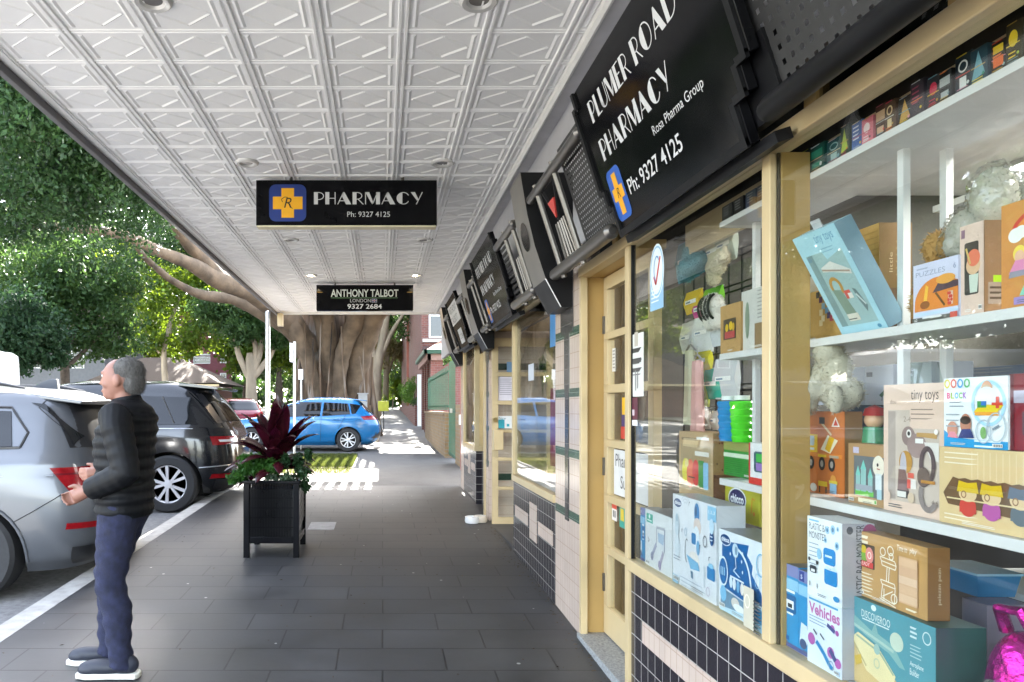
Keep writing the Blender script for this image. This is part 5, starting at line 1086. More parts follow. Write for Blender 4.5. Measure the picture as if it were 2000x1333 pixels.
def mobile(a, w_, h_):
    a.rect(0, 0, w_, h_, '#dfe6ec'); B = '#155f9e'; a.poly([(w_*.08, h_*.30), (w_*.08, h_*.86), (w_*.70, h_*.92), (w_*.66, h_*.80), (w_*.78, h_*.70), (w_*.76, h_*.60), (w_*.95, h_*.44), (w_, h_*.34), (w_, h_*.22), (w_*.65, h_*.24)], B)
    badge(a, w_*.04, h_*.82, w_*.24, h_*.13, '#14467f'); a.polys(_ring(w_*.42, h_*.40, w_*.34, h_*.44, .010, 0, 100, 20), '#dfe9f0'); a.line([(w_*.74, h_*.42), (w_*.80, h_*.20), (w_*.92, h_*.10)], .020, '#dfe9f0'); a.ell(w_*.40, h_*.80, .022, .026, '#c5dcea'); a.ell(w_*.42, h_*.80, .010, .016, '#7f9db4'); a.line([(w_*.40, h_*.74), (w_*.42, h_*.60), (w_*.36, h_*.55), (w_*.50, h_*.50)], .004, '#dfe9f0'); a.line([(w_*.28, h_*.47), (w_*.60, h_*.46)], .006, '#dfe9f0')
    for i, x in enumerate((.30, .38, .47, .56)): a.ell(w_*x, h_*(.40-.008*i), .012, .022, ('#cfe0ea', '#dfe9f0', '#6fa7cf', '#e8e4dc')[i]); a.line([(w_*x, h_*.46), (w_*x, h_*.42)], .002, '#dfe9f0')
    a.ell(w_*.12, h_*.49, .036, .056, '#dfe9f0'); a.ell(w_*.12, h_*.49, .030, .048, '#1a69a8'); 
    for x in (.07, .11, .15): a.line([(w_*x, h_*.44), (w_*x, h_*.54)], .006, '#a9d0e6')
    for x, y in ((.58, .80), (.56, .70), (.30, .74), (.58, .58)): a.ell(w_*x, h_*y, .004, .006, '#dfe9f0')
    a.poly([(w_*.06, h_*.05), (w_*.08, h_*.28), (w_*.62, h_*.24), (w_*.62, h_*.10)], '#6d8ea6'); a.ell(w_*.13, h_*.22, .024, .03, '#7dbbe0'); a.ell(w_*.42, h_*.17, .03, .02, '#dcd3ca'); a.ell(w_*.5, h_*.13, .04, .014, '#eef1f3'); a.poly([(w_*.06, h_*.05), (w_*.62, h_*.10), (w_*.62, h_*.02), (w_*.06, 0)], '#bcdaea')
    a.ell(w_*.92, h_*.14, .06, .05, '#cfe2ee'); a.ell(w_*.94, h_*.13, .045, .038, '#3f93c6'); a.ring(w_*.97, h_*.75, .03, .04, .005, '#79b4d6'); a.ring(w_*.9, h_*.56, .016, .026, .003, '#9cc4dc'); a.rect(w_*.72, h_*.0, w_*.28, h_*.09, '#9fcbe4')
carton('blue and white cot mobile box with oval badges beside the slim mullion', 1.275, yl, yr, ZD, .985, .14, '#d6dde3', mobile, top='#8b8f94')
yl, yr = wpx(1400, 1484, 1.33)
carton('low lime yellow toy box with a dark oval badge, behind the cot mobile box', 1.47, YX(1404, 1.47), YX(1484, 1.47), ZD+.29, 1.125, .1, '#b9b53a', lambda a, w_, h_: (badge(a, w_*.28, h_*.3, w_*.40, h_*.55, '#2b2a5c'), a.line([(w_*.82, h_*.3), (w_*.84, h_*.7), (w_*.9, h_*.66)], .005, '#d9822b'), a.ell(w_*.88, h_*.3, .008, .008, '#d9822b')))
Xf = 1.42; yl, yr = wpx(1327, 1393, Xf)
def fruits(a, w_, h_):
    a.rect(0, 0, w_, h_, '#b59a72'); a.rrect(w_*.06, h_*.2, w_*.88, h_*.62, .008, '#a38e6a'); a.rect(w_*.08, h_*.88, w_*.5, .012, '#7d6a4c')
    a.ell(w_*.2, h_*.44, .034, .06, '#d9cf3a'); a.ell(w_*.36, h_*.42, .04, .066, '#dd6a4c'); a.ell(w_*.52, h_*.44, .036, .06, '#c93f3f'); a.rrect(w_*.60, h_*.26, w_*.16, h_*.36, .006, '#3c8a45'); a.rrect(w_*.74, h_*.24, w_*.14, h_*.36, .01, '#86b7d8'); a.ell(w_*.25, h_*.56, .02, .02, '#e0d089'); a.rect(w_*.3, h_*.36, w_*.2, .006, '#3f3328'); a.rect(w_*.55, h_*.9, w_*.35, .012, '#e9e9e4'); a.rect(w_*.5, h_*.68, w_*.4, .02, '#d7d5cd')
carton('kraft play food box with a clear front standing behind the tall white box', Xf, yl, yr, 1.0, 1.33, .14, '#a98a61', fruits, lambda a, w_, h_: ([a.ell(random.uniform(.01, w_-.01), random.uniform(h_*.52, h_*.96), .0035, .004, '#5d4630') for _ in range(10)], a.rect(0, 0, w_, h_*.46, '#6d4b3a')), m=PRINT_ROUGH, sidecol='#97794f')
carton('white toy block box with red trim on the shelf edge by the mullion', 1.375, YX(1463, 1.375), 2.42, 1.158, 1.31, .1, '#dfe0e0', lambda a, w_, h_: (a.rect(0, 0, w_*.04, h_, '#c23a35'), a.rect(0, 0, w_, h_*.16, '#c9382f'), a.rrect(w_*.14, h_*.3, w_*.9, h_*.5, .012, '#3f5f6a'), a.rect(w_*.2, h_*.55, w_*.16, h_*.2, '#3faf4c'), a.rect(w_*.38, h_*.55, w_*.2, h_*.2, '#d08aa0'), a.rect(w_*.2, h_*.34, w_*.3, h_*.18, '#9173b8'), a.rect(w_*.52, h_*.34, w_*.3, h_*.18, '#5fb3c4'), a.ell(w_*.1, h_*.9, .01, .01, '#e9e9e9')))
carton('small kraft box with a window of yellow figures on the middle shelf', 1.375, YX(1407, 1.375), YX(1446, 1.375), 1.658, 1.85, .06, '#b28d58', lambda a, w_, h_: (a.rect(w_*.18, h_*.28, w_*.62, h_*.42, '#4a3b30'), a.ell(w_*.35, h_*.52, .012, .016, '#d9b52a'), a.ell(w_*.55, h_*.55, .014, .018, '#d9b52a'), a.ell(w_*.68, h_*.52, .01, .016, '#caa02a'), a.rect(w_*.25, h_*.3, w_*.5, h_*.14, '#b34a4a')), m=PRINT_ROUGH)
carton('white and kraft box with an oval window on the middle shelf by the mullion', 1.385, YX(1448, 1.385), 2.43, 1.658, 1.885, .1, '#c9c8c2', lambda a, w_, h_: (a.ell(w_*.14, h_*.5, .016, .07, '#7f8f7c'), a.rect(w_*.3, 0, w_*.7, h_*.42, '#8d7350'), a.lines(w_*.36, h_*.93, w_*.5, 8, .014, .005, '#a3a39f')))
# --- bottom shelf
ZB = 1.158
def digger(a, w_, h_):
    a.rect(0, 0, w_, h_, '#c8753a'); a.line([(w_*.46, h_*.86), (w_*.70, h_*.72)], .008, '#d9c29a'); a.rect(w_*.40, h_*.85, w_*.14, h_*.08, '#4a3f38'); a.poly([(w_*.70, h_*.82), (w_*.90, h_*.82), (w_*.8, h_*.94)], '#e8e2da'); a.poly([(w_*.75, h_*.835), (w_*.86, h_*.835), (w_*.8, h_*.91)], '#c94a3a')
    a.rect(w_*.06, h_*.50, w_*.30, h_*.22, '#e2b92c'); a.rrect(w_*.11, h_*.58, w_*.17, h_*.12, .006, '#b9c7cc'); a.rect(w_*.11, h_*.525, w_*.17, h_*.03, '#d9dbd6'); a.poly([(w_*.44, h_*.54), (w_*.62, h_*.72), (w_*.86, h_*.66), (w_*.68, h_*.50)], '#e9e0c2'); a.poly([(w_*.55, h_*.55), (w_*.66, h_*.71), (w_*.78, h_*.68), (w_*.66, h_*.51)], '#e2b21e'); a.rect(w_*.06, h_*.45, w_*.9, h_*.045, '#dd8a3c'); a.rect(w_*.38, h_*.45, w_*.2, h_*.03, '#e7c52a'); a.rect(w_*.66, h_*.45, w_*.22, h_*.03, '#b7a892')
    for x in (.2, .48, .72): a.ell(w_*x, h_*.37, .017, .022, '#3f3a36'); a.ell(w_*x, h_*.37, .008, .011, '#a9a49a')
    a.ell(w_*.1, h_*.24, .012, .014, '#c9453a'); a.rect(w_*.06, h_*.06, w_*.1, h_*.15, '#d8b15a'); a.ell(w_*.76, h_*.20, .014, .014, '#e0a04e'); a.rect(w_*.66, h_*.14, w_*.2, .012, '#d9c04a'); a.rect(w_*.68, h_*.03, w_*.16, h_*.12, '#8fb0c8'); a.rect(w_*.40, h_*.10, w_*.22, h_*.06, '#e4bf2c'); a.rect(w_*.42, h_*.02, .006, h_*.08, '#4a3a2a'); a.rect(w_*.58, h_*.02, .006, h_*.08, '#4a3a2a'); a.ell(w_*.28, h_*.07, .018, .014, '#d8d2c6')
carton('orange construction vehicle puzzle box on the lowest shelf, below the white plush dog', 1.436, 2.44, YX(1650, 1.436), ZB, 1.428, .055, '#c07038', digger, m=PRINT_ROUGH, sidecol='#8f6a42')
def castle(a, w_, h_):
    a.rect(0, 0, w_, h_, '#a98760'); a.rect(w_*.16, h_*.14, w_*.84, h_*.66, '#6b6f73'); a.rect(w_*.14, h_*.84, w_*.16, h_*.10, '#b9b3cc'); a.rect(w_*.2, h_*.15, w_*.5, h_*.09, '#69b352')
    for x, t_, ww in ((.22, .48, .12), (.36, .58, .14), (.56, .46, .12)): a.rect(w_*x, h_*.22, w_*ww, h_*(t_-.22), '#8fb8b4'); a.poly([(w_*(x-.01), h_*t_), (w_*(x+ww+.01), h_*t_), (w_*(x+ww/2), h_*(t_+.16))], '#79c2b6')
    a.rect(w_*.22, h_*.24, w_*.46, h_*.09, '#9aa0aa'); a.ell(w_*.84, h_*.66, .024, .03, '#e4dccb'); a.rect(w_*.76, h_*.28, w_*.16, h_*.26, '#cfd8da'); a.rect(w_*.80, h_*.13, w_*.12, h_*.16, '#a9c7d0'); a.ell(w_*.82, h_*.68, .004, .005, '#333'); a.line([(w_*.80, h_*.62), (w_*.88, h_*.61)], .003, '#b05a4a'); a.rect(w_*.30, h_*.04, w_*.5, h_*.07, '#e3dcc2'); a.rect(w_*.74, h_*.05, w_*.05, h_*.05, '#6fae5a')
carton('kraft box with a castle and knight figure in its window on the lowest shelf', 1.40, YX(1658, 1.40), YX(1730, 1.40), ZB, 1.335, .05, '#a98760', castle, m=PRINT_ROUGH)
def tinypink(a, w_, h_):
    a.rect(0, 0, w_, h_, '#d9bfae'); a.poly([(w_*.08, h_*.09), (w_*.93, h_*.09), (w_*.93, h_*.66), (w_*.46, h_*.66), (w_*.46, h_*.80), (w_*.08, h_*.80)], '#c3b4a8'); a.rect(w_*.085, h_*.1, w_*.13, h_*.69, '#a79a92')
    a.text('tiny toys', w_*.48, h_*.855, w_*.44, .034, '#4a3d3a'); a.lines(w_*.48, h_*.80, w_*.4, 3, .012, .003, '#8f7d73'); a.text('dou', w_*.12, h_*.85, None, .011, '#7a675e'); a.text('2-4', w_*.36, h_*.71, None, .014, '#8a7b72')
    a.ell(w_*.44, h_*.60, .024, .026, '#8f7a76'); a.ell(w_*.58, h_*.53, .034, .032, '#9a8480'); a.ell(w_*.45, h_*.62, .009, .011, '#e3dfda'); a.ell(w_*.45, h_*.62, .005, .006, '#222'); a.poly([(w_*.58, h_*.63), (w_*.9, h_*.63), (w_*.9, h_*.59), (w_*.58, h_*.6)], '#b9935a'); a.poly([(w_*.7, h_*.56), (w_*.93, h_*.56), (w_*.93, h_*.42), (w_*.8, h_*.44)], '#dcd6d0'); a.rect(w_*.56, h_*.55, w_*.13, h_*.035, '#e6e4de')
    a.ell(w_*.40, h_*.40, .024, .03, '#b98a44'); a.ell(w_*.36, h_*.36, .012, .04, '#b9b4bd'); a.poly([(w_*.28, h_*.34), (w_*.40, h_*.34), (w_*.46, h_*.17), (w_*.26, h_*.17)], '#7a5d5c'); a.rect(w_*.26, h_*.12, w_*.2, h_*.06, '#3a3334'); a.rect(w_*.26, h_*.125, w_*.15, h_*.045, '#dcd8d2'); a.rect(w_*.44, h_*.28, w_*.1, h_*.04, '#cf5a4c'); a.rect(w_*.46, h_*.2, w_*.12, h_*.075, '#ded6cf'); a.rect(w_*.43, h_*.2, w_*.06, h_*.07, '#d5564b')
    a.ring(w_*.76, h_*.39, .028, .05, .014, '#57484a'); a.ell(w_*.70, h_*.30, .022, .026, '#63524f'); a.rect(w_*.66, h_*.255, w_*.22, .008, '#b57f3c'); a.ring(w_*.78, h_*.17, .034, .045, .016, '#8a7f7c', 150, 330); a.text('4-6', w_*.83, h_*.105, None, .012, '#6f625c'); a.ell(w_*.5, h_*.13, .012, .014, '#c9b49c'); a.ell(w_*.10, h_*.12, .010, .012, '#d9bfae'); a.ell(w_*.9, h_*.64, .006, .007, '#f0ece4')
carton('tall dusty pink toy box with a clear front, middle of the lowest shelf', 1.394, YX(1727, 1.394), YX(1845, 1.394), ZB, 1.503, .06, '#d9bfae', tinypink)
def theatre(a, w_, h_):
    a.rect(0, 0, w_, h_, '#d3b98a')
    for i in range(16): a.rect(w_*.26+i*w_*.046, h_*.62, .003, h_*.34, '#dcc69c')
    pts = [(w_*.12, h_*.62)]+[(w_*.12+w_*.78*i/16, h_*(.62-.02*(i % 2))) for i in range(1, 17)]+[(w_*.94, h_*.5), (w_*.98, h_*.16), (w_*.08, h_*.26), (w_*.04, h_*.40)]
    a.poly(pts, '#6b5138'); a.lines(w_*.05, h_*.92, w_*.3, 3, .012, .003, '#eadfc6'); a.lines(w_*.05, h_*.12, w_*.3, 2, .010, .003, '#eadfc6')
    for x, hat, robe in ((.24, '#cfae1c', '#c4453a'), (.42, '#cfae1c', '#b0589a'), (.62, '#5c6878', '#5f6a72'), (.82, '#8b8f96', '#6f8596')):
        a.ell(w_*x, h_*.26, w_*.065, h_*.13, robe); a.rect(w_*(x-.065), h_*.18, w_*.13, h_*.10, robe); a.ell(w_*x, h_*.42, w_*.07, h_*.10, '#d9bd93'); a.poly([(w_*(x-.085), h_*.44), (w_*(x+.085), h_*.44), (w_*(x+.07), h_*.58), (w_*x, h_*.56), (w_*(x-.07), h_*.58)], hat); a.ring(w_*(x-.03), h_*.41, .008, .009, .003, '#8f6a4a')
    a.rect(w_*.08, h_*.335, w_*.9, h_*.018, '#dcc79b')
carton('pale wooden finger puppet theatre box with four little figures on the lowest shelf', 1.385, YX(1836, 1.385), 1.41, ZB, 1.3445, .07, '#d3b98a', theatre)
def blocks(a, w_, h_):
    a.rect(0, 0, w_, h_, '#e4e8ea'); a.poly([(0, 0), (w_, 0), (w_, h_*.11), (w_*.5, h_*.12), (w_*.15, h_*.14), (0, h_*.24)], '#2a97cf'); a.lines(w_*.5, h_*.09, w_*.45, 2, .012, .004, '#dff0f8')
    for i, (ch, c) in enumerate(zip('BLOCK', ('#d9568a', '#8fb53c', '#45a5d6', '#7ac06a', '#a06ac0'))): a.text(ch, w_*(.05+.068*i), h_*.70, w_*.06, h_*.09, c, bold=.04)
    a.lines(w_*.1, h_*.64, w_*.25, 2, .010, .003, '#8f9aa3')
    for i, c in enumerate(('#d9c93a', '#d96a5a', '#4a9ad0', '#5ab06a')): a.ring(w_*(.06+.11*i), h_*.92, .009, .011, .004, c)
    a.ring(w_*.72, h_*.63, w_*.26, h_*.32, .008, '#a9d3ea'); a.ell(w_*.70, h_*.80, .016, .024, '#d9a98c'); a.ell(w_*.69, h_*.84, .012, .008, '#c9b49a'); a.ell(w_*.70, h_*.68, .03, .03, '#dfe2ea'); a.poly([(w_*.5, h_*.5), (w_*.85, h_*.5), (w_*.95, h_*.60), (w_*.6, h_*.62)], '#e0c62a'); a.rect(w_*.52, h_*.46, w_*.36, h_*.05, '#e6a03a'); a.rect(w_*.56, h_*.57, w_*.14, h_*.09, '#3a8f4c'); a.rect(w_*.62, h_*.6, w_*.08, h_*.06, '#2f6fb8'); a.rect(w_*.84, h_*.56, w_*.05, h_*.16, '#cf4a35'); a.rect(w_*.78, h_*.6, w_*.16, h_*.04, '#cf4a35')
    a.ell(w_*.16, h_*.25, .016, .02, '#c98f78'); a.poly([(w_*.08, h_*.14), (w_*.26, h_*.13), (w_*.2, h_*.22), (w_*.12, h_*.22)], '#d98a9a'); a.ell(w_*.38, h_*.34, .016, .024, '#b97f66'); a.ell(w_*.38, h_*.39, .016, .010, '#3a2c26'); a.poly([(w_*.26, h_*.13), (w_*.52, h_*.14), (w_*.46, h_*.27), (w_*.32, h_*.26)], '#34407a')
    a.ring(w_*.66, h_*.24, .022, .028, .003, '#b9c6cf'); a.ring(w_*.85, h_*.30, .026, .034, .003, '#b9c6cf'); a.ell(w_*.66, h_*.22, .008, .014, '#7fae6a'); a.line([(w_*.8, h_*.27), (w_*.9, h_*.33)], .005, '#7a8894'); a.lines(w_*.06, h_*.46, w_*.26, 3, .014, .003, '#9aa4ac')
carton('white building block box with a blue lower edge, standing on the puppet theatre box', 1.39, YX(1845, 1.39), YX(1970, 1.39), 1.3455, 1.512, .06, '#dfe3e6', blocks)
carton('dark red box at the right edge next to the white block box', 1.395, YX(1973, 1.395), 1.38, 1.3455, 1.515, .06, '#7a1420', lambda a, w_, h_: (a.rect(0, h_*.62, w_, h_*.16, '#a9a3b3'), a.rrect(w_*.15, h_*.2, w_*.6, h_*.32, .006, '#4f3a40'), a.lines(w_*.2, h_*.45, w_*.4, 4, .016, .006, '#b08a88'), a.rect(0, 0, w_*.05, h_, '#5a0c18')))
# --- middle shelf
ZM = 1.658
th_ = math.atan2(.155, .295); q = MB(); q.set(0, '#a5cfdf'); q.box(0, .055, -.201, 0, 0, .333); q.c[2] = hx('#7b98a8')
o = q.build('toy_box', PRINT, None, sharp=None, bevel=.0012); o.location = (1.42, 2.211, 1.664); o.rotation_euler = (0, -th_, 0); ORG[o.name] = Vector((0, 0, 0)); tag(o, 'pale blue toy box leaning forward against the glass on the middle shelf', 'toy box', 'toy boxes in the shop window')
def tinyblue(a, w_, h_):
    a.rect(0, 0, w_, h_, '#a9d2e0'); a.poly([(w_*.1, h_*.08), (w_*.9, h_*.08), (w_*.9, h_*.78), (w_*.52, h_*.72), (w_*.48, h_*.80), (w_*.1, h_*.80)], '#9db9bb'); a.poly([(w_*.1, h_*.08), (w_*.24, h_*.08), (w_*.24, h_*.80), (w_*.1, h_*.80)], '#7f9a9e'); a.text('tiny toys', w_*.46, h_*.86, w_*.42, .036, '#5f93b4'); a.lines(w_*.5, h_*.82, w_*.3, 2, .01, .003, '#83adc2')
    a.poly([(w_*.30, h_*.66), (w_*.55, h_*.70), (w_*.88, h_*.58), (w_*.86, h_*.54), (w_*.5, h_*.60), (w_*.3, h_*.62)], '#d8d8d4'); a.line([(w_*.3, h_*.64), (w_*.85, h_*.57)], .006, '#a58f7f'); a.ring(w_*.42, h_*.46, .026, .032, .011, '#b98a44'); a.poly([(w_*.3, h_*.44), (w_*.48, h_*.42), (w_*.56, h_*.18), (w_*.34, h_*.18)], '#7f9486'); a.rect(w_*.34, h_*.12, w_*.24, h_*.07, '#d9d5c8'); a.rect(w_*.52, h_*.33, w_*.13, h_*.08, '#d0584d'); a.rect(w_*.58, h_*.33, w_*.09, h_*.05, '#e2ddd6'); a.poly([(w_*.72, h_*.42), (w_*.78, h_*.40), (w_*.86, h_*.24), (w_*.80, h_*.18), (w_*.74, h_*.3)], '#6c7f82'); a.line([(w_*.74, h_*.36), (w_*.84, h_*.25)], .006, '#c3d0d0'); a.ell(w_*.16, h_*.76, .010, .008, '#6f8fa0'); a.ell(w_*.88, h_*.04, .008, .006, '#4f8aa8'); a.rect(w_*.34, h_*.135, w_*.18, .003, '#555')
a = Art((-.0012, 0, 0), (0, -1, 0), (0, 0, 1), (-1, 0, 0)); tinyblue(a, .201, .333); a.build('artwork', o)
hk = MB(); hk.box(.02, .024, -.12, -.08, .333, .36); hk.build('hang_tab', GLOSSY, o)
carton('tall kraft box with scalloped edge behind the leaning blue box', 1.50, YX(1672, 1.50), YX(1717, 1.50), 1.80, 2.0, .10, '#b8904f', lambda a, w_, h_: [a.rect(0, h_*(.06+.09*i), w_, .003, '#a27b3d') for i in range(10)], lambda a, w_, h_: (a.text('little', .04, .05, .06, .01, '#c9b08a', rot=True), a.lines(.05, h_*.7, .03, 6, .02, .004, '#a58a60')), m=PRINT_ROUGH, sidecol='#7a5a2f')
carton('brown box supporting the tall kraft box on the middle shelf', 1.49, YX(1672, 1.49), YX(1722, 1.49), ZM, 1.799, .12, '#7a5c3c', None, lambda a, w_, h_: a.ell(.07, .09, .025, .02, '#3f7a5c'), m=PRINT_ROUGH, sidecol='#6b4a33')
carton('kraft puzzle box with coloured animal shapes behind the leaning blue box', 1.45, 2.43, YX(1650, 1.45), ZM, 1.83, .05, '#c39c58', lambda a, w_, h_: [a.rect(w_*u, h_*v, .018, .020, c) for u, v, c in ((.28, .75, '#5a2a4c'), (.36, .62, '#8fb4c9'), (.46, .52, '#6f9fc0'), (.52, .42, '#3f2c5c'), (.60, .36, '#b03a4c'), (.2, .85, '#2a2226'), (.3, .5, '#e0cfa6'), (.36, .38, '#e6d9b4'), (.3, .3, '#dccaa0'), (.68, .4, '#e0cfa6'))], m=PRINT_ROUGH)
def puzzles(a, w_, h_):
    a.rect(0, 0, w_, h_, '#c9cbe0'); a.rect(w_*.03, h_*.10, w_*.97, h_*.05, '#b9d0e6'); a.text('PUZZLES', w_*.06, h_*.78, w_*.66, h_*.085, '#8f96ac'); a.lines(w_*.08, h_*.90, w_*.3, 1, .01, .004, '#a3a9bd'); a.text('6', w_*.90, h_*.80, None, h_*.09, '#7f86a6')
    a.poly([(w_*.04, h_*.18)]+[(w_*(.56-.52*math.cos(R(t_))), h_*(.30+.42*math.sin(R(t_)))) for t_ in range(0, 126, 9)]+[(w_, h_*.60), (w_, h_*.18)], '#d9823a'); a.poly([(w_*.45, h_*.46), (w_*.58, h_*.62), (w_, h_*.60), (w_, h_*.50)], '#54404a'); a.line([(w_*.52, h_*.46), (w_*.72, h_*.22)], .006, '#6a4a2c'); a.poly([(w_*.24, h_*.30), (w_*.30, h_*.62), (w_*.36, h_*.58), (w_*.32, h_*.32)], '#eab84a'); a.ell(w_*.28, h_*.28, .016, .010, '#8f4a2a'); a.ell(w_*.74, h_*.66, .03, .012, '#e0a04c'); a.rect(w_*.80, h_*.22, w_*.10, h_*.22, '#d8bfae')
    for i in range(8): a.ell(w_*(.81+.03*(i % 3)), h_*(.24+.055*(i//2)), .004, .004, '#c9453c')
    a.rect(0, 0, w_*.9, h_*.07, '#5d5a58'); a.text('60', w_*.05, h_*.01, None, h_*.05, '#e6e6ea'); a.lines(w_*.24, h_*.045, w_*.45, 1, .01, .005, '#d9d9de'); a.rect(w_*.85, 0, w_*.15, h_*.09, '#c9564a')
carton('lilac puzzle box with an orange picture and grey title on the middle shelf', 1.372, YX(1785, 1.372), YX(1873, 1.372), ZM, 1.805, .06, '#c9cbe0', puzzles)
def icecream(a, w_, h_):
    a.rect(0, 0, w_, h_, '#d8bfb0'); a.rrect(w_*.2, h_*.22, w_*.6, h_*.58, .005, '#4a4440'); a.rect(w_*.06, h_*.86, w_*.16, .02, '#8f6f80'); a.poly([(w_*.44, h_*.24), (w_*.74, h_*.24), (w_*.80, h_*.44), (w_*.40, h_*.44)], '#c5cfc2'); a.ell(w_*.58, h_*.54, .02, .022, '#d3b08c'); a.ell(w_*.6, h_*.62, .018, .02, '#d9785c'); a.line([(w_*.28, h_*.74), (w_*.46, h_*.56)], .005, '#c9ae6a')
carton('slim pink box with an ice cream toy in its dark window on the middle shelf', 1.378, YX(1876, 1.378), YX(1922, 1.378), ZM, 1.87, .075, '#d8bfb0', icecream, lambda a, w_, h_: (a.rect(0, 0, w_, h_, '#8d6c4d'), a.rect(.02, h_*.32, .04, .018, '#a3c926'), a.rect(.008, .02, .05, .05, '#9a8878'), a.lines(.012, .055, .035, 3, .012, .005, '#5a4a3c'), a.ell(.05, h_*.8, .012, .005, '#4a3626')), sidecol='#8d6c4d')
def rainbow(a, w_, h_):
    a.rect(0, 0, w_, h_, '#c98a4c')
    for i, c in enumerate(('#c9453a', '#e0883a', '#e6d23a', '#8fc96a', '#a9d0ea')): a.ring(w_*.95, h_*.70, w_*(.80-.09*i), h_*(.26-.028*i), .010, c, 80, 180, 16)
    a.ell(w_*.22, h_*.68, .018, .016, '#e6e6e2'); a.ell(w_*.3, h_*.70, .016, .014, '#e6e6e2'); a.ell(w_*.28, h_*.50, .016, .018, '#e6cf5a'); a.ell(w_*.28, h_*.47, .012, .014, '#e0b49a'); a.poly([(w_*.12, h_*.32), (w_*.46, h_*.34), (w_*.34, h_*.44), (w_*.22, h_*.44)], '#d98ab0'); a.poly([(w_*.12, h_*.28), (w_*.46, h_*.29), (w_*.44, h_*.34), (w_*.14, h_*.34)], '#8f8a9c'); a.poly([(w_*.28, h_*.10), (w_*.7, h_*.10), (w_*.6, h_*.26), (w_*.4, h_*.26)], '#86c9b4'); a.rect(w_*.2, h_*.02, w_*.7, h_*.07, '#9a86c0')
carton('orange fairy puzzle box with a rainbow at the right edge of the middle shelf', 1.37, YX(1957, 1.37), 1.42, ZM, 1.885, .05, '#b67a42', rainbow, m=PRINT_ROUGH)
# --- top shelf: small cartons in a row
ZT = 2.189; y = YX(1583, 1.372)+.10
tops = [('black', '#14181a'), ('dark teal', '#123a40'), ('deep green', '#0e4a45'), ('petrol blue', '#17525a'), ('forest green with a lime corner', '#1a3a2c'), ('royal blue with white lines', '#2f5fa6'), ('coral and pink striped', '#d8798a'), ('chocolate brown', '#4a2c22'), ('brown with a cream motif', '#5a4434'), ('charcoal with a gold motif', '#2c2a28'), ('plum grey', '#403a44'), ('slate with a crimson dot', '#33363c'), ('ink black with a ring', '#1c2024'), ('blue black with white letters', '#20303a'), ('steel blue', '#2a4652'), ('black with yellow and orange squares', '#1a1a18'), ('dark olive with a yellow badge', '#3a3424'), ('silver grey', '#a9adb2'), ('bright yellow with a red top', '#e2cf1c'), ('bottle green with a gold motif', '#2a4038'), ('pink and navy', '#8a4a6a'), ('navy with a yellow star', '#22345a'), ('white and gold', '#c9c3ae')]
acc = ['#6f8f95', '#cfd8da', '#2f8f7a', '#9cc0c4', '#a9c23a', '#dfe6f2', '#e6d6da', '#c9a98a', '#dcc9a0', '#c29a4a', '#b0506a', '#c22f50', '#aeb6ba', '#e0e4e6', '#6fa3b5', '#e07a2c', '#e0c22c', '#54504c', '#c9402c', '#c2a24a', '#d99ab0', '#e0c93a', '#c2a23a']
for i, (cn, c) in enumerate(tops):
    wd = .040+.010*((i*7) % 4)/3+(.03 if i in (2, 3) else 0); hh = .072+.018*((i*5) % 3)/2
    def tf(a, w_, h_, i=i):
        k = i % 5; A_ = acc[i]
        if k == 0: a.lines(w_*.15, h_*.8, w_*.6, 4, h_*.14, .004, A_)
        elif k == 1: a.ell(w_*.5, h_*.6, w_*.28, h_*.2, A_); a.lines(w_*.2, h_*.25, w_*.5, 2, h_*.1, .003, A_)
        elif k == 2: a.rect(w_*.1, h_*.5, w_*.8, h_*.3, A_); a.rect(w_*.2, h_*.12, w_*.6, h_*.2, A_)
        elif k == 3: a.ring(w_*.5, h_*.68, w_*.28, h_*.16, .004, A_); a.rect(w_*.3, h_*.1, w_*.4, h_*.3, A_)
        else: a.poly([(w_*.1, h_*.1), (w_*.9, h_*.2), (w_*.5, h_*.9)], A_)
        a.lines(w_*.12, h_*.96, w_*.7, 1, .01, .0025, acc[(i+3) % 23]); a.lines(w_*.14, h_*.10, w_*.7, 2, .006, .002, acc[(i+7) % 23]); a.rect(w_*.08, h_*.44, w_*.84, h_*.03, acc[(i+5) % 23]); a.ell(w_*.8, h_*.2, w_*.08, w_*.08, acc[(i+11) % 23])
        if i == 15: a.rect(w_*.2, h_*.2, w_*.6, h_*.3, '#df6a2a'); a.rect(w_*.2, h_*.62, w_*.6, h_*.24, '#d8bb2a')
    carton(cn+' small carton in the row along the top shelf', 1.372+.006*(i % 2), y, y-wd, ZT, ZT+hh, .04, c, tf, name='small_carton', grp='small cartons along the top shelf', cat='carton'); y -= wd+.0025
for i, px in enumerate((1410, 1432, 1456, 1478)):
    carton(('dark grey', 'black', 'smoky blue', 'grey striped')[i]+' carton standing on the top shelf in the left pane', 1.38, YX(px, 1.38), YX(px+20, 1.38), ZT, ZT+.065, .05, ('#3a3d40', '#1c1e20', '#3f4c58', '#55585a')[i], lambda a, w_, h_: a.lines(w_*.2, h_*.8, w_*.6, 4, h_*.15, .004, '#8a8f94'), name='small_carton', grp='small cartons along the top shelf', cat='carton')
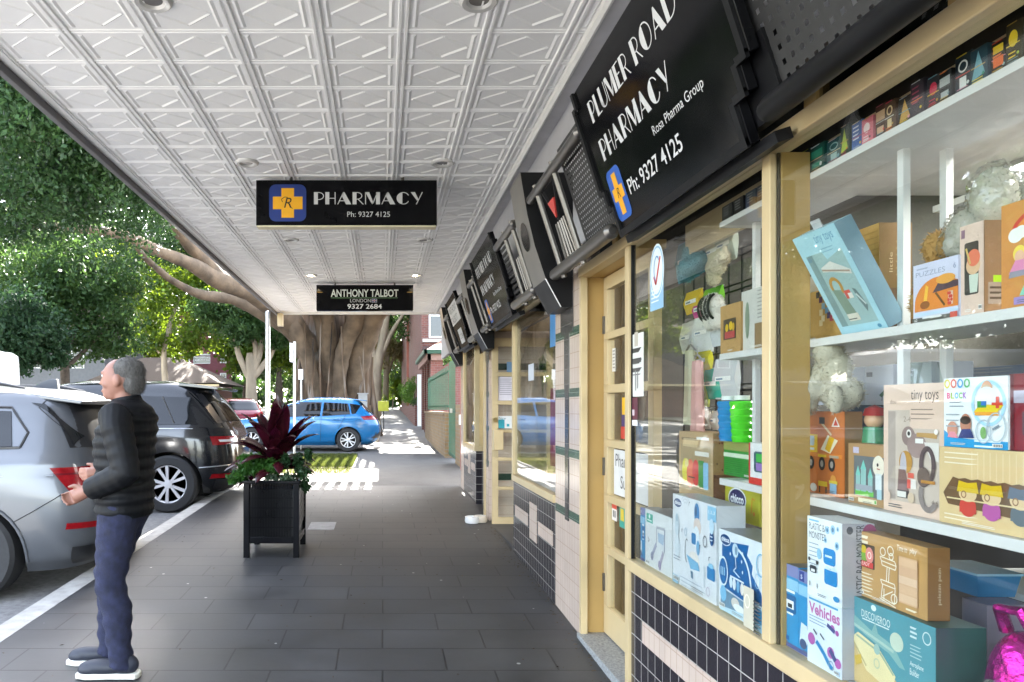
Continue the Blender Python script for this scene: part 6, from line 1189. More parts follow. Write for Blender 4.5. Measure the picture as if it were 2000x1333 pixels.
# --- other goods
def furry(o, name, m, fur, fl, col='#888', wd=.0016, lay=None):
    me = o.data; n = len(me.vertices)
    co = np.empty(n*3); me.vertices.foreach_get('co', co); no = np.empty(n*3); me.vertices.foreach_get('normal', no); co = co.reshape(-1, 3); no = no.reshape(-1, 3)
    g = np.random.default_rng(7); k = g.integers(0, n, fur); p0 = co[k]+g.normal(0, .002, (fur, 3)); d = no[k]+g.normal(0, .55, (fur, 3))
    if lay is not None: d = no[k]*.35+np.array(lay)+g.normal(0, .25, (fur, 3))
    d /= np.linalg.norm(d, axis=1)[:, None]; sd_ = np.cross(d, g.normal(size=(fur, 3))); sd_ /= np.linalg.norm(sd_, axis=1)[:, None]; L = fl*g.uniform(.5, 1.2, fur)[:, None]
    wl = Vector((0, 0, 0)); x = o
    while x is not None: wl = wl+Vector(x.location); x = x.parent
    q = MB(); q.set(0, col); V = np.stack([p0-sd_*wd, p0+sd_*wd, p0+d*L], 1).reshape(-1, 3)+np.array(wl); q.add(V.tolist(), [[3*i, 3*i+1, 3*i+2] for i in range(fur)]); h_ = q.build(name, m, o, sharp=None, origin=None)
    h_.location = (0, 0, 0); h_.data.transform(Matrix.Translation(-(wl-par_of(o)))); return h_
def par_of(o):
    q, v = o, Vector((0, 0, 0))
    while q is not None: v = v+ORG.get(q.name, Vector()); q = q.parent
    return v
def plush(name, label, cat, ells, col, vox=.006, noise=.0006, m=FLUFFY, parts=None, grp=None, fur=2600, fl=.009):
    mb = MB()
    for c, r in ells: mb.ell(c, r, 16)
    c0 = ells[0][0]; zmin = min(c[2]-(r[2] if hasattr(r, '__len__') else r) for c, r in ells)
    o = tag(mesh_obj(name, remesh(mb, vox, 2), m, None, (c0[0], c0[1], zmin), noise, col), label, cat, grp); furry(o, 'fur', m, fur, fl, col)
    return o
yd = YX(1612, 1.40); zo = 1.43
dog = plush('plush_dog', 'white woolly plush dog lying on the orange puzzle box', 'soft toy', [((1.44, yd-.02, zo+.055), (.05, .075, .055)), ((1.42, yd-.02, zo+.13), (.042, .05, .06)), ((1.40, yd-.015, zo+.185), (.04, .045, .045)), ((1.37, yd+.075, zo+.02), (.045, .05, .035)), ((1.385, yd+.05, zo+.075), (.04, .045, .05)), ((1.385, yd-.075, zo+.035), (.022, .022, .045)), ((1.40, yd+.02, zo+.12), (.03, .04, .04))], '#b9b3a0')
e_ = MB(); e_.ell((1.327, yd+.085, zo+.028), (.006, .008, .007), 8); e_.build('nose', BLACK, dog)
yb = YX(1822, 1.44)
plush('plush_bear', 'tan plush bear half hidden behind the lilac puzzle box', 'soft toy', [((1.46, yb, 1.658+.09), (.05, .062, .09)), ((1.46, yb-.005, 1.658+.20), (.042, .042, .045)), ((1.46, yb+.035, 1.658+.06), (.05, .035, .06)), ((1.46, yb-.04, 1.658+.235), (.014, .016, .018))], '#a9834c')
yb = YX(1895, 1.44)
bag = plush('plush_in_bag', 'white plush toy wrapped in a shiny clear bag on the middle shelf', 'soft toy', [((1.46, yb+.02, 1.88), (.04, .07, .06)), ((1.46, yb-.045, 1.94), (.045, .05, .075)), ((1.47, yb-.01, 1.80), (.05, .05, .14)), ((1.45, yb+.045, 1.85), (.035, .035, .035))], '#a9a69a', noise=.0005, m=FLUFFY, fur=1500, fl=.006)
sb = MB()
for c, r in (((1.46, yb+.02, 1.88), (.047, .078, .068)), ((1.46, yb-.045, 1.945), (.052, .057, .085)), ((1.45, yb+.05, 1.85), (.045, .045, .045))): sb.ell(c, r, 16)
mesh_obj('clear_bag', remesh(sb, .008, 2), glassmat('clear film', (.97, .97, .97), 1.45, boost=1.0), bag, noise=.0025)
def bottle(label, x, y, z, h, r, col, cap, grp='small bottles on the shelf behind'):
    m = MB(); m.set(0, col).lathe([(.001, 0), (r, .002), (r, h*.62), (r*.5, h*.68), (r*.45, h*.7)], (x, y, z), 16); o = m.build('bottle', GLOSSY, None, origin=(x, y, z)); tag(o, label, 'bottle', grp)
    c = MB(); c.set(0, cap).lathe([(r*.62, h*.7), (r*.62, h), (.001, h)], (x, y, z), 14); c.build('cap', GLOSSY, o)
back = thing('back_shelf', 'pale shelf unit inside the shop behind the display, with small goods', 'shelf', (1.9, 1.7, .6))
for z in (.93, 1.15, 1.52, 1.58+.5): 
    m = MB(); m.box(1.75, 2.05, .4, 2.28, z-.02, z); m.build('shelf', SHELFM, back)
m = MB(); m.box(2.05, 2.07, .4, 2.28, .60, 2.1); m.build('back_panel', mat('grey shelf back', (.22, .22, .22), .7), back)
for i in range(7): bottle('small pinkish bottle with a black cap in the row behind the block box', 1.80, 1.70-.048*i-(.02 if i > 2 else 0), 1.521, .10, .017, ('#b9aaa8', '#c2b4b2')[i % 2], '#1c1c20')
carton('white tub box at the end of the bottle row behind', 1.80, 1.33, 1.24, 1.521, 1.65, .06, '#c9cdd0', name='goods_box', cat='box', grp='goods on the shelf behind')
for lb, y0, y1, z0, h, c in (('black beauty box with pale script on the shelf behind, low right', 1.74, 1.62, 1.151, .09, '#22242a'), ('mauve box on the shelf behind, low right', 1.60, 1.48, 1.151, .09, '#a07a90'), ('pale box with dark script on the shelf behind, low right', 1.88, 1.76, 1.151, .10, '#b4b2a6'), ('grey lilac box at the right end of the low shelf behind', 1.46, 1.34, 1.151, .085, '#8f8a98'), ('stack of dark green folders on the shelf behind', 1.78, 1.50, .931, .10, '#163a3a'), ('black carton at the right on the shelf behind', 1.48, 1.25, .931, .13, '#2a2226'), ('navy box on the shelf behind under the white boxes', 2.2, 1.95, 1.521, .04, '#1c3350')):
    carton(lb, 1.78, y0, y1, z0, z0+h, .14, c, (lambda a, w_, h_: (a.text('Calm', w_*.2, h_*.35, w_*.55, h_*.35, '#4a4a48', shear=.3))) if 'pale box' in lb else (lambda a, w_, h_: a.lines(w_*.1, h_*.8, w_*.7, 3, h_*.25, h_*.06, '#55595c')), name='goods_box', cat='box', grp='goods on the shelf behind')
# white cartons with a bird mark behind the plush dog
def bird(a, w_, h_):
    a.rect(0, 0, w_, h_, '#c6c8d2'); a.rect(w_*.06, h_*.72, w_*.22, h_*.12, '#3a3c40'); a.poly([(w_*.52, h_*.24), (w_*.66, h_*.34), (w_*.72, h_*.44), (w_*.80, h_*.42), (w_*.74, h_*.28), (w_*.62, h_*.18)], '#4a6a52'); a.line([(w_*.64, h_*.2), (w_*.62, h_*.1)], .003, '#4a4a4a')
for i, (a_, b_) in enumerate(((1584, 1688), (1690, 1745), (1772, 1820))):
    carton(('plain white carton with a grey edge, behind the plush dog', 'white carton with a small bird mark, beside the plain white one', 'white carton with a dark label, right of the shelf upright')[i], 1.58, YX(a_, 1.58), YX(b_, 1.58), 1.45, 1.575, .12, '#b9bcc8', None if i == 0 else bird, name='goods_box', cat='box', grp='white cartons behind the plush dog')
carton('dark navy box under the white cartons behind the plush dog', 1.58, YX(1640, 1.58), YX(1745, 1.58), 1.30, 1.449, .12, '#14283c', name='goods_box', cat='box', grp='goods on the shelf behind')
def figure(label, x, y, z, s, hat, coat_, leg):
    t = thing('toy_figure', label, 'toy figure', (x, y, z)); m = MB(); m.set(0, leg).lathe([(s*.16, 0), (s*.15, s*.4)], (x, y, z), 12); m.set(0, coat_).lathe([(s*.17, s*.4), (s*.14, s*.68)], (x, y, z), 12); m.set(0, '#d9b08c').ell((x, y, z+s*.78), s*.13, 12); m.build('body', GLOSSY, t); m = MB(); m.set(0, hat).lathe([(s*.15, s*.84), (s*.12, s*.95), (.001, s)], (x, y, z), 12); m.build('hat', GLOSSY, t)
figure('small toy figure with a red hat, green coat and blue legs on the lowest shelf', 1.52, YX(1708, 1.52), 1.235, .215, '#b03a34', '#3f8a5c', '#2a5fa0')
carton('grey low box under the toy figure at the back of the lowest shelf', 1.47, YX(1668, 1.47), YX(1735, 1.47), 1.158, 1.234, .13, '#8f93a4', name='goods_box', cat='box', grp='goods on the shelf behind')
t = thing('clear_container', 'tall clear plastic container behind the pink toy box', 'container', (1.56, YX(1805, 1.56), 1.30)); m = MB(); yy = YX(1805, 1.56); m.lathe([(.05, 0), (.05, .22), (.035, .27), (.001, .275)], (1.56, yy, 1.30), 20); m.build('shell', glassmat('milky plastic', (.72, .78, .74), 1.4, boost=1.5), t); m = MB(); m.lathe([(.001, 0), (.052, 0), (.052, .02), (.001, .02)], (1.56, yy, 1.28), 20); m.build('base', SHELFM, t)
# cups, tub, tray, bag
for i, (px, c, lb) in enumerate(((1424, '#2f86c0', 'stack of ribbed blue cups on the lowest shelf, left of the green cups'), (1449, '#55cf32', 'stack of ribbed bright green cups on the lowest shelf'))):
    x = 1.47; yy = YX(px, x); m = MB(); m.set(0, c); pr = []
    for k in range(6): pr += [(.036+.0015*k, .028*k), (.041+.0015*k, .028*k+.020), (.037+.0015*k, .028*k+.027)]
    m.lathe([(.001, 0)]+pr+[(.03, .17), (.001, .165)], (x, yy, 1.30), 22); o = m.build('cup_stack', GLOSSY, None, origin=(x, yy, 1.30)); tag(o, lb, 'cups', 'ribbed cups'); c_ = MB(); c_.set(0, '#dfe4df').lathe([(.03, .172), (.03, .19), (.001, .19)], (x, yy, 1.30), 16); c_.build('cap', GLOSSY, o)
carton('green cup box under the stacked cups on the lowest shelf', 1.45, YX(1414, 1.45), YX(1466, 1.45), ZB, 1.299, .10, '#2f8a34', lambda a, w_, h_: (a.rect(0, h_*.55, w_, h_*.12, '#c9d8c0'), a.rect(0, h_*.75, w_, h_*.25, '#8a8f4c'), [a.rect(0, h_*.06*k, w_, .002, '#256f2a') for k in range(9)]))
x = 1.62; yy = YX(1870, x); m = MB(); m.set(0, '#3f7fae'); m.loft([[(x, yy-.07, .925), (x+.1, yy-.07, .925), (x+.1, yy+.08, .925), (x, yy+.08, .925)], [(x-.01, yy-.08, .985), (x+.11, yy-.08, .985), (x+.11, yy+.09, .985), (x-.01, yy+.09, .985)]]); o = m.build('plastic_tray', GLOSSY, None, origin=(x, yy, .925)); tag(o, 'small blue plastic tray behind the kraft wooden toy box', 'tray'); q = MB(); q.set(0, '#9cc3d8'); q.box(x-.015, x+.115, yy-.085, yy+.095, .985, .991); q.build('tray_rim', GLOSSY, o)
FOIL = mat('magenta foil', (.55, .02, .30), .22, metal=.85, var=.35, scale=18, bump=.5, bscale=30)
bx, by, bz = 1.40, 1.60, .684
mb = MB(); mb.ell((bx+.04, by, bz+.125), (.075, .075, .135), 20); mb.ell((bx+.02, by, bz+.07), (.08, .08, .08), 20)
t = tag(mesh_obj('foil_backpack', remesh(mb, .012, 4), FOIL, None, (bx, by, bz)), 'shiny magenta foil backpack in the bottom right corner', 'backpack')
mb = MB(); mb.ell((bx-.04, by-.01, bz+.08), (.035, .055, .075), 18); mesh_obj('silver_pocket', remesh(mb, .01, 3), mat('silver foil', (.62, .62, .64), .2, metal=.9, var=.4, scale=40, bump=.5, bscale=60), t)
m = MB(); m.tube([(bx+.02, by+.03, bz+.25), (bx+.0, by+.025, bz+.30), (bx+.0, by-.03, bz+.31), (bx+.02, by-.05, bz+.25)], .014, 8); m.build('handle', FOIL, t); m = MB(); m.tube([(bx-.078, by+.038*math.cos(a_)-.01, bz+.075+.055*math.sin(a_)) for a_ in np.linspace(-.3, 3.4, 14)], .006, 6); m.build('zip', BLACKM, t)
carton('mauve grey box standing behind the teal aeroplane box', 1.56, 1.93, 1.85, ZD, .93, .12, '#8a7f8f', lambda a, w_, h_: (a.rect(w_*.2, h_*.1, w_*.6, h_*.55, '#6a5560'), a.rect(w_*.45, h_*.1, w_*.05, h_*.6, '#c9b79a')), name='goods_box', cat='box', grp='goods on the shelf behind')
# wire grid with hanging packs in the left pane
gx = 1.62; ga, gb = YX(1336, gx), YX(1478, gx)
t = thing('wire_grid', 'black wire display grid hanging in the left window pane', 'display grid', (gx, (ga+gb)/2, 1.0)); m = MB()
for i in range(7): yy = gb+(ga-gb)*i/6; m.tube([(gx, yy, 1.02), (gx, yy, 2.16)], .005, 5)
m.build('uprights', BLACKM, t); m = MB()
for i in range(8): zz_ = 1.06+i*.153; m.tube([(gx-.003, gb, zz_), (gx-.003, ga, zz_)], .005, 5); m.tube([(gx-.003, gb, zz_+.028), (gx-.003, ga, zz_+.028)], .004, 5)
m.build('crossbars', BLACKM, t)
packs = [(1345, 508, 40, 80, '#4f97a8', 'teal hanging pack high on the wire grid'), (1368, 500, 30, 62, '#cfd4d2', 'white slim pack hanging high on the wire grid'), (1395, 492, 34, 66, '#d8d2ae', 'cream pack with a yellow patch high on the wire grid'), (1352, 450, 50, 40, '#5f8fb0', 'blue picture card near the top of the wire grid'), (1420, 478, 36, 70, '#b5bfb2', 'pale green pack at the right top of the wire grid'), (1345, 660, 24, 60, '#d0d0cc', 'white tag pack hanging at mid height on the grid'), (1375, 650, 34, 80, '#d7dad8', 'clear pack of white tubes hanging on the grid'), (1400, 640, 26, 74, '#c9cfd4', 'pale blue pack beside the white tubes'), (1374, 705, 30, 40, '#d9cf3a', 'yellow topped pack low on the grid'), (1374, 760, 20, 70, '#cfd86a', 'lime and red pack hanging low on the grid'), (1394, 750, 34, 60, '#3fae98', 'mint green pouch hanging low on the grid'), (1420, 740, 44, 80, '#c4c6c8', 'silver clear pouch hanging low on the grid'), (1378, 820, 18, 36, '#d4d2c8', 'small white spoon pack at the foot of the grid'), (1400, 822, 16, 38, '#cfcdc4', 'cream spoon pack at the foot of the grid'), (1356, 590, 30, 44, '#d9b93a', 'round yellow toy hanging on the grid'), (1372, 604, 28, 40, '#c23a8a', 'magenta toy hanging on the grid'), (1394, 582, 34, 40, '#7ac23a', 'lime green toy hanging on the grid')]
for px, py, w_, h_, c, lb in packs:
    x = gx-.05; Y1 = YX(px-w_/2, x); Y2 = YX(px+w_/2, x); z1, z0 = ZP(py-h_/2, (Y1+Y2)/2), ZP(py+h_/2, (Y1+Y2)/2)
    q = MB(); q.set(0, c); q.loft([[(x, Y1, z0), (x, Y2, z0), (x+.004, Y2, z0), (x+.004, Y1, z0)], [(x-.018, Y1, (z0+z1)/2), (x-.018, Y2, (z0+z1)/2), (x+.012, Y2, (z0+z1)/2), (x+.012, Y1, (z0+z1)/2)], [(x, Y1, z1), (x, Y2, z1), (x+.003, Y2, z1), (x+.003, Y1, z1)]])
    o = q.build('hanging_pack', GLOSSY, None, origin=(x, (Y1+Y2)/2, z0), sharp=40); tag(o, lb, 'hanging pack', 'packs on the wire grid')
    a = Art((x-.019, Y1, (z0+z1)/2-.01), (0, -1, 0), (0, 0, 1), (-1, 0, 0)); W_ = Y1-Y2; a.rect(W_*.15, 0, W_*.7, .02, '#ecece6'); a.rect(W_*.2, .005, W_*.3, .008, '#4f6f8a'); a.build('label_print', o)
    hk = MB(); hk.tube([(x+.001, (Y1+Y2)/2, z1), (x+.03, (Y1+Y2)/2, z1+.012), (gx, (Y1+Y2)/2, z1+.012)], .003, 5); hk.build('hook', STEEL, o)
def hang_plush(name, lb, px, py, ells, col, m=FLUFFY):
    x = gx-.09; c = P(px, py, YX(px, x)); return plush(name, lb, 'soft toy', [((x+dx, c.y+dy, c.z+dz), r) for (dx, dy, dz), r in ells], col, .006, .0006, m)
hang_plush('plush_giraffe', 'spotted cream plush giraffe hanging on the wire grid', 1412, 505, [((0, 0, 0), (.03, .035, .03)), ((0, .05, -.03), (.03, .05, .035)), ((0, .09, -.06), (.028, .035, .05)), ((0, -.02, .03), (.012, .012, .025)), ((-.02, -.045, -.005), (.02, .025, .018))], '#cfc6ac')
zeb = hang_plush('plush_zebra', 'black and white striped plush zebra below the giraffe', 1392, 600, [((0, 0, 0), (.045, .07, .06)), ((0, .03, -.06), (.03, .03, .05)), ((0, -.03, -.06), (.03, .03, .05))], '#d6d4cc')
st = MB()
for k in range(4): st.tube([Vector(zeb.location)+Vector((-.047*math.cos(a_)+.001, -.05+.033*k, .105+.062*math.sin(a_))) for a_ in np.linspace(-1.1, 1.2, 9)], .006, 6)
st.build('stripes', BLACKM, None); s_ = bpy.data.objects['stripes']; s_.parent = zeb; s_.matrix_parent_inverse = Matrix.Translation(-Vector(zeb.location))
hang_plush('plush_octopus', 'teal and blue plush toy hanging beside the sticker', 1352, 520, [((0, 0, 0), (.06, .09, .05)), ((0, .07, -.03), (.04, .05, .04)), ((0, -.07, .02), (.04, .05, .04)), ((0, 0, .06), (.045, .05, .045))], '#2a7f8c')
for px, py, c, lb in ((1348, 760, '#b8b59a', 'long sage and pink dress on a hanger in the window'), (1362, 780, '#c99a94', 'long dusty pink dress hanging beside the sage one')):
    x = 1.50; Yc = YX(px, x); zt_, zb2 = ZP(py-75, Yc), ZP(py+70, Yc); q = MB(); q.set(0, c); rings = []
    for k in range(9):
        t_ = k/8; z = zt_+(zb2-zt_)*t_; wv = .045+.03*t_; rings.append([(x+.014*math.cos(a_)*(1+.3*math.sin(6*a_)), Yc+wv*math.sin(a_)*(1+.06*math.cos(7*a_)), z) for a_ in np.linspace(0, 6.283, 24, endpoint=False)])
    q.loft(rings); o = q.build('baby_dress', PRINT_ROUGH, None, origin=(x, Yc, zb2), sharp=80); tag(o, lb, 'dress', 'baby dresses'); h_ = MB(); h_.tube([(x, Yc-.06, zt_-.005), (x, Yc, zt_+.03), (x, Yc+.06, zt_-.005)], .005, 6); h_.tube([(x, Yc, zt_+.03), (x, Yc, zt_+.07)], .003, 5); h_.build('hanger', STEEL, o)
# stock on the shop walls seen dimly past the display
rs = random.Random(9)
for k, (X0, ya, yb2, n_) in enumerate(((3.9, .3, 4.7, 3),)):
    t = thing('wall_shelving', 'grey wall shelving with stock at the back of the shop', 'shelving', (4.2, 2.5, 0))
    for z in (.3, .75, 1.2, 1.65, 2.1): m = MB(); m.box(4.1, 4.55, ya, yb2, z-.02, z); m.build('shelf', mat('grey shelf steel', (.3, .3, .3), .5), t)
    cs = ['#3a4a5c', '#8a3a3a', '#c9c9c0', '#5c6a4a', '#2c2c30', '#b08a4a', '#7a8a9a', '#d9d2c2', '#4a3a5a', '#9a5a3a']
    for z in (.3, .75, 1.2, 1.65, 2.1):
        yy = ya+.02
        while yy < yb2-.3:
            w_ = rs.uniform(.16, .34); h_ = rs.uniform(.18, .36); carton('stock box on the shelving at the back of the shop', 4.14+rs.uniform(0, .05), yy+w_, yy, z+.001, z+h_, .25, rs.choice(cs), None, name='stock_box', cat='box', grp='stock boxes at the back'); yy += w_+rs.uniform(.01, .12)
t = thing('shop_counter', 'dark shop counter inside behind the toy display', 'counter', (2.9, 2.2, 0)); m = MB(); m.box(2.6, 3.2, 1.0, 3.6, .02, 1.0); m.build('cabinet', mat('dark counter laminate', (.06, .06, .07), .4), t); m = MB(); m.box(2.55, 3.25, .95, 3.65, 1.001, 1.04); m.build('counter_top', mat('counter top', (.3, .3, .3), .3), t)
# clothes in the second window
for i, c in enumerate(('#a9485a', '#c9c2c4', '#4f7fa0', '#8a3a5c', '#cfd4da', '#5a8a7a', '#b0706a', '#7f8fb0', '#d3ccc0', '#93405a')):
    x = 1.62+.03*(i % 3); Yc = 5.35+i*.145; q = MB(); q.set(0, c); rings = []
    for k in range(7): t_ = k/6; rings.append([(x+.05*math.cos(a_)*(1+.25*math.sin(5*a_)), Yc+(.03+.03*t_)*math.sin(a_), 1.62-.72*t_) for a_ in np.linspace(0, 6.283, 18, endpoint=False)])
    q.loft(rings); o = q.build('hanging_garment', PRINT_ROUGH, None, origin=(x, Yc, .9), sharp=80); tag(o, ('crimson', 'pale grey', 'mid blue', 'plum', 'silver white', 'sage', 'rose brown', 'periwinkle', 'cream', 'wine red')[i]+' garment hanging in the second shop window', 'garment', 'garments in the second window')
t = thing('garment_rail', 'steel garment rail in the second shop window', 'rail', (1.64, 6, .81)); m = MB(); m.tube([(1.64, 5.25, 1.66), (1.64, 6.75, 1.66)], .012, 8); m.build('rail', STEEL, t); 
for yy in (5.26, 6.74): m = MB(); m.tube([(1.64, yy, .81), (1.64, yy, 1.66)], .012, 8); m.build('stand', STEEL, t)
# a customer glimpsed through the far return window is left as a pink hat on a stand
# ------------------------------------------------------------------ trees
BARK = mat('fig bark', (.15, .11, .075), .9, var=.6, scale=3.2, bump=.9, bscale=14, stretch=(1.6, 1.6, .22)); BARKP = mat('pale bark', (.26, .21, .15), .85, var=.3, scale=3, bump=.6, bscale=20, stretch=(1, 1, .3)); BARKD = mat('dark bark', (.08, .06, .045), .9, var=.35, scale=8, bump=.6)
FIG = leafmat('fig leaf', (.008, .024, .009), (.028, .064, .018), .35, .45, .2); LIGHT = leafmat('light leaf', (.035, .075, .01), (.08, .13, .02), .5, .5); MID = leafmat('mid leaf', (.018, .045, .015), (.042, .085, .024), .4, .45); DARK = leafmat('deep green leaf', (.012, .035, .016), (.028, .06, .024), .25, .45); PALE = leafmat('pale dry leaf', (.10, .09, .04), (.17, .15, .07), .4, .6)
FIGB = mat('fluted fig bark', (.2, .15, .1), .9, scale=1.5, bump=1.0, bscale=5, stretch=(3.2, 3.2, .30))
_cr = [x for x in FIGB.node_tree.nodes if x.type == 'VALTORGB'][0].color_ramp
_cr.elements[0].position = .36; _cr.elements[0].color = (.018, .013, .010, 1); _cr.elements[1].position = .68; _cr.elements[1].color = (.25, .22, .19, 1)
for p_, c_ in ((.44, (.06, .038, .022, 1)), (.54, (.13, .082, .05, 1))): _e = _cr.elements.new(p_); _e.color = c_
def limb(m, pts, r0, r1, n=12, wob=.1, seed=1):
    g = random.Random(seed); pts = [Vector(p) for p in pts]; P_ = []
    for i in range(len(pts)-1):
        p0, p1, p2, p3 = pts[max(i-1, 0)], pts[i], pts[i+1], pts[min(i+2, len(pts)-1)]
        for k in range(5):
            t = k/5; P_.append(.5*((2*p1)+(p2-p0)*t+(2*p0-5*p1+4*p2-p3)*t*t+(3*p1-p0-3*p2+p3)*t**3))
    P_.append(pts[-1]); k = len(P_)
    m.tube(P_, [(r0+(r1-r0)*i/(k-1))*(1+g.uniform(-wob, wob)) for i in range(k)], n)
ft = thing('fig_tree', 'huge fig tree with fluted grey trunk and limbs reaching over the street', 'tree', (-1.7, 26, zg(26)))
m = MB(); rings = []; z0 = zg(26)-.2; g = random.Random(4)
fl = [(g.uniform(0, 6.28), g.uniform(.1, .26), g.choice((3, 5, 7, 9, 13))) for _ in range(7)]
for i in range(26):
    h = i/25; z = z0+h*6.5; base = 1.36-.28*math.sin(min(1, h*1.6)*1.57)+.22*max(0, h-.5); ring = []
    for j in range(120):
        t = 2*math.pi*j/120; r = base*(1+sum(a*.78*math.sin(k*t+p+h*1.4) for p, a, k in fl)*(1-.25*h)); r *= 1+.14*max(0, .25-h)*2*abs(math.sin(3.5*t+1))
        ring.append((-1.75+.25*h+r*math.cos(t), 26+r*.85*math.sin(t), z))
    rings.append(ring)
m.loft(rings); m.build('trunk', FIGB, ft, sharp=60)
def A(px, py, Y): return P(px, py, Y)
m = MB()
limb(m, [A(600, 680, 25.5), A(560, 622, 24.5), A(500, 575, 23), A(430, 548, 21.5), A(370, 515, 20), A(310, 492, 19)], .50, .13, 14, seed=2)
limb(m, [A(430, 548, 21.5), A(390, 500, 20.5), A(350, 455, 19.5), A(330, 400, 18)], .28, .09, seed=3)
limb(m, [A(560, 640, 24.8), A(470, 590, 25), A(390, 575, 24), A(330, 545, 23)], .26, .10, seed=5)
limb(m, [A(330, 545, 23), A(280, 500, 21), A(250, 455, 19)], .12, .06, seed=7)
limb(m, [A(310, 492, 19), A(240, 460, 17.5), A(130, 445, 16), A(40, 440, 15)], .16, .06, seed=8)
limb(m, [A(330, 400, 18), A(250, 340, 15.5), A(190, 315, 14), A(130, 275, 13), A(60, 270, 12)], .16, .06, seed=9)
limb(m, [A(190, 315, 14), A(170, 260, 13), A(110, 200, 12)], .10, .05, seed=10)
limb(m, [A(690, 800, 25.8), A(700, 700, 25.2), A(722, 640, 24.8), A(745, 580, 24.4), A(790, 480, 24)], .50, .34, 14, seed=11)
limb(m, [A(650, 800, 26), A(642, 700, 25.1), A(632, 620, 24.7), A(600, 520, 24.5)], .30, .40, 14, seed=12)
limb(m, [A(655, 830, 25.2), A(662, 750, 24.75), A(670, 690, 24.6), A(692, 630, 24.5), A(715, 560, 24.4)], .20, .36, 14, seed=13)
limb(m, [A(625, 830, 25.2), A(612, 760, 24.8), A(600, 700, 24.8), A(575, 640, 24.5), A(530, 570, 24)], .24, .28, 14, seed=14)
m.build('limbs', mat('fig limb bark', (.13, .092, .06), .9, var=.5, scale=2.2, bump=.8, bscale=12), ft, sharp=60)
m = MB()
for i in range(11):
    x = random.Random(i).uniform(575, 735); y0 = random.Random(i+50).uniform(610, 700)
    m.tube([A(x, y0, 24.35), A(x+random.Random(i+9).uniform(-8, 8), (y0+790)/2, 24.3), A(x+random.Random(i+5).uniform(-14, 14), 792, 24.3)], [.03, .022, .04], 6)
m.build('aerial_roots', FIGB, ft)
cl = []; g = random.Random(77)
def patch(px, py, Y, r, k=1.0, sq=.75): cl.append((tuple(A(px, py, Y)), (r, r, r*sq), k))
for (px, py, Y, r) in ((30, 330, 12, 1.3), (120, 250, 13, 1.0), (20, 200, 11, 1.1), (70, 160, 12, 1.0), (40, 400, 13, 1.1), (170, 370, 14, 1.0), (230, 390, 15, 1.4), (250, 460, 22, 1.6), (330, 420, 24, 1.5), (300, 350, 15, 1.2), (160, 330, 13, 1.0), (380, 440, 25, 1.3), (400, 490, 26, 1.1), (200, 300, 13, .9), (120, 190, 12, .9), (330, 470, 25, 1.2), (450, 500, 26, 1.0), (280, 410, 20, 1.2), (180, 240, 13, .9), (260, 310, 14.5, .9), (20, 130, 11, .9), (360, 385, 23, 1.1)):
    patch(px, py, Y, r)
up = []
for (x, y, z, r) in ((-5.5, 22, 12, 3), (-7, 30, 11, 3), (5, 24, 13, 3)):
    up.append(((x, y, z), (r, r, r*.6), 1))
leaf_cloud('crown', cl, 2900, .10, FIG, ft, .55, seed=8, shell=.2)
leaf_cloud('upper_crown', up, 1300, .42, FIG, ft, .6, seed=18, shell=.2)
def tree(name, label, base, trunk, clumps, n, size, lm, bm_, r0=.16, seed=0, group=None, branches=()):
    t = thing(name, label, 'tree', base, group); m = MB(); limb(m, [base]+trunk, r0, r0*.45, seed=seed)
    for b_ in branches: limb(m, b_, r0*.55, r0*.2, 9, seed=seed+3)
    m.build('trunk', bm_, t, sharp=60); leaf_cloud('crown', clumps, n, size, lm, t, .5, seed=seed+20, shell=.15); return t
def G(px, Y): p = P(px, 0, Y); return (p.x, Y, zg(Y)-.05)
def cp(px, py, Y, r, k=1, sq=.7): return (tuple(A(px, py, Y)), (r, r, r*sq), k)
tree('street_tree', 'dark leaved tree with a forked trunk above the silver car', G(128, 27), [A(125, 700, 27), A(105, 660, 27), A(110, 600, 27)], [cp(60, 560, 27, 1.7), cp(150, 560, 27, 1.8), cp(100, 500, 27, 1.9), cp(190, 610, 27.5, 1.6), cp(40, 640, 26, 1.5, .9), cp(130, 640, 27, 1.2, .35), cp(220, 540, 28, 1.5), cp(230, 660, 28, 1.2, .6), cp(170, 680, 28, 1.0, .4)], 2600, .19, MID, BARKD, .2, 1, None, [[A(125, 700, 27), A(150, 640, 27), A(170, 590, 27)], [A(105, 660, 27), A(70, 610, 27), A(50, 560, 27)], [A(128, 720, 27), A(160, 690, 27.3), A(200, 650, 27.5)]])
tree('bushy_tree', 'dense dark bushy tree behind the white van', G(30, 24), [A(30, 700, 24), A(25, 650, 24)], [cp(20, 620, 24, 1.5), cp(60, 660, 24, 1.3), cp(-20, 660, 24, 1.4), cp(95, 690, 25, .8, .6), cp(10, 690, 24, 1.2)], 2600, .17, DARK, BARKD, .18, 2)
tree('sunlit_tree', 'airy yellow green tree with sun shining through it beside the pink flats', G(330, 40), [A(320, 700, 40), A(330, 640, 40), A(350, 580, 40)], [cp(330, 620, 40, 2.2), cp(300, 560, 40, 2.2), cp(380, 590, 41, 2.2), cp(400, 650, 41, 1.6, .7), cp(350, 520, 40, 2.0), cp(290, 660, 40, 1.4, .8), cp(430, 610, 42, 1.8), cp(250, 520, 39, 1.8), cp(460, 570, 42, 1.6), cp(360, 680, 41, 1.0, .5), cp(390, 540, 42, 1.6)], 1900, .24, LIGHT, BARKP, .2, 3, None, [[A(320, 700, 40), A(280, 640, 40), A(260, 580, 40)], [A(330, 650, 40), A(390, 620, 41), A(430, 600, 41)]])
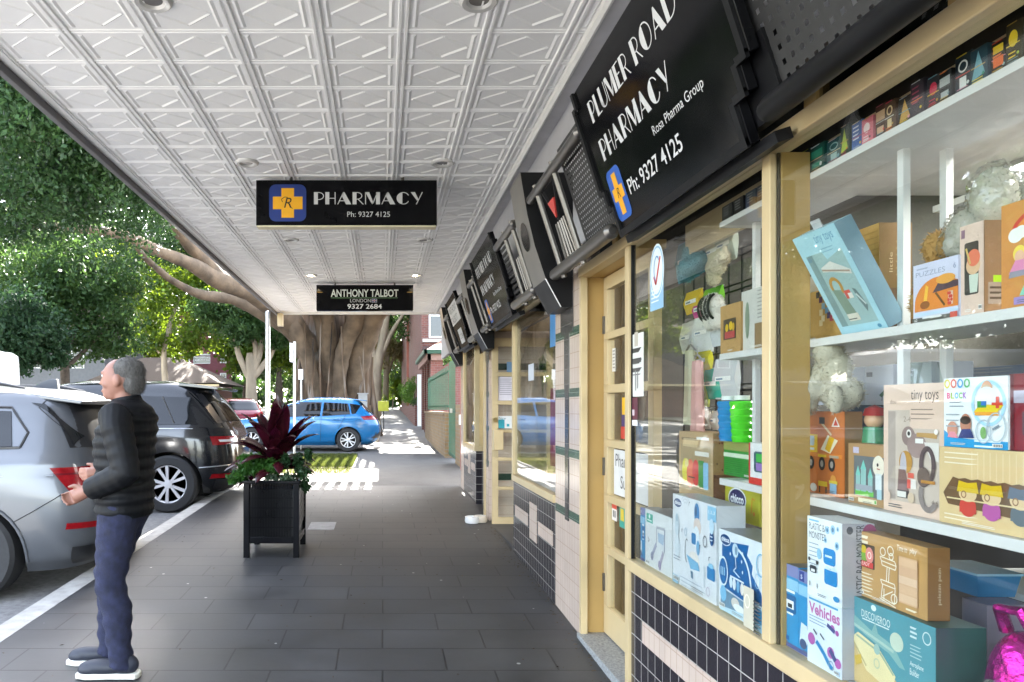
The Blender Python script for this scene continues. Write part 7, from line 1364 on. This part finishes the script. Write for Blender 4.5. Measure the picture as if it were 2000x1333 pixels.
tree('white_bark_tree', 'pale barked tree dividing low into several bare stems behind the parked cars', G(492, 34), [A(490, 720, 34), A(488, 690, 34)], [cp(440, 620, 34, 1.5, .8), cp(500, 600, 34, 1.8), cp(540, 640, 34, 1.3, .8), cp(470, 650, 33, .9, .4), cp(415, 600, 34, 1.2, .8), cp(462, 645, 34, .8, .5), cp(505, 640, 34, .9, .6), cp(540, 665, 34, .7, .4), cp(520, 610, 34, 1.2, .8)], 2400, .2, MID, BARKP, .34, 4, None, [[A(490, 745, 34), A(465, 690, 34), A(458, 640, 34), A(445, 590, 34)], [A(490, 730, 34), A(500, 680, 34), A(480, 640, 34), A(475, 590, 34)], [A(492, 740, 34), A(525, 700, 34), A(545, 650, 34), A(561, 590, 34)], [A(492, 735, 34), A(508, 690, 34), A(518, 640, 34), A(525, 590, 34)]])
tree('far_street_tree', 'pale smooth trunk of a street tree beside the path right of the fig trunk', G(733, 46), [A(735, 740, 46), A(742, 690, 46), A(752, 640, 46), A(760, 590, 46)], [cp(770, 600, 48, 2.6, 1), cp(800, 630, 50, 2.2, .8), cp(745, 600, 50, 2.0, .6)], 1500, .24, FIG, BARKP, .38, 5, None, [[A(742, 700, 46), A(765, 650, 46), A(790, 610, 46)], [A(738, 720, 46), A(720, 650, 46), A(725, 600, 46)]])
tree('bare_tree', 'sunlit tree with pale dry leaves and fine twigs far along the path', G(752, 62), [A(755, 720, 62), A(760, 660, 62), A(765, 610, 62)], [cp(755, 690, 62, 2.2, .9), cp(765, 640, 62, 2.6, 1), cp(745, 640, 63, 1.8, .6), cp(790, 690, 63, 1.5, .6)], 1900, .26, PALE, BARKP, .3, 6, None, [[A(757, 730, 62), A(775, 680, 62), A(790, 630, 62)], [A(757, 720, 62), A(745, 670, 62), A(748, 610, 62)]])
tree('garden_tree', 'dark green garden tree over the path in front of the brick flats', G(795, 68), [A(795, 760, 68), A(790, 700, 68)], [cp(790, 690, 68, 2.6), cp(775, 740, 68, 2.0), cp(800, 740, 68, 1.8), cp(785, 650, 66, 2.4)], 1500, .28, MID, BARKD, .25, 7)
tree('corner_tree', 'leafy green tree at the far end of the street behind the fig trunk', G(660, 75), [A(660, 740, 75)], [cp(640, 720, 75, 4), cp(690, 730, 78, 4), cp(600, 730, 75, 3.5), cp(560, 720, 72, 3.5), cp(730, 760, 80, 2.5), cp(740, 720, 85, 4)], 1700, .4, MID, BARKD, .4, 9)
for i, (px, py, Y, r, lb) in enumerate(((-150, 560, 45, 6, 'broad tree far across the road beyond the van'), (180, 600, 70, 7, 'tall green tree far off behind the tiled house'), (430, 560, 80, 8, 'tall far tree behind the pink flats'), (60, 650, 58, 5, 'round far tree between the van and the dark trunk'), (250, 640, 62, 5, 'far tree above the ridge of the tiled house'), (545, 660, 58, 5, 'far tree between the steel post and the fig trunk'), (480, 690, 66, 4, 'low far tree behind the pale barked stems'), (-20, 620, 52, 6, 'far tree at the extreme left behind the van'))):
    tree('background_tree', lb, G(px, Y), [A(px, py+60, Y)], [cp(px+dx*r*10, py+dy*r*6, Y, r*.55) for dx, dy in ((-1, 0), (1, 0), (0, -1), (0, .6), (-.7, -.8), (.8, -.7), (-1.2, .8), (1.1, .9))], 1500, .45, (MID, LIGHT, MID, MID, LIGHT, LIGHT, MID, DARK)[i], BARKD, .4, 30+i, 'far trees across the road')

# ------------------------------------------------------------------ houses, walls, fences along the street
BRICK = tilemat('red brick', (.13, .04, .03), (.17, .055, .04), (.16, .13, .115), .24, .086, .010, 'xz', .5, .85, .6, grime=.3); BRICKS = tilemat('red brick side', (.13, .04, .03), (.17, .055, .04), (.16, .13, .115), .24, .086, .010, 'yz', .5, .85, .6, grime=.3)
BRICKY = tilemat('buff brick', (.27, .175, .085), (.31, .205, .11), (.26, .22, .17), .24, .086, .010, 'yz', .5, .85, .6, grime=.25); BRICKYF = tilemat('buff brick front', (.27, .175, .085), (.31, .205, .11), (.26, .22, .17), .24, .086, .010, 'xz', .5, .85, .6, grime=.25)
PINK = tilemat('pink painted brick', (.20, .06, .075), (.22, .07, .085), (.19, .06, .07), .24, .086, .008, 'xz', .5, .8, .3, grime=.15); PINKB = tilemat('pink brick', (.26, .09, .08), (.29, .11, .095), (.28, .19, .17), .24, .086, .010, 'xz', .5, .85, .5, grime=.3)
TERRA = mat('terracotta roof tile', (.20, .085, .045), .8, var=.35, scale=14, bump=.8, bscale=20, stretch=(1, 4, 4)); ROOFB = mat('brown roof tile', (.055, .034, .023), .85, var=.35, scale=12, bump=.8, bscale=22, stretch=(4, 1, 4)); DGREEN = mat('dark green paint', (.012, .085, .05), .4, var=.15); HGLASS = mat('house window glass', (.02, .022, .025), .05)
GREENF = mat('green steel fence paint', (.02, .13, .075), .4, var=.15)
def window(par, x0, x1, y, z0, z1, fm=WHITE, dx=0):
    m = MB(); t_ = .07; m.box(x0, x1, y-.06, y, z0, z0+t_); m.box(x0, x1, y-.06, y, z1-t_, z1); m.box(x0, x0+t_, y-.06, y, z0+t_, z1-t_); m.box(x1-t_, x1, y-.06, y, z0+t_, z1-t_); m.box(x0+t_, x1-t_, y-.05, y, (z0+z1)/2-.03, (z0+z1)/2+.03); f_ = m.build('window_frame', fm, par)
    m = MB(); m.box(x0+t_, x1-t_, y-.02, y-.01, z0+t_, z1-t_); m.build('pane', HGLASS, f_)
# buff brick garden walls and green steel gate
yw = [17.5, 25.5]
t = thing('garden_wall', 'low buff brick wall under the green picket fence', 'wall', (1.6, 21, zg(20)))
m = MB(); m.box(1.51, 1.72, 17.5, 25.4, .1, zg(18)+1.02); m.build('wall', BRICKY, t); m = MB(); m.box(1.47, 1.76, 17.45, 25.45, zg(18)+1.021, zg(18)+1.09); m.build('coping', BRICKY, t); m = MB(); m.box(1.51, 1.95, 17.28, 17.49, .1, zg(18)+1.06); m.build('pier', BRICKYF, t)
t = thing('picket_fence', 'green steel picket fence on the buff brick wall', 'fence', (1.6, 21, zg(18)+1.09)); zf = zg(18)+1.09
m = MB()
for i in range(27):
    y = 17.55+i*.295; m.box(1.60, 1.612, y, y+.06, zf+.05, zf+1.14)
m.build('pickets', GREENF, t); m = MB(); m.box(1.60, 1.62, 17.5, 25.4, zf+.12, zf+.17); m.box(1.60, 1.62, 17.5, 25.4, zf+.98, zf+1.03); m.build('rails', GREENF, t)
t = thing('brick_pier', 'buff brick pier at the shop end of the green gate', 'wall', (1.62, 15.2, zg(15))); m = MB(); m.box(1.60, 1.80, 14.6, 15.75, 0, zg(15)+1.3); m.build('pier', BRICKY, t); m = MB(); m.box(1.601, 4, 14.58, 14.6, 0, zg(15)+1.3); m.build('return_wall', BRICKYF, t)
t = thing('steel_gate', 'tall green steel picket gate between the buff brick piers', 'gate', (1.62, 16.6, zg(16)))
m = MB()
for i in range(7):
    y = 15.85+i*.225; m.box(1.60, 1.612, y, y+.06, zg(16)+.08, zg(16)+2.55)
m.build('pickets', GREENF, t); m = MB(); m.box(1.60, 1.63, 15.78, 17.28, zg(16)+.1, zg(16)+.16); m.box(1.60, 1.63, 15.78, 17.28, zg(16)+1.1, zg(16)+1.17); m.box(1.60, 1.63, 15.78, 17.28, zg(16)+2.4, zg(16)+2.46); m.build('frame', GREENF, t); m = MB(); m.box(1.55, 1.60, 16.4, 16.62, zg(16)+1.1, zg(16)+1.2); m.build('latch', STEEL, t)
t = thing('downpipe', 'rusty red downpipe standing against the shop end beside the gate', 'pipe', (1.66, 14.2, zg(14))); m = MB(); m.tube([(1.60, 14.3, zg(14)), (1.60, 14.3, 3.3)], .05, 10); m.build('pipe', mat('pink brick paint', (.36, .15, .14), .6), t); m = MB(); m.box(1.53, 1.66, 14.2, 14.4, zg(14)+.9, zg(14)+1.1); m.build('bracket', WHITE, t)
# one storey pink brick garage with green gutter and tiled roof
zb = zg(27)
t = thing('brick_garage', 'single storey pink brick garage with green gutter and orange tiled roof beside the path', 'garage', (3.2, 28.5, zb))
m = MB(); m.box(1.75, 5.2, 26, 26.1, 0, zb+2.95); m.build('front_wall', PINKB, t); m = MB(); m.box(1.75, 1.86, 26.101, 32, 0, zb+2.95); m.build('side_wall', BRICKS, t)
m = MB(); m.box(1.62, 5.2, 25.85, 26.0, zb+2.72, zb+2.95); m.box(1.60, 1.749, 25.85, 32.1, zb+2.72, zb+2.95); m.build('cornice', mat('weathered pink stone', (.38, .24, .21), .8, var=.2), t)
m = MB(); m.box(1.50, 5.3, 25.68, 25.84, zb+2.951, zb+3.10); m.box(1.48, 1.60, 25.68, 32.2, zb+2.951, zb+3.10); m.build('gutter', DGREEN, t)
m = MB(); m.add([(1.55, 25.75, zb+3.08), (5.2, 25.75, zb+3.08), (5.2, 32.2, zb+3.08), (1.55, 32.2, zb+3.08), (3.3, 29, zb+4.3), (5.2, 29, zb+4.3)], [[0, 1, 5, 4], [3, 2, 5, 4], [0, 4, 3], [1, 2, 5]]); m.build('roof', TERRA, t)
for y in (27.0, 28.6, 30.2):
    m = MB(); m.box(1.68, 1.75, y, y+.4, .1, zb+2.7); m.build('pilaster', BRICKS, t)
# two storey brick flats with white windows
zb = zg(36)
t = thing('brick_flats', 'two storey dark red brick flats with white framed windows beside the path', 'building', (5, 38, zb))
m = MB(); m.box(1.85, 9, 34, 34.1, 0, zb+9); m.build('front_wall', BRICK, t); m = MB(); m.box(1.85, 1.95, 34.101, 50, 0, zb+9); m.build('side_wall', BRICKS, t); m = MB(); m.box(2.0, 9, 34.2, 50, zb+8.6, zb+9); m.build('roof', ROOFB, t)
for x in (2.2, 3.4): window(t, x, x+.95, 33.995, zb+4.1, zb+6.2)
m = MB(); m.box(1.9, 4.6, 33.9, 34.0, zb+3.9, zb+4.05); m.build('sill', mat('pale stone', (.5, .47, .42), .7), t)
m = MB(); m.box(1.9, 4.6, 33.93, 33.99, zb+3.2, zb+3.7); m.build('band', mat('dark brick band', (.07, .04, .035), .8), t)
t = thing('far_brick_house', 'tall plain red brick house farther along the path behind the hedge', 'building', (4, 56, zg(56))); zb = zg(56)
m = MB(); m.box(1.75, 9, 52, 52.1, 0, zb+8); m.build('front_wall', mat('lighter red brick', (.20, .065, .045), .85, var=.15, scale=4), t); m = MB(); m.box(1.75, 1.85, 52.101, 66, 0, zb+8); m.build('side_wall', BRICKS, t); m = MB(); m.tube([(2.2, 51.93, zb), (2.2, 51.93, zb+8)], .06, 8); m.build('downpipe', WHITE, t); m = MB(); m.add([(1.5, 51.7, zb+8), (9, 51.7, zb+8), (9, 66, zb+8), (1.5, 66, zb+8), (5, 58, zb+10.5)], [[0, 1, 4], [1, 2, 4], [2, 3, 4], [3, 0, 4]]); m.build('roof', ROOFB, t)  # front wall in a lighter red than the side brick
m = MB(); m.box(1.62, 1.80, 33.2, 33.4, zg(33), zg(33)+2.4); q = m.build('white_door_post', WHITE); tag(q, 'pale grey gate post panel between the hedge and the brick garage', 'post')
t = thing('low_brick_wall', 'low dark brick garden wall with small shrubs beside the path', 'wall', (1.5, 37, zg(37))); m = MB(); m.box(1.50, 1.72, 33.5, 64, .4, zg(36)+.9); m.build('wall', BRICKS, t); m = MB(); m.box(1.501, 2.4, 33.3, 33.49, .4, zg(36)+.9); m.build('end_wall', BRICK, t)
HEDGE = leafmat('hedge leaf', (.03, .08, .015), (.07, .16, .03), .4, .5)
def shrub(name, label, clumps, n, size, m_, seed, cat='shrub'):
    c = clumps[0][0]; t = thing(name, label, cat, (c[0], c[1], zg(c[1]))); leaf_cloud('foliage', clumps, n, size, m_, t, .6, seed=seed, shell=.3)
    q = MB(); q.tube([(c[0], c[1], zg(c[1])-.05), (c[0], c[1], c[2])], [.06, .03], 7); q.build('stem', BARKD, t)
shrub('clipped_hedge', 'clipped bright green hedge standing above the low brick wall', [((1.75+.25*(i % 2), 39+i*1.6, zg(39)+1.5+.2*j), (.7, 1.1, .65), .6) for i in range(8) for j in (0, 2)], 700, .10, HEDGE, 41, 'hedge')
shrub('wall_shrub', 'small green shrub on the low brick wall next to the pale post', [((1.6, 34.2, zg(34)+1.05), (.3, .35, .22), 1)], 400, .07, MID, 42)
shrub('yellow_shrub', 'yellow green shrub by the path just past the blue car', [((-.35, 48, zg(48)+.8), (.5, .6, .7), 1), ((.1, 52, zg(52)+.8), (.5, .6, .6), 1)], 700, .1, LIGHT, 43)
shrub('palm_clump', 'bright green ferny palms at the end of the path', [((1.0, 70, zg(70)+2.4), (1.3, 1.3, 1.3), 1), ((1.8, 66, zg(66)+1.6), (1.0, 1.0, 1.2), 1)], 900, .3, LIGHT, 44)
t = thing('delivery_bicycle', 'dark bicycle with a bright yellow box parked past the blue car', 'bicycle', (.05, 30.5, zg(30.5))); zb = zg(30.5)
for y in (30.0, 31.05):
    m = MB(); m.lathe([(.31, -.02), (.34, 0), (.31, .02)], (.05, y, zb+.34), 28, 'x', caps=False); m.tube([(.05, y-.31, zb+.34), (.05, y+.31, zb+.34)], .006, 5); m.tube([(.05, y, zb+.03), (.05, y, zb+.65)], .006, 5); m.build('wheel', TYRE, t)
m = MB()
for a_, b_ in (((30.0, .34), (30.35, .8)), ((30.35, .8), (30.9, .85)), ((30.9, .85), (31.05, .34)), ((30.35, .8), (30.5, .34)), ((30.5, .34), (30.9, .8)), ((30.0, .34), (30.5, .34)), ((30.9, .85), (30.95, 1.05))): m.tube([(.05, a_[0], zb+a_[1]), (.05, b_[0], zb+b_[1])], .02, 7)
m.tube([(-.2, 30.95, zb+1.05), (.3, 30.95, zb+1.05)], .015, 7); m.build('frame', BLACKM, t); m = MB(); m.box(-.18, .26, 29.7, 30.1, zb+.78, zb+1.2); m.build('carrier_box', mat('hi vis yellow', (.55, .6, .06), .5), t, bevel=.02); m = MB(); m.ell((.05, 30.36, zb+.9), (.07, .13, .05), 10); m.build('saddle', BLACKM, t)
t = thing('letter_pillar', 'grey concrete pillar behind the tail of the blue car', 'pillar', (P(708, 0, 22.5).x, 23.4, zg(23))); m = MB(); m.box(P(700, 0, 23.4).x, P(717, 0, 23.4).x, 23.3, 23.7, zg(23), ZP(770, 23.3)); m.build('pillar', mat('grey render', (.30, .30, .29), .8), t, bevel=.01); m = MB(); m.box(P(698, 0, 23.4).x, P(719, 0, 23.4).x, 23.27, 23.73, ZP(770, 23.3)+.001, ZP(768, 23.3)); m.build('cap', mat('grey render', (.3, .3, .29), .8), t)
# across the road
def zz(py, Y): return ZP(py, Y)
t = thing('pink_flats', 'pink painted brick block of flats with white windows across the street', 'building', (P(400, 0, 62).x, 64, 1.2)); Y = 62; X = lambda px: P(px, 0, Y).x
m = MB(); m.box(X(350), X(432), Y, Y+.2, 0, zz(600, Y)); m.build('front_wall', PINK, t); m = MB(); m.box(X(415), X(452), Y-.8, Y-.001, 0, zz(600, Y)); m.build('bay_wall', PINK, t)
m = MB(); m.box(X(345), X(455), Y-.9, Y+6, zz(600, Y), zz(590, Y)); m.build('roof', ROOFB, t)
for a_, b_, c_, d_, yy in ((357, 371, 711, 697, Y), (378, 412, 711, 697, Y), (378, 410, 741, 726, Y), (434, 446, 711, 695, Y-.8), (434, 446, 748, 730, Y-.8)): window(t, X(a_), X(b_), yy-.005, zz(c_, Y), zz(d_, Y))
m = MB(); m.box(X(350), X(432), Y-.06, Y-.001, zz(697, Y)+.1, zz(694, Y)+.1); m.build('white_band', WHITE, t)
t = thing('tiled_house', 'bungalow with a brown hipped tile roof across the street behind the black car', 'house', (P(260, 0, 44).x, 46, .9)); Y = 44; X = lambda px: P(px, 0, Y).x
m = MB(); m.box(X(165), X(400), Y+1, Y+8, 0, zz(752, Y)); m.build('walls', BRICK, t); m = MB(); m.add([(X(150), Y, zz(752, Y)), (X(425), Y, zz(748, Y)), (X(425), Y+9, zz(748, Y)), (X(150), Y+9, zz(752, Y)), (X(235), Y+4, zz(690, Y)), (X(315), Y+4, zz(690, Y))], [[0, 1, 5, 4], [2, 3, 4, 5], [0, 4, 3], [1, 2, 5]]); m.build('roof', ROOFB, t)
m = MB(); m.box(X(148), X(428), Y-.12, Y, zz(755, Y), zz(751, Y)); m.build('gutter', CREAM, t)
for a_ in (345, 375): window(t, X(a_), X(a_+14), Y+.995, zz(790, Y), zz(760, Y))
t = thing('front_wall', 'low pale rendered garden wall across the road behind the van', 'wall', (P(60, 0, 32).x, 32, .5)); m = MB(); m.box(P(-200, 0, 32).x, P(170, 0, 32).x, 32, 32.25, 0, zz(760, 32)); m.build('wall', mat('pale render', (.2, .2, .2), .8), t); m = MB(); m.box(P(-200, 0, 32).x-.05, P(170, 0, 32).x+.05, 31.95, 32.3, zz(760, 32)+.001, zz(757, 32)); m.build('coping', WHITE, t)
t = thing('green_bin', 'small green wheelie bin across the road by the dark tree trunk', 'bin', (P(93, 0, 30).x, 30, zg(30))); xx = P(93, 0, 30).x; m = MB(); m.loft([[(xx-.2, 29.75, zg(30)+.1), (xx+.2, 29.75, zg(30)+.1), (xx+.2, 30.2, zg(30)+.1), (xx-.2, 30.2, zg(30)+.1)], [(xx-.27, 29.7, 2.35), (xx+.27, 29.7, 2.35), (xx+.27, 30.3, 2.35), (xx-.27, 30.3, 2.35)]]); m.build('bin_body', mat('bin green', (.03, .22, .06), .5), t); m = MB(); m.box(xx-.29, xx+.29, 29.66, 30.33, 2.351, 2.42); m.build('lid', mat('bin lid green', (.05, .3, .08), .5), t)
t = thing('white_house', 'pale house wall showing between the trunks across the road', 'house', (P(120, 0, 50).x, 51, 1)); m = MB(); m.box(P(-60, 0, 50).x, P(205, 0, 50).x, 50, 58, 0, zz(640, 50)); m.build('walls', mat('white render', (.14, .14, .15), .8), t); m = MB(); X = lambda px: P(px, 0, 50).x
m.add([(X(-80), 49.5, zz(640, 50)), (X(225), 49.5, zz(640, 50)), (X(225), 59, zz(640, 50)), (X(-80), 59, zz(640, 50)), (X(30), 54, zz(590, 50)), (X(130), 54, zz(590, 50))], [[0, 1, 5, 4], [2, 3, 4, 5], [0, 4, 3], [1, 2, 5]]); m.build('roof', ROOFB, t); window(t, X(60), X(85), 49.995, zz(720, 50), zz(680, 50)); window(t, X(140), X(165), 49.995, zz(720, 50), zz(680, 50))

cr_ = random.Random(3); CAN = []
for yy in np.arange(22, 78, 4.6):
    for xx in np.arange(-30, 9, 4.6):
        x, y = xx+cr_.uniform(-1, 1), yy+cr_.uniform(-1, 1)
        if y < 38.5 and -8 < x < 4.5: continue
        if y < 31 and x < -8: continue
        if 43 < y < 56 and -17 < x < -7: continue
        CAN.append(((x, y, cr_.uniform(12.5, 15)), (3.4, 3.4, 1.7), 1))
tree('shade_canopy', 'added tree canopy blocking sky and sun over the path beyond the fig trunk', (-1.6, 38, zg(38)), [(-1.5, 38, 5), (-.5, 40, 11)], CAN, 900, .55, MID, BARKD, .3, 50)  # foliage added to shade the street ahead, gaps left for the sun
for i, (x, y, hh, lb) in enumerate(((-13.5, 13, 8, 'leafy tree added out of view for the window reflections, nearest the viewer'), (-15, 19, 9, 'leafy tree added out of view for the window reflections, opposite the black car'), (-14, 7, 8, 'leafy tree added out of view for the window reflections, behind the viewer side'))):
    tree('reflection_tree', lb, (x, y, zg(y)-.1), [(x+.1, y, 2), (x-.2, y+.2, 4.5)], [((x+dx, y+dy, hh*.62+dz), (1.9, 1.9, 1.6), 1) for dx, dy, dz in ((0, 0, 1.8), (1.4, .5, .2), (-1.4, .4, .3), (.2, -1.6, .3), (.1, 1.7, .2), (.8, .6, -1.6), (-.9, -.5, -1.5))], 3000, .24, MID, BARKD, .18, 60+i, 'added trees for the window reflections')  # unseen trees added to keep bright sky out of the shop glass

wd_ = random.Random(5); FW = [((wd_.uniform(-46, 6), wd_.uniform(84, 92), zg(88)+wd_.uniform(.5, 7)), (4, 2, 3), 1) for _ in range(44)]
tag(leaf_cloud('far_wood', FW, 420, .75, MID, None, .7, seed=91, shell=.1), kind='stuff')
# ------------------------------------------------------------------ the walking man
pb = Vector((-1.43, 3.98, zg(3.98)))
pm_t = thing('person', 'grey haired man in a black quilted jacket and blue jeans walking along the pavement', 'person', pb)
def W(f, s, u): return pb+Vector((-f, -s, u))      # forward is -X, his left is -Y
SKIN = mat('skin', (.25, .115, .08), .5, var=.08, scale=12); JACK = mat('black quilted nylon', (.005, .0055, .007), .55, var=.3, scale=10, spec=.2); JEAN = mat('blue denim', (.014, .017, .045), .9, var=.4, scale=26, bump=.35, bscale=300); HAIR = mat('grey hair', (.11, .105, .10), .8, var=.3, scale=60, bump=.5, bscale=200, stretch=(1, 1, .3)); SHOE = mat('navy shoe', (.015, .018, .03), .55); SOLE = mat('white sole', (.7, .69, .62), .6)
def ring(c, fa, sa, n=20, tilt=0, nv=None):
    out = []
    for j in range(n):
        t = 2*math.pi*j/n; f, s = math.cos(t)*fa, math.sin(t)*sa
        out.append(W(c[0]+f, c[1]+s, c[2]+f*tilt))
    return out
def torso(mb, grow=0, z0=.88, q=0):
    secs = [(.00, .86, .115, .165), (.00, .95, .120, .172), (-.005, 1.05, .118, .160), (.0, 1.15, .122, .165), (.0, 1.25, .128, .180), (-.015, 1.34, .122, .195), (-.03, 1.42, .105, .185), (-.025, 1.465, .075, .12), (-.015, 1.50, .06, .065)]
    rr = []; 
    for i in range(len(secs)-1):
        for k in range(6):
            t = k/6; a_, b_ = secs[i], secs[i+1]; f, u, fa, sa = [a_[j]+(b_[j]-a_[j])*t for j in range(4)]
            if u < z0: continue
            e = grow+(q*abs(math.sin(u*math.pi/.062)) if q else 0); rr.append(ring((f, 0, u), fa+e, sa+e, 28))
    mb.loft(rr)
def lb(mb, pts, rad, n=14, e=0): mb.tube([W(*p) for p in pts], [r+e for r in rad], n)
HIPL, KNL, ANL = (.0, .09, .90), (.045, .10, .50), (-.02, .105, .09)
HIPR, KNR, ANR = (.0, -.09, .90), (.13, -.10, .51), (.12, -.10, .085)
def legs(mb, e=0, low=.08):
    for h, k, a_ in ((HIPL, KNL, ANL), (HIPR, KNR, ANR)):
        mid = [(h[j]+k[j])/2 for j in range(3)]; cal = [k[j]+(a_[j]-k[j])*.35 for j in range(3)]; cal[0] -= .018; m2 = [k[j]+(a_[j]-k[j])*.75 for j in range(3)]
        lb(mb, [(h[0], h[1]*.95, h[2]+.06), h, mid, k, cal, m2, a_]+([(a_[0]+.01, a_[1], .055)] if e else []), [.085, .092, .078, .060, .060, .046, .042]+([.05] if e else []), 18, e)
SHL, ELL_, WRL = (-.02, .205, 1.40), (-.10, .255, 1.12), (.12, .20, 1.02)
SHR, ELR, WRR = (-.02, -.205, 1.40), (.0, -.25, 1.10), (.20, -.19, 1.08)
def arms(mb, e=0, q=0, stop=1.0):
    for s_, l_, w_ in ((SHL, ELL_, WRL), (SHR, ELR, WRR)):
        pts = [(s_[0], s_[1]*.6, s_[2]+.0)]+[tuple(s_[j]+(l_[j]-s_[j])*t for j in range(3)) for t in np.linspace(0, 1, 10)]+[tuple(l_[j]+(w_[j]-l_[j])*t*stop for j in range(3)) for t in np.linspace(.12, 1, 8)]
        rad = [.05]+list(np.linspace(.062, .048, 10))+list(np.linspace(.047, .034, 8)); rad = [r+(q*abs(math.sin(i*1.6)) if q else 0) for i, r in enumerate(rad)]
        lb(mb, pts, rad, 16, e)
def head(mb):
    c = (.03, 0, 1.615)
    mb.ell(W(*c), (.096, .076, .112), 22); mb.ell(W(.055, 0, 1.565), (.066, .056, .072), 18); mb.ell(W(.095, 0, 1.525), (.026, .030, .024), 12); mb.ell(W(-.01, 0, 1.63), (.085, .078, .090), 18)
    lb(mb, [(-.02, 0, 1.44), (-.005, 0, 1.50), (.01, 0, 1.56)], [.062, .056, .056], 16)
    mb.add([W(.118, .012, 1.635), W(.118, -.012, 1.635), W(.150, 0, 1.588), W(.112, .020, 1.575), W(.112, -.020, 1.575)], [[0, 1, 2], [0, 2, 3], [1, 4, 2], [3, 2, 4], [0, 3, 4, 1]])
    mb.ell(W(.118, 0, 1.548), (.014, .024, .009), 12); mb.ell(W(.112, 0, 1.650), (.016, .052, .011), 14)
    for s_ in (1, -1): mb.ell(W(.015, .078*s_, 1.605), (.020, .010, .034), 12); mb.ell(W(.085, .042*s_, 1.585), (.024, .022, .022), 10)
def hand(mb, w_, d, s_):
    w_ = Vector(w_); d = Vector(d).normalized(); up = Vector((0, 0, 1)); side = d.cross(up).normalized(); nrm = side.cross(d)
    def p(a_, b_, c_): return tuple(w_+d*a_+nrm*b_+side*c_)
    mb.tube([W(*p(-.02, 0, 0)), W(*p(.03, 0, 0)), W(*p(.085, .0, 0))], [.028, .036, .037], 12)
    for i, (o, L) in enumerate(((.030, .066), (.010, .074), (-.010, .070), (-.029, .056))):
        mb.tube([W(*p(.07, o, 0)), W(*p(.07+L*.45, o*1.05, .012*s_)), W(*p(.07+L*.75, o*1.05, .034*s_)), W(*p(.07+L*.80, o, .055*s_))], [.0105, .0095, .009, .0075], 8)
    mb.tube([W(*p(.025, .026, .01*s_)), W(*p(.055, .052, .022*s_)), W(*p(.085, .056, .034*s_))], [.013, .011, .009], 8)
b = MB(); torso(b); legs(b); arms(b); head(b)
hand(b, WRL, (WRL[0]-ELL_[0], WRL[1]-ELL_[1], WRL[2]-ELL_[2]), -1); hand(b, WRR, (WRR[0]-ELR[0], WRR[1]-ELR[1], WRR[2]-ELR[2]), 1)
for a_ in (ANL, ANR): b.tube([W(a_[0]-.04, a_[1], .05), W(a_[0]+.05, a_[1], .045), W(a_[0]+.16, a_[1], .03)], [.022, .022, .016], 10)
mesh_obj('body', remesh(b, .0065, 4), SKIN, pm_t)
j = MB(); torso(j, .022, .84, .016); arms(j, .020, .007, .97); lb(j, [(-.022, 0, 1.44), (-.008, 0, 1.515)], [.09, .078], 20)
mesh_obj('jacket', remesh(j, .007, 1), JACK, pm_t)
g_ = MB(); legs(g_, .020); g_.loft([ring((0, 0, u), fa, sa, 28) for u, fa, sa in ((.80, .10, .14), (.86, .132, .182), (.96, .134, .184))]); 
gm = remesh(g_, .009, 3); n = len(gm.vertices); co = np.empty(n*3); gm.vertices.foreach_get('co', co); co = co.reshape(-1, 3)
zrel = co[:, 2]-pb.z; co[:, 0] += .004*np.sin(zrel*70+co[:, 1]*40)*(zrel < .75); co[:, 1] += .003*np.sin(zrel*55+co[:, 0]*50); gm.vertices.foreach_set('co', co.ravel())
mesh_obj('jeans', gm, JEAN, pm_t)
h = MB(); h.ell(W(-.015, 0, 1.655), (.092, .085, .082), 22); h.ell(W(-.045, 0, 1.60), (.062, .079, .078), 18); hm = remesh(h, .007, 2)
hr_ = mesh_obj('hair', hm, HAIR, pm_t, noise=.0008)
furry(hr_, 'hair_strands', HAIR, 5000, .022, '#777', .0007, (.5, 0, -.6))
e_ = MB()
for s_ in (1, -1): e_.ell(W(.108, .032*s_, 1.632), (.010, .013, .009), 12)
e_.build('eyes', mat('eye white', (.55, .53, .5), .2), pm_t); e_ = MB()
for s_ in (1, -1): e_.ell(W(.1165, .032*s_, 1.632), (.004, .006, .006), 10)
e_.build('irises', mat('dark iris', (.03, .025, .02), .1), pm_t)
for nm, a_ in (('shoe', ANL), ('shoe', ANR)):
    q = MB(); q.ell(W(a_[0]+.10, a_[1], .055), (.135, .048, .045), 16); q.ell(W(a_[0]-.02, a_[1], .07), (.075, .045, .06), 14); q.ell(W(a_[0]+.17, a_[1], .045), (.07, .047, .036), 14)
    sh_o = mesh_obj(nm, remesh(q, .008, 3), SHOE, pm_t); s_ = MB(); out = [(a_[0]-.10, .02), (a_[0]-.085, .045), (a_[0]+.06, .045), (a_[0]+.18, .052), (a_[0]+.24, .03), (a_[0]+.24, -.03), (a_[0]+.18, -.052), (a_[0]+.06, -.045), (a_[0]-.085, -.045), (a_[0]-.10, -.02)]
    s_.prism([W(f, a_[1]+o, .0) for f, o in out], (0, 0, .030)); s_.build('sole', SOLE, sh_o, bevel=.006)
